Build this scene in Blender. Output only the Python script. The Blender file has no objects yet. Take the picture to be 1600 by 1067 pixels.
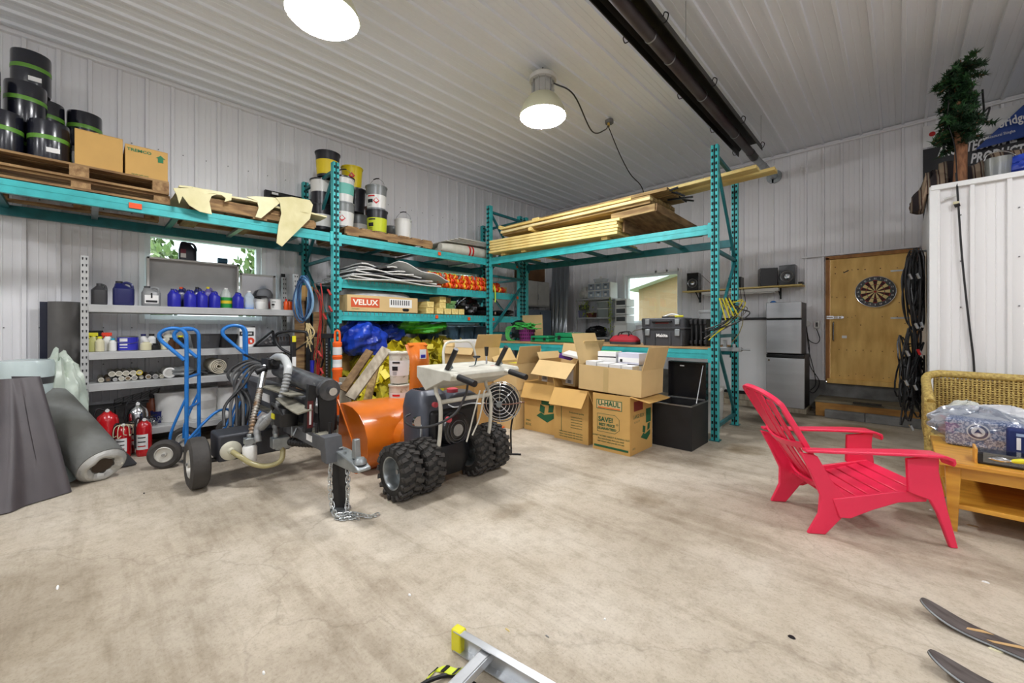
import bpy, bmesh, math, random
from mathutils import Vector, Matrix, Euler
PI = math.pi
random.seed(7)
C = bpy.context.scene.collection
# ---------------------------------------------------------------- camera, world, exposure
F = 635.0; HZ = 512.0; CAMH = 1.3; YAW = math.atan2(608, 635)
SN, CS = math.sin(YAW), math.cos(YAW)
cam_d = bpy.data.cameras.new('camera'); cam = bpy.data.objects.new('camera', cam_d); C.objects.link(cam)
cam_d.sensor_width = 36; cam_d.lens = F / 1600 * 36; cam_d.shift_y = -(533.5 - HZ) / 1600
cam.location = (0, 0, CAMH); cam.rotation_euler = (PI / 2, 0, YAW)
bpy.context.scene.camera = cam
wd = bpy.data.worlds.new('world'); bpy.context.scene.world = wd; wd.use_nodes = True
bgn = wd.node_tree.nodes['Background']; bgn.inputs[0].default_value = (0.86, 0.93, 1.0, 1); bgn.inputs[1].default_value = 1.6
vs = bpy.context.scene.view_settings
vs.view_transform = 'Standard'; vs.look = 'None'; vs.gamma = 1; vs.use_curve_mapping = False
vs.exposure = 1.6
LAMP = 34.0           # radiance of the high-bay lenses
LAMP_SPOTS = [(-2.91, 3.54), (-3.18, 1.24), (-3.1, -1.6), (1.6, 3.6), (1.4, 1.0), (1.4, -1.9), (4.6, 1.2), (-3.0, -4.2), (1.4, -4.4)]  # first two hang in view; the rest are unseen and fill the room

# ---------------------------------------------------------------- placing helpers (real positions on real planes)
def _ray(px, py):
    u = (px - 800) / F; v = (HZ - py) / F
    return Vector((u * CS - SN, u * SN + CS, v))
def onX(px, py, X): d = _ray(px, py); t = X / d.x; return Vector((X, d.y * t, CAMH + d.z * t))
def onY(px, py, Y): d = _ray(px, py); t = Y / d.y; return Vector((d.x * t, Y, CAMH + d.z * t))
def onZ(px, py, Z=0.0): d = _ray(px, py); t = (Z - CAMH) / d.z; return Vector((d.x * t, d.y * t, Z))
def onD(px, py, z): d = _ray(px, py); return Vector((d.x * z, d.y * z, CAMH + d.z * z))

# ---------------------------------------------------------------- materials
def lin(c): return tuple((x / 255 / 12.92) if x / 255 <= .04045 else ((x / 255 + .055) / 1.055) ** 2.4 for x in c)
MATS = {}
def mat(name, rgb, rough=.6, metal=0, var=0.0, scale=6, rgb2=None, bump=0.0, bscale=40, stretch=None, coat=0, emit=0, alpha=1, spec=.5, ramp=(.35, .65)):
    if name in MATS: return MATS[name]
    m = bpy.data.materials.new(name); m.use_nodes = True; nt = m.node_tree; b = nt.nodes['Principled BSDF']
    col = (*lin(rgb), 1)
    b.inputs['Base Color'].default_value = col; b.inputs['Roughness'].default_value = rough
    b.inputs['Metallic'].default_value = metal; b.inputs['Specular IOR Level'].default_value = spec
    if coat: b.inputs['Coat Weight'].default_value = coat; b.inputs['Coat Roughness'].default_value = .15
    if alpha < 1: b.inputs['Alpha'].default_value = alpha
    if emit: b.inputs['Emission Color'].default_value = col; b.inputs['Emission Strength'].default_value = emit
    tc = None
    if var or rgb2 or bump:
        tc = nt.nodes.new('ShaderNodeTexCoord'); mp = nt.nodes.new('ShaderNodeMapping')
        nt.links.new(tc.outputs['Object'], mp.inputs[0])
        if stretch: mp.inputs['Scale'].default_value = stretch
    if var or rgb2:
        n = nt.nodes.new('ShaderNodeTexNoise'); n.inputs['Scale'].default_value = scale; n.inputs['Detail'].default_value = 6
        nt.links.new(mp.outputs[0], n.inputs[0])
        cr = nt.nodes.new('ShaderNodeValToRGB'); e = cr.color_ramp.elements
        c2 = lin(rgb2) if rgb2 else tuple(x * (1 - var) for x in lin(rgb))
        e[0].color = (*c2, 1); e[1].color = col; e[0].position = ramp[0]; e[1].position = ramp[1]
        nt.links.new(n.outputs['Fac'], cr.inputs[0]); nt.links.new(cr.outputs[0], b.inputs['Base Color'])
    if bump:
        n2 = nt.nodes.new('ShaderNodeTexNoise'); n2.inputs['Scale'].default_value = bscale; n2.inputs['Detail'].default_value = 4
        nt.links.new(mp.outputs[0], n2.inputs[0])
        bp = nt.nodes.new('ShaderNodeBump'); bp.inputs['Strength'].default_value = bump; bp.inputs['Distance'].default_value = .01
        nt.links.new(n2.outputs['Fac'], bp.inputs['Height']); nt.links.new(bp.outputs[0], b.inputs['Normal'])
    MATS[name] = m; return m
def glass_mat(name, tint=(255, 255, 255), refl=.08, rough=.02):
    m = bpy.data.materials.new(name); m.use_nodes = True; nt = m.node_tree; nt.nodes.clear()
    o = nt.nodes.new('ShaderNodeOutputMaterial'); mx = nt.nodes.new('ShaderNodeMixShader')
    t = nt.nodes.new('ShaderNodeBsdfTransparent'); t.inputs[0].default_value = (*lin(tint), 1)
    g = nt.nodes.new('ShaderNodeBsdfGlossy'); g.inputs['Roughness'].default_value = rough
    mx.inputs[0].default_value = refl
    nt.links.new(t.outputs[0], mx.inputs[1]); nt.links.new(g.outputs[0], mx.inputs[2]); nt.links.new(mx.outputs[0], o.inputs[0])
    MATS[name] = m; return m

# ---------------------------------------------------------------- mesh builder
class MB:
    def __init__(s): s.v = []; s.f = []; s.mi = []; s.X = None
    def add(s, vs_, fs, m=0):
        o = len(s.v)
        s.v += [(s.X @ Vector(p)) if s.X else Vector(p) for p in vs_]
        s.f += [tuple(i + o for i in f) for f in fs]; s.mi += [m] * len(fs); return s
    def box(s, c, d, rot=None, m=0):
        R = Euler(rot).to_matrix() if rot is not None and not isinstance(rot, Matrix) else rot
        vs_ = []
        for x in (-.5, .5):
            for y in (-.5, .5):
                for z in (-.5, .5):
                    p = Vector((x * d[0], y * d[1], z * d[2]))
                    if R is not None: p = R @ p
                    vs_.append(p + Vector(c))
        return s.add(vs_, [(0, 1, 3, 2), (4, 6, 7, 5), (0, 4, 5, 1), (2, 3, 7, 6), (0, 2, 6, 4), (1, 5, 7, 3)], m)
    def bar(s, a, b, w, h, m=0, up=(0, 0, 1)):       # box beam from a to b
        a, b = Vector(a), Vector(b); d = b - a; L = d.length; d.normalize(); up = Vector(up)
        if abs(d.dot(up)) > .99: up = Vector((0, 1, 0))
        x = d.cross(up).normalized(); z = x.cross(d)
        R = Matrix((x, d, z)).transposed()
        return s.box((a + b) / 2, (w, L, h), R, m)
    def cyl(s, a, b, r, r2=None, n=14, m=0, caps=True):
        a, b = Vector(a), Vector(b); r2 = r if r2 is None else r2; d = (b - a).normalized()
        x = d.orthogonal().normalized(); y = d.cross(x)
        vs_ = []
        for k in range(n):
            t = 2 * PI * k / n; e = x * math.cos(t) + y * math.sin(t); vs_ += [a + e * r, b + e * r2]
        fs = [(2 * k, 2 * ((k + 1) % n), 2 * ((k + 1) % n) + 1, 2 * k + 1) for k in range(n)]
        if caps: fs += [tuple(2 * k for k in reversed(range(n))), tuple(2 * k + 1 for k in range(n))]
        return s.add(vs_, fs, m)
    def tube(s, pts, r, n=8, m=0, closed=False, radii=None):
        pts = [Vector(p) for p in pts]; N = len(pts)
        T = []
        for i in range(N):
            a = pts[(i - 1) % N] if closed or i > 0 else pts[i]; b = pts[(i + 1) % N] if closed or i < N - 1 else pts[i]
            t = (b - a); T.append(t.normalized() if t.length > 1e-9 else Vector((0, 0, 1)))
        x = T[0].orthogonal().normalized(); vs_ = []
        for i in range(N):
            x = (x - T[i] * x.dot(T[i]))
            x = x.normalized() if x.length > 1e-6 else T[i].orthogonal().normalized()
            y = T[i].cross(x); rr = radii[i] if radii else r
            for k in range(n):
                t = 2 * PI * k / n; vs_.append(pts[i] + (x * math.cos(t) + y * math.sin(t)) * rr)
        fs = []
        for i in range(N if closed else N - 1):
            j = (i + 1) % N
            for k in range(n): fs.append((i * n + k, i * n + (k + 1) % n, j * n + (k + 1) % n, j * n + k))
        if not closed: fs += [tuple(reversed(range(n))), tuple((N - 1) * n + k for k in range(n))]
        return s.add(vs_, fs, m)
    def lathe(s, prof, o=(0, 0, 0), ax=(0, 0, 1), n=24, m=0, mf=None, caps=True):
        o = Vector(o); ax = Vector(ax).normalized()
        x = Vector((1, 0, 0)) if abs(ax.z) > .99 else ax.orthogonal().normalized(); y = ax.cross(x)
        vs_ = []
        for (r, z) in prof:
            for k in range(n):
                t = 2 * PI * k / n; vs_.append(o + ax * z + (x * math.cos(t) + y * math.sin(t)) * max(r, 1e-4))
        off = len(s.v)
        for i in range(len(prof) - 1):
            mm = mf[i] if mf else m
            fs = [(i * n + k, i * n + (k + 1) % n, (i + 1) * n + (k + 1) % n, (i + 1) * n + k) for k in range(n)]
            s.f += [tuple(q + off for q in f) for f in fs]; s.mi += [mm] * n
        s.v += [(s.X @ p) if s.X else p for p in vs_]
        if caps:
            P = len(prof) - 1
            s.f += [tuple(off + k for k in reversed(range(n))), tuple(off + P * n + k for k in range(n))]
            s.mi += [mf[0] if mf else m, mf[-1] if mf else m]
        return s
    def prism(s, poly, fn, m=0, cap=True):            # poly: 2D points; fn(a,b,t) -> 3D, t in 0,1
        n = len(poly); vs_ = [fn(a, b, 0) for a, b in poly] + [fn(a, b, 1) for a, b in poly]
        fs = [(k, (k + 1) % n, (k + 1) % n + n, k + n) for k in range(n)]
        if cap: fs += [tuple(reversed(range(n))), tuple(range(n, 2 * n))]
        return s.add(vs_, fs, m)
    def grid(s, fn, nu, nv, m=0, thick=0, mf=None):
        vs_ = [Vector(fn(i / nu, j / nv)) for i in range(nu + 1) for j in range(nv + 1)]
        q = lambda i, j: i * (nv + 1) + j
        fs = [(q(i, j), q(i + 1, j), q(i + 1, j + 1), q(i, j + 1)) for i in range(nu) for j in range(nv)]
        if thick:
            nn = len(vs_)
            nrm = [Vector((0, 0, 0)) for _ in vs_]
            for f in fs:
                d = (vs_[f[2]] - vs_[f[0]]).cross(vs_[f[3]] - vs_[f[1]])
                for i in f: nrm[i] += d
            vs_ += [v - (nrm[i].normalized() if nrm[i].length > 0 else Vector((0, 0, 1))) * thick for i, v in enumerate(vs_)]
            fs2 = [tuple(reversed([i + nn for i in f])) for f in fs]
            rim = []
            for i in range(nu):
                rim += [(q(i + 1, 0), q(i, 0), q(i, 0) + nn, q(i + 1, 0) + nn), (q(i, nv), q(i + 1, nv), q(i + 1, nv) + nn, q(i, nv) + nn)]
            for j in range(nv):
                rim += [(q(0, j), q(0, j + 1), q(0, j + 1) + nn, q(0, j) + nn), (q(nu, j + 1), q(nu, j), q(nu, j) + nn, q(nu, j + 1) + nn)]
            fs = fs + fs2 + rim
        return s.add(vs_, fs, m)
    def loft(s, secs, n=16, m=0, caps=True):          # secs: (cx, cy, z, rx, ry, squareness)
        vs_ = []
        for (cx, cy, z, rx, ry, q) in secs:
            for k in range(n):
                t = 2 * PI * k / n + PI / n; c, s2 = math.cos(t), math.sin(t); e = 2 / q
                vs_.append((cx + rx * math.copysign(abs(c) ** e, c), cy + ry * math.copysign(abs(s2) ** e, s2), z))
        fs = [(i * n + k, i * n + (k + 1) % n, (i + 1) * n + (k + 1) % n, (i + 1) * n + k) for i in range(len(secs) - 1) for k in range(n)]
        if caps: fs += [tuple(reversed(range(n))), tuple((len(secs) - 1) * n + k for k in range(n))]
        return s.add(vs_, fs, m)
    def build(s, name, mats, parent=None, world=False, smooth=35, bevel=0, seg=2, rnd=False):
        if not isinstance(mats, (list, tuple)): mats = [mats]
        vs_ = s.v; loc = None
        if parent is not None and world:
            W = parent_matrix(parent).inverted(); vs_ = [W @ p for p in vs_]
        elif parent is None:
            xs = [p.x for p in vs_]; ys = [p.y for p in vs_]; zs = [p.z for p in vs_]
            loc = Vector(((min(xs) + max(xs)) / 2, (min(ys) + max(ys)) / 2, min(zs))); vs_ = [p - loc for p in vs_]
        me = bpy.data.meshes.new(name); me.from_pydata([tuple(p) for p in vs_], [], s.f)
        for mm in mats: me.materials.append(mm)
        me.polygons.foreach_set('material_index', s.mi)
        bm = bmesh.new(); bm.from_mesh(me); bmesh.ops.recalc_face_normals(bm, faces=bm.faces); bm.to_mesh(me); bm.free()
        if smooth:
            me.polygons.foreach_set('use_smooth', [True] * len(me.polygons)); me.set_sharp_from_angle(angle=math.radians(smooth))
        o = bpy.data.objects.new(name, me); C.objects.link(o)
        if parent is not None: o.parent = parent
        else: o.location = loc
        if bevel:
            b = o.modifiers.new('bevel', 'BEVEL'); b.width = bevel; b.segments = seg; b.limit_method = 'ANGLE'; b.angle_limit = math.radians(40)
        return o
def parent_matrix(o):
    M = Matrix.Translation(o.location) @ o.rotation_euler.to_matrix().to_4x4()
    return parent_matrix(o.parent) @ M if o.parent else M
def tag(o, label, cat, group=None, kind=None):
    o['label'] = label; o['category'] = cat
    if group: o['group'] = group
    if kind: o['kind'] = kind
    return o
def thing(name, label, cat, loc=(0, 0, 0), rz=0, group=None, rot=None):
    o = bpy.data.objects.new(name, None); C.objects.link(o); o.empty_display_size = .1
    o.location = loc; o.rotation_euler = rot if rot is not None else (0, 0, rz)
    return tag(o, label, cat, group)
def struct(o): o['kind'] = 'structure'; return o
def dup(root, loc, rz=0, label=None, rot=None, scale=None):
    def cp(o, par):
        c = o.copy(); C.objects.link(c); c.parent = par
        for ch in list(o.children): cp(ch, c)
        return c
    r = cp(root, None); r.location = loc; r.rotation_euler = rot if rot is not None else (0, 0, rz)
    if scale is not None: r.scale = (scale,) * 3 if not isinstance(scale, tuple) else scale
    if label: r['label'] = label
    return r
def lettering(s, size, m, parent, loc, rot=(PI / 2, 0, 0), name='lettering', align='CENTER', depth=.0006, sx=1, shear=0, bold=0, world=False):
    cu = bpy.data.curves.new('t', 'FONT'); cu.body = s; cu.size = size; cu.align_x = align; cu.align_y = 'CENTER'
    cu.extrude = depth; cu.offset = bold; cu.resolution_u = 2; cu.shear = shear
    t = bpy.data.objects.new('t', cu); C.objects.link(t)
    me = bpy.data.meshes.new_from_object(t.evaluated_get(bpy.context.evaluated_depsgraph_get())); bpy.data.objects.remove(t)
    me.materials.clear(); me.materials.append(m); me.name = name
    o = bpy.data.objects.new(name, me); C.objects.link(o)
    if sx != 1:
        for v in me.vertices: v.co.x *= sx
    M = Matrix.Translation(loc) @ (rot.to_4x4() if isinstance(rot, Matrix) else Euler(rot).to_matrix().to_4x4())
    if parent is not None:
        o.parent = parent
        if world: M = parent_matrix(parent).inverted() @ M
    o.location = M.to_translation(); o.rotation_euler = M.to_euler()
    return o
def curve(pts, n=8, closed=False):                    # Catmull-Rom through points
    P = [Vector(p) for p in pts]; N = len(P); out = []
    for i in range(N if closed else N - 1):
        p0 = P[(i - 1) % N] if closed or i > 0 else P[0] * 2 - P[1]; p1 = P[i]; p2 = P[(i + 1) % N]
        p3 = P[(i + 2) % N] if closed or i < N - 2 else P[-1] * 2 - P[-2]
        for k in range(n):
            t = k / n
            out.append(.5 * ((2 * p1) + (p2 - p0) * t + (2 * p0 - 5 * p1 + 4 * p2 - p3) * t * t + (3 * p1 - p0 - 3 * p2 + p3) * t ** 3))
    if not closed: out.append(P[-1])
    return out
def rnd(a, b): return random.uniform(a, b)

# ---------------------------------------------------------------- shared materials
white_steel = mat('white_steel', (234, 234, 237), .38, 0, bump=.05, bscale=3)
ceil_steel = mat('ceiling_steel', (236, 240, 246), .36, 0, bump=.05, bscale=3)
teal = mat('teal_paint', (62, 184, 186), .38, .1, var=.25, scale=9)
teal_dark = mat('teal_paint_dark', (28, 112, 118), .45, .1, var=.3, scale=9)  # darker teal on rear beams, braces, cross bars and foot plates
grey_paint = mat('grey_shelf_paint', (186, 187, 186), .42, .1, var=.12, scale=6)
black = mat('black_plastic', (22, 22, 24), .45, 0)
blackm = mat('black_metal', (26, 27, 30), .4, .3, var=.3, scale=8)
rubber = mat('rubber', (48, 47, 45), .8, 0, var=.4, scale=30, bump=.2)
slot = mat('slot_dark', (12, 14, 15), .9)
white_pl = mat('white_plastic', (228, 228, 224), .4)
offwhite = mat('offwhite_metal', (208, 207, 202), .45, .1, var=.12, scale=7)
steel = mat('bare_steel', (170, 172, 174), .3, .9, var=.2, scale=12)
chrome = mat('chrome', (205, 207, 210), .14, 1)
galv = mat('galvanised', (170, 176, 178), .38, .8, var=.25, scale=14)
wood = mat('old_wood', (164, 132, 88), .75, 0, rgb2=(112, 82, 52), scale=5, stretch=(1, 1, 6), bump=.25, bscale=30)
woodx = mat('pallet_wood', (172, 140, 96), .8, 0, rgb2=(118, 86, 54), scale=4, stretch=(1, 5, 5), bump=.25, bscale=30)
woody = mat('pallet_wood_long', (168, 136, 92), .8, 0, rgb2=(112, 82, 52), scale=4, stretch=(5, 1, 5), bump=.25, bscale=30)
lumber = mat('fresh_lumber', (240, 220, 148), .65, 0, rgb2=(216, 184, 104), scale=4, stretch=(.6, 7, 7), bump=.12, bscale=30)
lumber_end = mat('lumber_end', (238, 216, 150), .7, 0, var=.2, scale=30)
card = mat('cardboard', (208, 166, 96), .8, 0, var=.12, scale=3)
card2 = mat('cardboard_pale', (214, 184, 130), .8, 0, var=.12, scale=3)
card3 = mat('cardboard_dark', (178, 140, 84), .85, 0, var=.15, scale=3)
tape = mat('packing_tape', (196, 170, 118), .3, 0)
label_white = mat('white_label', (232, 232, 230), .6)
ink_black = mat('black_ink', (24, 24, 26), .6)
ink_green = mat('green_ink', (30, 92, 58), .7)
red = mat('red_paint', (190, 24, 30), .35, 0)
orange = mat('orange_paint', (216, 112, 22), .32, 0, var=.12, scale=4, coat=.4)
clip_o = mat('orange_clip', (232, 84, 24), .5)
blue_pl = mat('blue_plastic', (44, 46, 168), .35)
blue_paint = mat('blue_paint', (36, 122, 204), .35, .1, var=.18, scale=9)
# ---------------------------------------------------------------- room shell
XL, YB, ZC = -6.33, 8.1, 4.23
XR, YF = 6.2, -6.0
ZF = .47    # top of the concrete foundation
def floor_mat():
    m = bpy.data.materials.new('concrete_floor'); m.use_nodes = True; nt = m.node_tree; b = nt.nodes['Principled BSDF']; L = nt.links.new
    tc = nt.nodes.new('ShaderNodeTexCoord')
    def noise(scale, detail=8, rough=.6, vec=None, dist=0):
        n = nt.nodes.new('ShaderNodeTexNoise'); n.inputs['Scale'].default_value = scale; n.inputs['Detail'].default_value = detail
        n.inputs['Roughness'].default_value = rough; n.inputs['Distortion'].default_value = dist; L(vec or tc.outputs['Object'], n.inputs[0]); return n.outputs['Fac']
    def ramp(f, stops):
        r = nt.nodes.new('ShaderNodeValToRGB'); e = r.color_ramp.elements
        while len(e) < len(stops): e.new(.5)
        for i, (p, c) in enumerate(stops): e[i].position = p; e[i].color = (*lin(c), 1)
        L(f, r.inputs[0]); return r.outputs[0]
    def mix(a, b_, fac, mode='MULTIPLY'):
        x = nt.nodes.new('ShaderNodeMix'); x.data_type = 'RGBA'; x.blend_type = mode
        if isinstance(fac, float): x.inputs[0].default_value = fac
        else: L(fac, x.inputs[0])
        L(a, x.inputs[6]); L(b_, x.inputs[7]); return x.outputs[2]
    base = ramp(noise(.9, 8, .65), [(.3, (170, 158, 140)), (.48, (190, 179, 161)), (.7, (208, 199, 184))])
    fine = ramp(noise(11, 6, .75), [(.3, (222, 219, 214)), (.55, (255, 255, 255))])
    c = mix(base, fine, .8)
    grit = ramp(noise(70, 4, .8), [(.28, (206, 202, 198)), (.5, (255, 255, 255))])
    c = mix(c, grit, .7)
    st = ramp(noise(.55, 5, .55, dist=.6), [(.34, (190, 184, 172)), (.5, (255, 255, 255))])
    c = mix(c, st, .6)
    # brushed / tyre streaks
    mp = nt.nodes.new('ShaderNodeMapping'); mp.inputs['Scale'].default_value = (.5, 4, 1); mp.inputs['Rotation'].default_value = (0, 0, .35); L(tc.outputs['Object'], mp.inputs[0])
    sk = ramp(noise(1.6, 6, .7, mp.outputs[0]), [(.38, (176, 166, 150)), (.5, (255, 255, 255))])
    c = mix(c, sk, .3)
    # hair cracks
    v = nt.nodes.new('ShaderNodeTexVoronoi'); v.feature = 'DISTANCE_TO_EDGE'; v.inputs['Scale'].default_value = .42
    nz = nt.nodes.new('ShaderNodeTexNoise'); nz.inputs['Scale'].default_value = 3; nz.inputs['Detail'].default_value = 8; L(tc.outputs['Object'], nz.inputs[0])
    va = nt.nodes.new('ShaderNodeVectorMath'); va.operation = 'MULTIPLY_ADD'; L(nz.outputs['Color'], va.inputs[0]); va.inputs[1].default_value = (.45, .45, .45); L(tc.outputs['Object'], va.inputs[2])
    L(va.outputs[0], v.inputs['Vector'])
    ck = ramp(v.outputs['Distance'], [(.0, (120, 108, 92)), (.004, (255, 255, 255))])
    c = mix(c, ck, .2)
    # damp stains near the racks, plain darker patches elsewhere, at fixed spots on the slab
    for (x, y, r, col) in SLAB_PATCHES:
        vm = nt.nodes.new('ShaderNodeVectorMath'); vm.operation = 'DISTANCE'; L(va.outputs[0], vm.inputs[0]); vm.inputs[1].default_value = (x + .22, y + .22, .22)
        s = ramp(vm.outputs['Value'], [(r * .55, col), (min(.999, r), (255, 255, 255))]); c = mix(c, s, .9)
    L(c, b.inputs['Base Color']); 
    rr = nt.nodes.new('ShaderNodeMapRange'); L(noise(2.5), rr.inputs[0]); rr.inputs[3].default_value = .5; rr.inputs[4].default_value = .85; L(rr.outputs[0], b.inputs['Roughness'])
    bp = nt.nodes.new('ShaderNodeBump'); bp.inputs['Strength'].default_value = .12; bp.inputs['Distance'].default_value = .01; L(noise(35, 5, .8), bp.inputs['Height']); L(bp.outputs[0], b.inputs['Normal'])
    b.inputs['Specular IOR Level'].default_value = .3
    return m
SLAB_PATCHES = []
for (px, py, r, col) in [(1180, 680, .5, (120, 112, 96)), (1165, 655, .45, (110, 104, 90)), (1210, 700, .4, (170, 158, 130)), (430, 760, .5, (190, 180, 164)), (1120, 745, .35, (165, 152, 128)), (590, 905, .3, (206, 198, 186)), (1240, 668, .4, (130, 126, 112)), (880, 870, .3, (206, 198, 186)), (1340, 700, .5, (190, 186, 160))]:
    p = onZ(px, py); SLAB_PATCHES.append((p.x, p.y, r, col))
fl = MB().box(((XL + XR) / 2, (YB + YF) / 2, -.1), (XR - XL + .4, YB - YF + .4, .2)); fl = struct(fl.build('floor', floor_mat(), smooth=0))

RIB = [(0, 0), (.006, .028), (.034, .028), (.040, 0), (.105, 0), (.108, .003), (.112, .003), (.115, 0), (.165, 0), (.168, .003), (.172, .003), (.175, 0)]
PITCH = .2286
def rib_profile(u0, u1):
    pts = []; k = math.floor(u0 / PITCH) - 1
    allp = []
    while k * PITCH < u1 + PITCH:
        allp += [(k * PITCH + a, h) for a, h in RIB]; k += 1
    def hh(u):
        for (a, ha), (b, hb) in zip(allp, allp[1:]):
            if a <= u <= b: return ha + (hb - ha) * (u - a) / max(1e-9, b - a)
        return 0
    return [(u0, hh(u0))] + [(a, h) for a, h in allp if u0 + 1e-4 < a < u1 - 1e-4] + [(u1, hh(u1))]
def siding(parent, fn, u0, u1, z0, z1, name='siding_panel', m=None, seam=0):
    # fn(u, h, z) -> world point
    mb = MB(); pr = rib_profile(u0, u1)
    vs_ = [fn(u, h + seam, z0) for u, h in pr] + [fn(u, h + seam, z1) for u, h in pr]; n = len(pr)
    mb.add(vs_, [(i, i + 1, n + i + 1, n + i) for i in range(n - 1)])
    return mb.build(name, m or white_steel, parent, world=True, smooth=20)
def wall(name, fn, ua, ub, z0, z1, holes, thick_box, m=None):
    """base slab + siding sheets of 0.914 m, cut round the openings (holes: u0,u1,z0,z1)"""
    base = struct(thick_box.build(name, m or white_steel, smooth=0))
    cuts = sorted(set([ua, ub] + [h[0] for h in holes] + [h[1] for h in holes]))
    W = PITCH * 4; k = math.floor(ua / W)
    edges = []
    while k * W < ub:
        if k * W > ua: edges.append(k * W)
        k += 1
    al = sorted(set(cuts + edges)); al = [al[0]] + [b for a, b in zip(al, al[1:]) if b - a > 1e-4]
    for a, b in zip(al, al[1:]):
        mid = (a + b) / 2; hs = [h for h in holes if h[0] < mid < h[1]]
        segs = [(z0, z1)]
        for h in hs:
            new = []
            for s0, s1 in segs:
                if h[2] > s0: new.append((s0, min(s1, h[2])))
                if h[3] < s1: new.append((max(s0, h[3]), s1))
            segs = new
        for s0, s1 in segs: siding(base, fn, a, b, s0, s1, m=m, seam=.0015 * (int(round(a / W)) % 2))
    return base
T = .12
def slab_with_holes(axis, c0, c1, ua, ub, z0, z1, holes):
    """solid wall slab between c0,c1 on its normal axis, with rectangular holes"""
    mb = MB(); us = sorted(set([ua, ub] + [x for h in holes for x in h[:2]]))
    for a, b in zip(us, us[1:]):
        mid = (a + b) / 2; segs = [(z0, z1)]
        for h in [h for h in holes if h[0] < mid < h[1]]:
            new = []
            for s0, s1 in segs:
                if h[2] > s0: new.append((s0, min(s1, h[2])))
                if h[3] < s1: new.append((max(s0, h[3]), s1))
            segs = new
        for s0, s1 in segs:
            c = ((c0 + c1) / 2, (a + b) / 2, (s0 + s1) / 2) if axis == 'x' else ((a + b) / 2, (c0 + c1) / 2, (s0 + s1) / 2)
            d = (abs(c1 - c0), b - a, s1 - s0) if axis == 'x' else (b - a, abs(c1 - c0), s1 - s0)
            mb.box(c, d)
    return mb
WZ0, WZ1 = 1.40, 2.42
wl_holes = [(.46, 1.64, WZ0, WZ1), (4.35, 5.52, WZ0, WZ1)]
wb_holes = [(-4.33, -3.17, WZ0, WZ1), (-.86, .18, .44, 2.41)]
wl = wall('wall_left', lambda u, h, z: (XL + .002 + h, u, z), YF, YB, ZF, ZC, wl_holes, slab_with_holes('x', XL - T, XL, YF, YB, 0, ZC, wl_holes))
wb = wall('wall_back', lambda u, h, z: (u, YB - .002 - h, z), XL, XR, ZF, ZC, wb_holes, slab_with_holes('y', YB, YB + T, XL - T, XR + T, 0, ZC, wb_holes))
wr = wall('wall_right', lambda u, h, z: (XR - .002 - h, u, z), YF, YB, ZF, ZC, [], MB().box((XR + T / 2, (YF + YB) / 2, ZC / 2), (T, YB - YF, ZC)))
wf = wall('wall_front', lambda u, h, z: (u, YF + .002 + h, z), XL, XR, ZF, ZC, [], MB().box(((XL + XR) / 2, YF - T / 2, ZC / 2), (XR - XL + 2 * T, T, ZC)))
# ceiling sheets in rows with a lap at Y = 3.12
ce = struct(MB().box(((XL + XR) / 2, (YF + YB) / 2, ZC + .06), (XR - XL + 2 * T, YB - YF + 2 * T, .12)).build('ceiling', ceil_steel, smooth=0))
rows = [(YF, -1.6), (-1.6, 3.12), (3.12, YB)]
for ri, (y0, y1) in enumerate(rows):
    u = XL
    while u < XR - .01:
        u1 = min(XR, (math.floor(u / (PITCH * 4) + 1e-6) + 1) * PITCH * 4)
        pr = rib_profile(u, u1); n = len(pr); e = .0025 * (ri % 2)
        mb = MB().add([(a, y0 - (.02 if ri else 0), ZC - .002 - h - e) for a, h in pr] + [(a, y1, ZC - .002 - h - e) for a, h in pr], [(i, i + 1, n + i + 1, n + i) for i in range(n - 1)])
        mb.build('ceiling_panel', ceil_steel, ce, world=True, smooth=20); u = u1
# screws on the sheets (too small to pick apart)
def screws(parent, pts, nrm):
    mb = MB()
    for p in pts: p = Vector(p); mb.cyl(p, p + Vector(nrm) * .006, .0065, n=6)
    o = mb.build('screw_heads', mat('screw', (120, 120, 120), .5, .3), parent, world=True); o['kind'] = 'stuff'
screws(wl, [(XL + .003, .12 + PITCH * k + .0, z) for k in range(-6, 34) for z in (.9, 1.3, 2.6, 3.4) if not (WZ0 - .1 < z < WZ1 + .1 and (.4 < .12 + PITCH * k < 1.7 or 4.3 < .12 + PITCH * k < 5.6))], (1, 0, 0))
screws(wb, [(-6.2 + PITCH * k + .05, YB - .003, z) for k in range(0, 40) for z in (.9, 1.3, 2.6, 3.2, 3.9) if not (.4 < z < 2.5 and (-4.4 < -6.2 + PITCH * k < -3.1 or -.95 < -6.2 + PITCH * k < .25))], (0, -1, 0))
screws(ce, [(x, y, ZC - .003) for x in [XL + .17 + PITCH * 2 * k for k in range(26)] for y in [-1, 0, 1.2, 2.4, 3.1, 3.6, 4.8, 6.0, 7.2]], (0, 0, -1))
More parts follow.
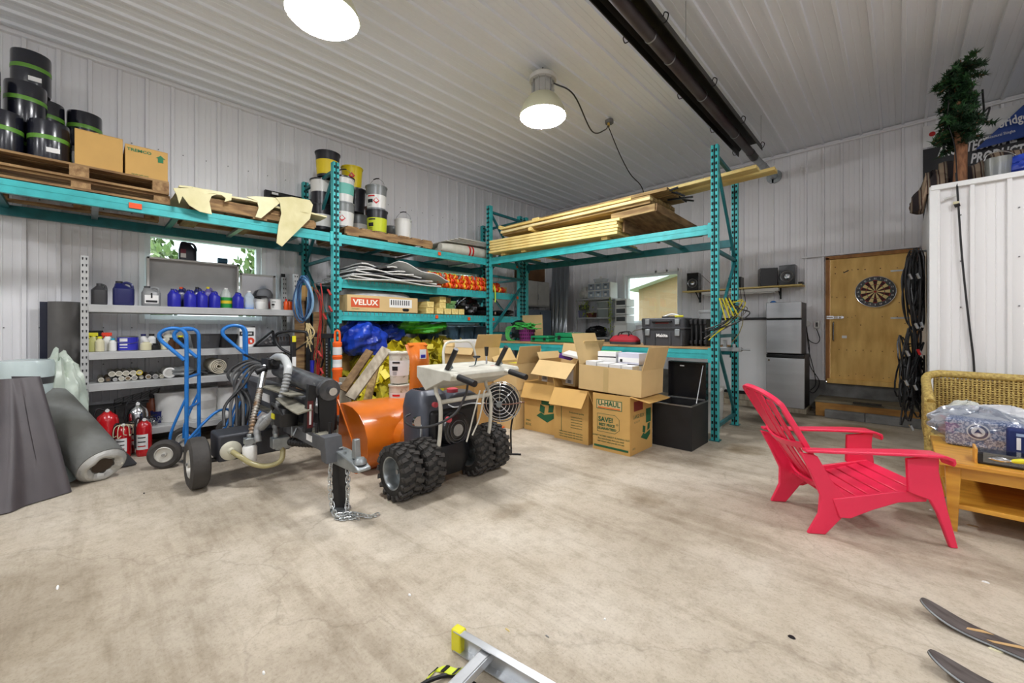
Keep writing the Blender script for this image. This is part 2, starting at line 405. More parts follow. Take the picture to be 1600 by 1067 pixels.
# trims
struct(MB().box((XL + .03, (YF + YB) / 2, ZC - .025), (.06, YB - YF, .05)).build('trim_1', white_steel, bevel=.004))
tb = MB(); tb.box(((XL + XR) / 2, YB - .02, ZC - .035), (XR - XL, .04, .05)); tb.cyl((XL, YB - .05, ZC - .06), (XR, YB - .05, ZC - .06), .016, n=10)
struct(tb.build('trim_2', white_steel))
conc = mat('foundation_concrete', (128, 128, 126), .85, 0, rgb2=(96, 95, 92), scale=5, bump=.3)
struct(MB().box(((XL - .86 + .0) / 2, YB - .02, ZF / 2), (-.86 - XL, .04, ZF)).build('baseboard_back', conc, smooth=0))
struct(MB().box(((.18 + XR) / 2, YB - .02, ZF / 2), (XR - .18, .04, ZF)).build('baseboard_back', conc, smooth=0))
struct(MB().box((-.34, YB - .02, .22), (1.04, .04, .44)).build('baseboard_door', conc, smooth=0))
struct(MB().box((XL + .02, (YF + YB) / 2, ZF / 2), (.04, YB - YF - .1, ZF)).build('baseboard_left', conc, smooth=0))
jt = MB()
for (a, b) in [((XL, .0), (-.87, 0))]: jt.box(((a[0] + b[0]) / 2, YB - .03, ZF + .01), (b[0] - a[0], .06, .02))
jt.box((XL + .03, 1, ZF + .01), (.06, 13, .02))
struct(jt.build('trim_3', white_steel))

# ---------------------------------------------------------------- windows
wglass = glass_mat('window_glass', (240, 246, 246), .06)
vinyl = mat('white_vinyl', (236, 238, 238), .35)
def window(name, axis, c, a0, a1, z0, z1, n, slider=True):
    """frame in a wall opening; axis 'x' -> wall plane X=c, inward normal n"""
    root = bpy.data.objects.new(name, None); C.objects.link(root); root['kind'] = 'structure'
    root.location = (c, (a0 + a1) / 2, z0) if axis == 'x' else ((a0 + a1) / 2, c, z0)
    def P(a, d, z): return (c + n * d, a, z) if axis == 'x' else (a, c + n * d, z)
    def bx(mb, a, b, d0, d1, za, zb):
        p, q = Vector(P(a, d0, za)), Vector(P(b, d1, zb)); mb.box((p + q) / 2, [abs(x) for x in (q - p)])
    mb = MB(); w = .055
    for (a, b, za, zb) in [(a0 - w, a0 + .0, z0 - w, z1 + w), (a1, a1 + w, z0 - w, z1 + w), (a0, a1, z0 - w, z0), (a0, a1, z1, z1 + w)]: bx(mb, a, b, 0, .03, za, zb)
    mb.build('window_casing', vinyl, root, world=True, bevel=.004)
    mb = MB(); w = .05
    for (a, b, za, zb) in [(a0, a0 + w, z0, z1), (a1 - w, a1, z0, z1), (a0 + w, a1 - w, z0, z0 + w), (a0 + w, a1 - w, z1 - w, z1)]: bx(mb, a, b, -.11, -.02, za, zb)
    mb.build('window_frame', vinyl, root, world=True, bevel=.004)
    mid = (a0 + a1) / 2
    if slider:
        mb = MB(); bx(mb, mid - .03, mid + .03, -.1, -.04, z0 + .05, z1 - .05); mb.build('mullion', vinyl, root, world=True, bevel=.004)
        sp = [(a0 + .05, mid - .03), (mid + .03, a1 - .05)]
    else: sp = [(a0 + .05, a1 - .05)]
    for (a, b) in sp:
        mb = MB(); bx(mb, a, b, -.075, -.07, z0 + .05, z1 - .05); mb.build('pane', wglass, root, world=True, smooth=0)
    return root
window('window_1', 'x', XL, .46, 1.64, WZ0, WZ1, 1, False)
window('window_2', 'x', XL, 4.35, 5.52, WZ0, WZ1, 1, False)
window('window_3', 'y', YB, -4.33, -3.17, WZ0, WZ1, -1, False)

# ---------------------------------------------------------------- outdoors seen through the windows
grass = mat('lawn', (96, 120, 70), .9, 0, rgb2=(70, 92, 52), scale=3)
struct(MB().box((-3, 4, -.35), (60, 60, .1)).build('floor_outside', grass, smooth=0))
stucco = mat('tan_siding', (160, 128, 92), .8, 0, var=.08, scale=4)
nb = thing('neighbour_building', 'tan sided building with a sloping white eave outside the back window', 'building', (-9.2, 17, -.3))
mb = MB(); mb.prism([(.75, 0), (16, 0), (16, 7.37), (.75, 3.3)], lambda a, b, t: (a, t * 7, b)); mb.build('wall', stucco, nb, smooth=0)
mb = MB(); s_ = .267
mb.prism([(.45, 3.22), (16, 7.37), (16, 7.75), (.45, 3.6)], lambda a, b, t: (a, -.6 + t * 8, b)); mb.build('roof', mat('white_fascia', (232, 234, 236), .5), nb, smooth=0)
def leafball(mb, c, r, n, m=0, s=.1):
    for _ in range(n):
        d = Vector((random.gauss(0, 1), random.gauss(0, 1), random.gauss(0, 1))).normalized() * (r * rnd(.55, 1)); p = Vector(c) + Vector((d.x, d.y, d.z * 1.1))
        R = Euler((rnd(0, 6), rnd(0, 6), rnd(0, 6))).to_matrix()
        mb.add([p + R @ Vector(q) for q in ((-s, 0, 0), (0, -s * .5, 0), (s, 0, 0), (0, s * .5, 0))], [(0, 1, 2, 3)], m)
leafm = mat('outside_leaf', (120, 140, 74), .6, 0, rgb2=(70, 96, 44), scale=2)
for (x, y, r, nm, lb) in [(-13, 4.3, 1.7, 0, 'green leafy tree outside the left window, at its right'), (-14, .4, 1.6, 1, 'green leafy tree outside the left window, at its left'), (-12.5, 8.6, 1.8, 2, 'leafy tree outside the second left window')]:
    tr = thing('tree', lb, 'tree', (x, y, -.3))
    MB().cyl((0, 0, 0), (0, 0, 2.2), .14, .09).build('trunk', wood, tr)
    mb = MB(); mb.lathe([(.05, -r), (r * .6, -r * .7), (r * .8, 0), (r * .5, r * .7), (.02, r * .9)], (0, 0, 2.7), n=12, m=0)
    leafball(mb, (0, 0, 2.7), r, 2600, 0, .13); mb.build('foliage', leafm, tr)

# ---------------------------------------------------------------- door, sill, step, kerb
ply = mat('plywood_door', (232, 192, 112), .6, 0, rgb2=(206, 160, 82), scale=2.2, stretch=(4, 1, 1), bump=.08, bscale=20)
dr = bpy.data.objects.new('door_1', None); C.objects.link(dr); dr['kind'] = 'structure'; dr.location = (-.34, YB, .46)
mb = MB(); mb.box((-.04 + .04, -.035, .97), (.925, .045, 1.86)); mb.build('door_leaf', ply, dr, bevel=.003)
fr = mat('door_jamb', (176, 122, 60), .6, 0, rgb2=(140, 92, 44), scale=3, stretch=(5, 5, 1))
mb = MB(); mb.box((-.495, -.03, .97), (.05, .08, 1.93)); mb.box((.495, -.03, .97), (.05, .08, 1.93)); mb.box((0, -.03, 1.93), (1.04, .08, .05)); mb.build('door_frame', fr, dr, bevel=.003)
mb = MB(); mb.box((0, -.05, .015), (1.0, .12, .07)); mb.build('door_sill', ply, dr, bevel=.004)
mb = MB()
for (x, z, r) in [(-.4, 1.78, .008), (-.4, 1.68, .009), (-.3, 1.70, .006), (-.2, 1.72, .007), (-.13, 1.72, .009), (-.05, 1.71, .009), (.12, 1.71, .008), (.3, 1.7, .007), (-.44, 1.32, .006), (-.38, 1.31, .007), (-.28, 1.31, .007), (.32, 1.2, .007), (-.1, .88, .008), (-.16, 1.02, .006), (.14, 1.0, .007), (.3, 1.0, .007), (.38, .9, .006), (-.25, 1.0, .006), (-.2, 1.0, .006)] + [(-.36 + .1 * k + rnd(-.03, .03), .5 + rnd(-.01, .01), .007) for k in range(9)] + [(-.36 + .1 * k + rnd(-.03, .03), .12 + rnd(-.02, .02), .006) for k in range(8)]:
    mb.cyl((x, -.0575, z), (x, -.0595, z), r, n=8)
k = mb.build('knots', mat('knot', (92, 52, 22), .7), dr); k['kind'] = 'stuff'
mb = MB(); mb.box((-.46, -.078, .84 + .16), (.09, .01, .05)); mb.box((-.37, -.066, 1.0), (.15, .02, .035))
mb.cyl((-.5, -.085, 1.0), (-.32, -.085, 1.0), .011)
for x in (-.42, -.36, -.32): mb.box((x, -.078, 1.0), (.014, .035, .045))
mb.build('bolt_latch', chrome, dr, bevel=.002)
mb = MB(); mb.tube(curve([(-.42, -.06, .93), (-.42, -.1, .9), (-.42, -.11, .78), (-.42, -.1, .66), (-.42, -.06, .63)]), .012); mb.build('door_handle', chrome, dr)
mb = MB(); mb.box((.33, -.06, 1.66), (.2, .005, .022)); mb.box((.33, -.06, .98), (.2, .005, .022)); mb.build('hinge', galv, dr)
mb = MB(); mb.box((-.29, -.058, .71 - .01), (.06, .004, .04)); mb.build('sticker', label_white, dr)
mb = MB(); mb.box((-.27, -.0585, 1.7 - .0), (.07, .006, .014), (0, -.5, 0)); mb.build('dark_mark', ink_black, dr)
mb = MB(); mb.box((-.34 - .15, YB - .035, 2.44), (1.35, .05, .025)); struct(mb.build('trim_4', white_steel))
# step
st = thing('door_step', 'low plank step box in front of the plywood door', 'step', (-.37, 7.77, 0))
ochre = mat('step_wood', (186, 138, 70), .75, 0, rgb2=(150, 104, 50), scale=3, stretch=(1, 5, 5), bump=.2)
deck = mat('step_deck', (132, 124, 104), .85, 0, rgb2=(88, 82, 68), scale=3, stretch=(1, 5, 5), bump=.2)
MB().box((0, -.26, .1), (1.1, .04, .2)).build('front_board', ochre, st, bevel=.003)
for sx in (-1, 1): MB().box((sx * .53, .03, .1), (.04, .52, .2)).build('side_board', ochre, st, bevel=.003)
for kk in range(4): MB().box((0, -.215 + kk * .142, .218), (1.13, .134, .035)).build('plank', deck, st, bevel=.003)
mb = MB(); mb.box((.03, -.28, .243), (.3, .12, .014)); mb.build('rubber_tread', rubber, st, bevel=.002)
kb = thing('concrete_kerb', 'two grey concrete kerb blocks in front of the door step', 'kerb', (-.36, 7.42, 0))
for i, (a, b) in enumerate([(-.44, .0), (.004, .55)]):
    MB().prism([(-.05, 0), (.05, 0), (.05, .1), (.03, .12), (-.03, .12), (-.05, .1)], lambda p, q, t, a=a, b=b: (a + (b - a) * t, p, q)).build('concrete_block', conc, kb, bevel=.008)

# ---------------------------------------------------------------- high-bay lamps
glow = mat('lamp_lens', (252, 252, 255), .4, emit=LAMP * 1.12)
glow2 = mat('lamp_lens_soft', (252, 252, 255), .4, emit=LAMP * .72)
shade_m = mat('lamp_shade', (206, 205, 176), .35, 0)
lens_rim = mat('lamp_rim', (190, 190, 178), .3, .3)
for i, (x, y) in enumerate(LAMP_SPOTS):
    lb = ['round high-bay lamp hanging over the racks, cord running to a ceiling box', 'round high-bay lamp nearest the top edge, only its glowing underside in view'][i] if i < 2 else 'round high-bay lamp hanging outside the view, number by place %d from the racks' % (i + 1)
    if i >= 2: lb = ['', '', 'unseen high-bay lamp over the left rear of the room', 'unseen high-bay fill lamp over the red chair', 'unseen high-bay fill lamp to the right of the camera', 'unseen high-bay lamp behind the camera, right side', 'unseen high-bay lamp nearest the right wall', 'unseen high-bay lamp in the far left rear corner', 'unseen high-bay lamp nearest the front wall, right side'][i]
    t = thing('high_bay_lamp', lb, 'lamp', (x, y, ZC - .56), group='high-bay lamps')
    t.rotation_euler = (0, 0, 0)
    MB().lathe([(.16, .215), (.2, .16), (.235, .09), (.262, .02), (.262, .0), (.255, .0), (.225, .09), (.19, .16), (.15, .21)], caps=False).build('shade', shade_m, t)
    if i < 2: MB().lathe([(.105, .2), (.162, .2), (.162, .212), (.105, .212)], n=28).build('shade_top', shade_m, t)  # unseen lamps stay open on top so their lenses brighten the ceiling
    MB().lathe([(.255, .012), (.24, -.018), (.18, -.045), (.1, -.058), (.001, -.062)], caps=False).build('lens', glow if i < 2 else glow2, t)
    mb = MB(); mb.lathe([(.11, .215), (.115, .22), (.115, .4), (.105, .405)]); 
    for k in range(10): mb.box((.118 * math.cos(k * PI / 5), .118 * math.sin(k * PI / 5), .31), (.02, .006, .18), (0, 0, k * PI / 5))
    mb.build('heat_sink', chrome, t)
    MB().lathe([(.02, .40), (.15, .40), (.155, .41), (.155, .44), (.13, .465), (.05, .48), (.02, .49)]).build('driver_cap', offwhite, t)
    mb = MB(); mb.cyl((0, 0, .48), (0, 0, .555), .006); mb.tube(curve([(0, .02, .49), (.0, .035, .505), (0, .02, .525), (0, 0, .53)]), .005, n=6); mb.build('hook', blackm, t)
jb = onZ(952, 187, ZC - .02); 
bx = thing('junction_box', 'small octagonal electrical box on the ceiling right of the lamp', 'electrical box', (jb.x, jb.y, ZC - .075))
MB().lathe([(.055, 0), (.06, .01), (.06, .045), (.055, .05)], n=8).build('box', mat('grey_box', (112, 112, 110), .5, .2), bx)
MB().cyl((0, -.02, -.045), (0, -.02, 0), .018).build('plug', mat('yellow_plug', (196, 160, 70), .5), bx)
c1 = curve([(-2.77, 3.56, 4.0), (-2.6, 3.7, 3.86), onD(925, 205, 5.05), onD(945, 203, 5.55), (jb.x, jb.y - .02, ZC - .1)])
tag(MB().tube(c1, .008, n=6).build('lamp_cord', black), 'black cord drooping from the lamp to the ceiling box', 'cord')
c2 = curve([(jb.x, jb.y - .03, ZC - .12), onD(968, 240, 5.75), onD(985, 272, 5.9), onD(1003, 293, 6.1), onD(1012, 330, 6.2)])
tag(MB().tube(c2, .007, n=6).build('ceiling_cord', black), 'black cord hanging from the ceiling box down behind the lumber', 'cord')

# ---------------------------------------------------------------- radiant tube heater
ht = thing('tube_heater', 'long dark radiant tube heater hung under the ceiling, running to the back wall', 'heater', (-1.56, 2.5, 3.82))
hood = mat('heater_hood', (46, 44, 38), .45, .4, rgb2=(34, 32, 26), scale=5); tub = mat('heater_tube', (84, 80, 80), .5, .4, rgb2=(64, 50, 52), scale=2)
Y0, Y1 = -4.5, 4.05
prof = [(-.155, -.03), (-.15, .04), (-.09, .1), (.09, .1), (.15, .04), (.155, -.03), (.147, -.03), (.142, .036), (.086, .092), (-.086, .092), (-.142, .036), (-.147, -.03)]
ys = [Y0, -1.0, 1.05, 3.0, Y1]
for a, b in zip(ys, ys[1:]): MB().prism(prof, lambda p, q, t, a=a, b=b: (p, a + (b - a + .01) * t, q)).build('reflector', hood, ht, smooth=25)
MB().cyl((0, Y0, -.01), (0, Y1 + .05, -.01), .052, n=20).build('burner_tube', tub, ht)
for y in [-2, 0, .85, 1.25, 2.1, 3.3]: MB().lathe([(.054, 0), (.056, .004), (.056, .012), (.054, .016)], (0, y, -.01), (0, 1, 0)).build('tube_clamp', steel, ht)
for y in [-.2, .75, 1.95, 3.0, 3.95]:
    for sx in (-1, 1): MB().tube(curve([(sx * .15, y, -.035), (sx * .185, y, -.03), (sx * .2, y, .02), (sx * .17, y, .05), (sx * .155, y, .02)], 5), .005, n=6).build('wire_hanger', blackm, ht)
for y in [-.2, 1.2, 3.9]:
    for sx in (-1, 1): MB().cyl((sx * .17, y, .05), (sx * .17, y, .4), .003, n=5).build('hanger_rod', steel, ht)
mb = MB(); mb.cyl((0, Y1, -.01), (0, Y1 + .22, -.02), .056, n=18); mb.build('end_fitting', hood, ht)
mb = MB(); mb.cyl((0, Y1 + .2, -.02), (0, YB - 2.5 - .035, .05), .052, n=18)
for y in (Y1 + .25, Y1 + .75, Y1 + 1.2): mb.lathe([(.053, 0), (.057, .005), (.057, .02), (.053, .025)], (0, y, -.02 + (y - Y1 - .2) * .052), (0, 1, .05))
mb.build('flue_pipe', galv, ht)
MB().lathe([(.055, 0), (.11, 0), (.115, .012), (.055, .02)], (0, YB - 2.5 - .03, .05), (0, 1, 0)).build('wall_flange', galv, ht)
# ---------------------------------------------------------------- pallet racks
def rack_post(face):           # 0.076 x 0.07 post, slots on the face pointing along 'face' (unit x or y vector)
    mb = MB(); h = 3.4
    fx, fy = face
    if fy: mb.box((0, 0, h / 2), (.078, .07, h))
    else: mb.box((0, 0, h / 2), (.07, .078, h))
    nx = Vector((fx, fy, 0)); tx = Vector((-fy, fx, 0))
    def plate(t, z, w, hh, d, m):
        c = nx * (.035 + d / 2) + tx * t; s_ = (w, d, hh) if fy else (d, w, hh); mb.box((c.x, c.y, z), s_, None, m)
    for t in (-.027, .027): plate(t, h / 2, .02, h, .006, 0)
    plate(0, h / 2, .014, h, .001, 1)
    z = .06
    while z < h - .03:
        for t in (-.021, .021): plate(t, z, .018, .032, .0075, 1)
        z += .0762
    return mb
post_y = rack_post((0, -1)); post_x = rack_post((1, 0))
def rack(name, label, loc, rz, frames, depth, bays, face, group='pallet racks'):
    """local axes: run along +x, aisle side at y=0, back at y=+depth. frames: x positions. bays: (i, j, levels)"""
    r = thing(name, label, 'rack', loc, rz, group)
    pm = rack_post((0, -1)).build('post', [teal, slot], r, smooth=0); pme = pm.data
    first = True
    for x in frames:
        for y in (0, depth):
            if first: o = pm; first = False
            else: o = bpy.data.objects.new('post', pme); C.objects.link(o); o.parent = r
            o.location = (x, y, 0)
            fp = MB().box((x, y, .004), (.11, .12, .008)).build('foot_plate', teal_dark, r, smooth=0)
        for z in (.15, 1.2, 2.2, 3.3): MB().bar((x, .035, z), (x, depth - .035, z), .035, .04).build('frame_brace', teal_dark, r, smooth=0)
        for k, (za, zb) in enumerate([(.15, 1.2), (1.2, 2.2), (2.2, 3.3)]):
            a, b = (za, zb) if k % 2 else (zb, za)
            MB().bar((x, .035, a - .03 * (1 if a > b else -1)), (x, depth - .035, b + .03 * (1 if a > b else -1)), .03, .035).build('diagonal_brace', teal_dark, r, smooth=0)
    for (i, j, levels, wire) in bays:
        a, b = frames[i] + .04, frames[j] - .04
        for z in levels:
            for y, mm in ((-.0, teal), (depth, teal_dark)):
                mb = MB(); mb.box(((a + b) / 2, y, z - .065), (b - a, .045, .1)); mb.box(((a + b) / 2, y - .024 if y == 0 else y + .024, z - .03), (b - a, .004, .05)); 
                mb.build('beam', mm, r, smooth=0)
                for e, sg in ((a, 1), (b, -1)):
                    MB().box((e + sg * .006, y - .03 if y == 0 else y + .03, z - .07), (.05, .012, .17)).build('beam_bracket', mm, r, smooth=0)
            if wire != 'board':
                n = 6 if b - a > 3 else 5
                for k in range(n):
                    x = a + (b - a) * (k + .5) / n
                    MB().box((x, depth / 2, z - .03), (.05, depth - .045, .03)).build('cross_bar', teal_dark if z > 2 and k % 2 else galv, r, smooth=0)
            if wire == 'wire' and z < 2:
                mb = MB(); nn = int((b - a) / .06)
                for k in range(nn + 1):
                    x = a + (b - a) * k / nn; mb.box((x, depth / 2, z - .004), (.006, depth + .04, .006)); mb.box((x, -.028, z - .02), (.006, .006, .04))
                for k in range(8): mb.box(((a + b) / 2, .02 + (depth - .04) * k / 7, z - .01), (b - a, .006, .006))
                w_ = mb.build('wire_deck', galv, r, smooth=0); w_['kind'] = 'stuff'
    return r
# left rack: frames run along the left wall (local x -> world -Y.. here +x is world +Y, back towards the wall)
LRX = -5.21
left_rack = rack('pallet_rack', 'teal pallet rack standing along the left wall with pails and tarps', (LRX, 2.18, 0), PI / 2,
                 [-3.66, 0, 3.47], 1.03, [(0, 1, [2.5], 'bars'), (1, 2, [2.5, 1.93, 1.51], 'wire')], None)
RRZ = math.radians(3.36)
right_rack = rack('pallet_rack', 'teal pallet rack with lumber on top, standing off the back wall', (-5.13, 4.80, 0), RRZ,
                  [0, 3.586], 1.0, [(0, 1, [2.5, 1.05], 'board')], None)
def RR(x, y, z=0):       # right rack local -> world
    return Vector((-5.13 + x * math.cos(RRZ) - y * math.sin(RRZ), 4.80 + x * math.sin(RRZ) + y * math.cos(RRZ), z))
for x in (.5, 1.1, 1.7, 2.3, 2.9): MB().box((x, .5, 2.455), (.06, .95, .04)).build('cross_bar', teal_dark, right_rack, smooth=0)
# orange safety clips on the beams
def clip(r, x, z): MB().box((x, -.031, z), (.05, .01, .05)).build('safety_clip', clip_o, r, smooth=0)
for x in (-1.87,): MB().box((x, -.031, 2.44), (.09, .008, .05)).build('safety_clip', clip_o, left_rack, smooth=0)
for x, z in [(1.6, 2.45), (2.9, 2.45), (3.38, 2.44), (1.55, 1.47), (2.2, 1.45), (2.75, 1.45), (3.38, 1.86)]: clip(left_rack, x, z)
# bench top of plywood on the right rack
bt = MB()
for i, (a, b) in enumerate([(.05, 1.2), (1.205, 2.4), (2.405, 3.54)]):
    MB().box(((a + b) / 2, .5, 1.059), (b - a, 1.06, .018)).build('bench_board', mat('bench_ply', (196, 160, 110), .7, 0, rgb2=(150, 116, 74), scale=3, stretch=(1, 5, 5)), right_rack, smooth=0)
BZ = 1.07
# ---------------------------------------------------------------- pallets
def pallet(label, cx, cy, z, lx, ly, h=.14, n=7, group='wooden pallets'):
    """deck boards run along x; stringers along y"""
    t = thing('pallet', label, 'pallet', (cx, cy, z), 0, group)
    bw = ly / n * .8
    for k in range(n):
        MB().box((rnd(-.004, .004), -ly / 2 + ly * (k + .5) / n, h - .009), (lx, bw, .018)).build('deck_board', woodx, t, smooth=0)
    for k in (0, n // 2, n - 1): MB().box((0, -ly / 2 + ly * (k + .5) / n, .009), (lx, bw, .018)).build('bottom_board', woodx, t, smooth=0)
    for x in (-lx / 2 + .02, 0, lx / 2 - .02): MB().box((x, 0, h / 2), (.038, ly, h - .038)).build('stringer', woody, t, smooth=0)
    return t
def block_pallet(label, cx, cy, z, lx, ly, h=.14, group='wooden pallets'):
    t = thing('pallet', label, 'pallet', (cx, cy, z), 0, group)
    for k in range(7): MB().box((-lx / 2 + lx * (k + .5) / 7, 0, h - .009), (lx / 7 * .82, ly, .018)).build('deck_board', woody, t, smooth=0)
    for k in range(3): MB().box((-lx / 2 + .05 + (lx - .1) * k / 2, 0, .01), (.1, ly, .02)).build('bottom_board', woody, t, smooth=0)
    for i in range(3):
        for j in range(3): MB().box((-lx / 2 + .05 + (lx - .1) * i / 2, -ly / 2 + .06 + (ly - .12) * j / 2, h / 2), (.098, .12, h - .04)).build('block', woodx, t, smooth=0)
    return t
block_pallet('lower of the two stacked pallets at the far left of the rack top', -5.68, -.04, 2.503, 1.0, 1.2, .09)
block_pallet('upper of the two stacked pallets, under the black pails and brown boxes', -5.67, -.05, 2.596, 1.02, 1.2, .13)
pallet('pallet of old boards lying under the torn foam sheet', -5.66, 1.33, 2.503, 1.0, 1.2, .10)
pallet('pallet carrying the paint pails on the rack top', -5.67, 2.98, 2.503, .98, 1.35, .12)
# shrink wrapped black pails
pblack = mat('black_pail', (22, 24, 36), .22, 0, coat=.6); pgreen = mat('green_band', (96, 150, 50), .4)
PT = 2.728
spots = [(-5.41, -.76, 0, 'lowest tier, front row, at the frame edge'), (-5.41, -.50, 0, 'lowest tier, front row, second from the frame edge'), (-5.41, -.235, 0, 'lowest tier, touching the brown box, tagged'), (-5.67, -.76, 0, 'lowest tier, second row, at the frame edge'), (-5.67, -.50, 0, 'lowest tier, second row, middle'), (-5.70, -.235, 0, 'lowest tier, second row, behind the brown box edge'), (-5.96, -.23, 0, 'lowest tier, rear row'), (-5.97, .05, 0, 'lowest tier, rear row, behind the brown box'), (-5.45, -.63, 1, 'middle tier, front, nearest the frame edge'), (-5.62, -.38, 1, 'middle tier, front, under the topmost pail'), (-5.93, -.28, 1, 'middle tier, rear'), (-5.97, -.02, 1, 'middle tier, rear, rightmost'), (-5.80, -.36, 2, 'alone on the topmost tier')]
for k, (x, y, t_, lb) in enumerate(spots):
    t = thing('black_pail', 'black pail with a green band, ' + lb, 'pail', (x, y, PT + t_ * .362), group='black pails with green bands')
    MB().lathe([(.12, 0), (.126, .02), (.126, .34), (.124, .355), (.05, .358)], n=24).build('body', pblack, t)
    MB().lathe([(.127, .19), (.1275, .192), (.1275, .225), (.127, .227)], n=24, caps=False).build('band', pgreen, t)
    if k in (2, 8, 12): MB().box((.128, .03 if k != 6 else -.06, .1), (.004, .08, .04)).build('tag', label_white, t)
# brown boxes
def carton(name, label, cx, cy, z, lx, ly, h, rz=0, m=None, group=None, cat='box'):
    t = thing(name, label, cat, (cx, cy, z), rz, group)
    MB().box((0, 0, h / 2), (lx, ly, h)).build('body', m or card, t, bevel=.004)
    for s_ in (-1, 1): MB().box((0, s_ * (ly / 4 + .001), h + .002), (lx, ly / 2 - .004, .004)).build('flap', m or card, t, smooth=0)
    MB().box((0, 0, h + .0045), (lx + .002, .05, .001)).build('tape', tape, t, smooth=0)
    return t
c = carton('cardboard_box', 'plain brown cardboard box with torn left edge beside the black pails', -5.50, .075, PT, .42, .31, .34)
c = carton('cardboard_box', 'brown cardboard box with green print at the right end of the pallet', -5.50, .40, PT, .42, .31, .31)
gr = mat('green_print', (40, 120, 78), .7)
lettering('TREMCO', .038, gr, c, (.212, -.055, .268), (PI / 2, 0, PI / 2), sx=1.15, bold=.001)
MB().prism([(-.02, 0), (.02, 0), (.02, .04), (.036, .04), (0, .072), (-.036, .04), (-.02, .04)], lambda a, b, t: (.2105 + t * .002, .1 + a, .2 + b)).build('arrow', gr, c, smooth=0)
lettering('handle with care', .018, gr, c, (.212, -.05, .04), (PI / 2, 0, PI / 2), name='small_print')
# old planks and the torn foam sheet
for k, (y, z, w, a) in enumerate([(1.0, 2.605, .14, .02), (1.3, 2.605, .14, -.03), (1.62, 2.605, .14, .0)]):
    tag(MB().box((-5.62, y, z + .02), (.92, w, .038), (0, 0, a)).build('old_plank', woodx, smooth=0), ['weathered plank under the foam sheet, nearest the brown boxes', 'weathered plank under the middle of the foam sheet', 'weathered plank under the right end of the foam sheet'][k], 'plank', 'planks under the foam sheet')
tag(MB().box((-5.19, 1.30, 2.585), (.06, .95, .11), (0, 0, .01)).build('old_board', wood, smooth=0), 'weathered board on edge seen through the hole in the foam sheet', 'plank')
foam = mat('foam_sheet', (234, 228, 188), .85, 0, rgb2=(208, 200, 150), scale=3, bump=.2, bscale=14)
fo = thing('foam_sheet', 'torn pale yellow insulation sheet draped over boards on the rack', 'insulation', (-5.6, 1.3, 2.66))
MB().grid(lambda u, v: (-6.15 + u * 1.04, .62 + v * 1.42, 2.69 + .012 * math.sin(u * 7 + v * 5) + .008 * math.sin(v * 17)), 10, 14, thick=.018).build('top_sheet', foam, fo, world=True)
def drape(pts, name='hanging_flap', x0=-5.11, bow=.03):
    poly = [onX(px, py, x0) for px, py in pts]
    zs = [p.z for p in poly]; zt = max(zs)
    me = MB(); 
    me.prism([(p.y, p.z) for p in poly], lambda a, b, t: (x0 + bow * math.sin((zt - b) * 9) + .02 * math.sin(a * 13) - .014 * t, a, b))
    me.build(name, foam, fo, world=True, smooth=25)
drape([(270, 295), (300, 294), (322, 296), (341, 303), (331, 306), (327, 315), (331, 335), (312, 331), (295, 322), (284, 308), (279, 320), (275, 306)])
drape([(300, 293), (330, 296), (362, 304), (360, 314), (350, 316), (352, 310), (345, 304), (336, 302), (310, 304), (303, 300)])
drape([(384, 308), (400, 306), (430, 309), (436, 318), (420, 331), (408, 341), (399, 339), (404, 325), (402, 314)])
drape([(430, 309), (455, 308), (485, 312), (489, 320), (484, 342), (468, 358), (454, 372), (441, 385), (433, 379), (435, 352), (438, 335), (436, 318)])
# exhaust fan on the left wall
fp = onX(445, 292, XL)
fn_ = thing('exhaust_fan', 'square dark exhaust fan fixed to the left wall above the rack', 'fan', (XL + .03, fp.y + .03, 2.93))
mb = MB()
for (a, b, c_, d) in [(-.3, .3, -.25, -.2), (-.3, .3, .2, .25), (-.3, -.24, -.2, .2), (.24, .3, -.2, .2)]: mb.box((.03, (a + b) / 2, (c_ + d) / 2), (.06, b - a, d - c_))
mb.build('housing', blackm, fn_, smooth=0)
MB().box((.004, 0, 0), (.01, .48, .4)).build('grille_back', mat('fan_inner', (60, 54, 50), .6), fn_, smooth=0)
MB().lathe([(.02, .03), (.09, .035), (.07, .09), (.01, .095)], (0, 0, 0), (1, 0, 0), n=18).build('motor', steel, fn_)
for k in range(5):
    a = k * 2 * PI / 5; MB().add([(.03, math.cos(a) * .06, math.sin(a) * .06), (.045, math.cos(a + .2) * .19, math.sin(a + .2) * .19), (.02, math.cos(a + .8) * .19, math.sin(a + .8) * .19), (.02, math.cos(a + .9) * .06, math.sin(a + .9) * .06)], [(0, 1, 2, 3)]).build('blade', steel, fn_)
MB().box((.062, -.18, .22), (.004, .08, .03)).build('sticker', label_white, fn_, smooth=0)
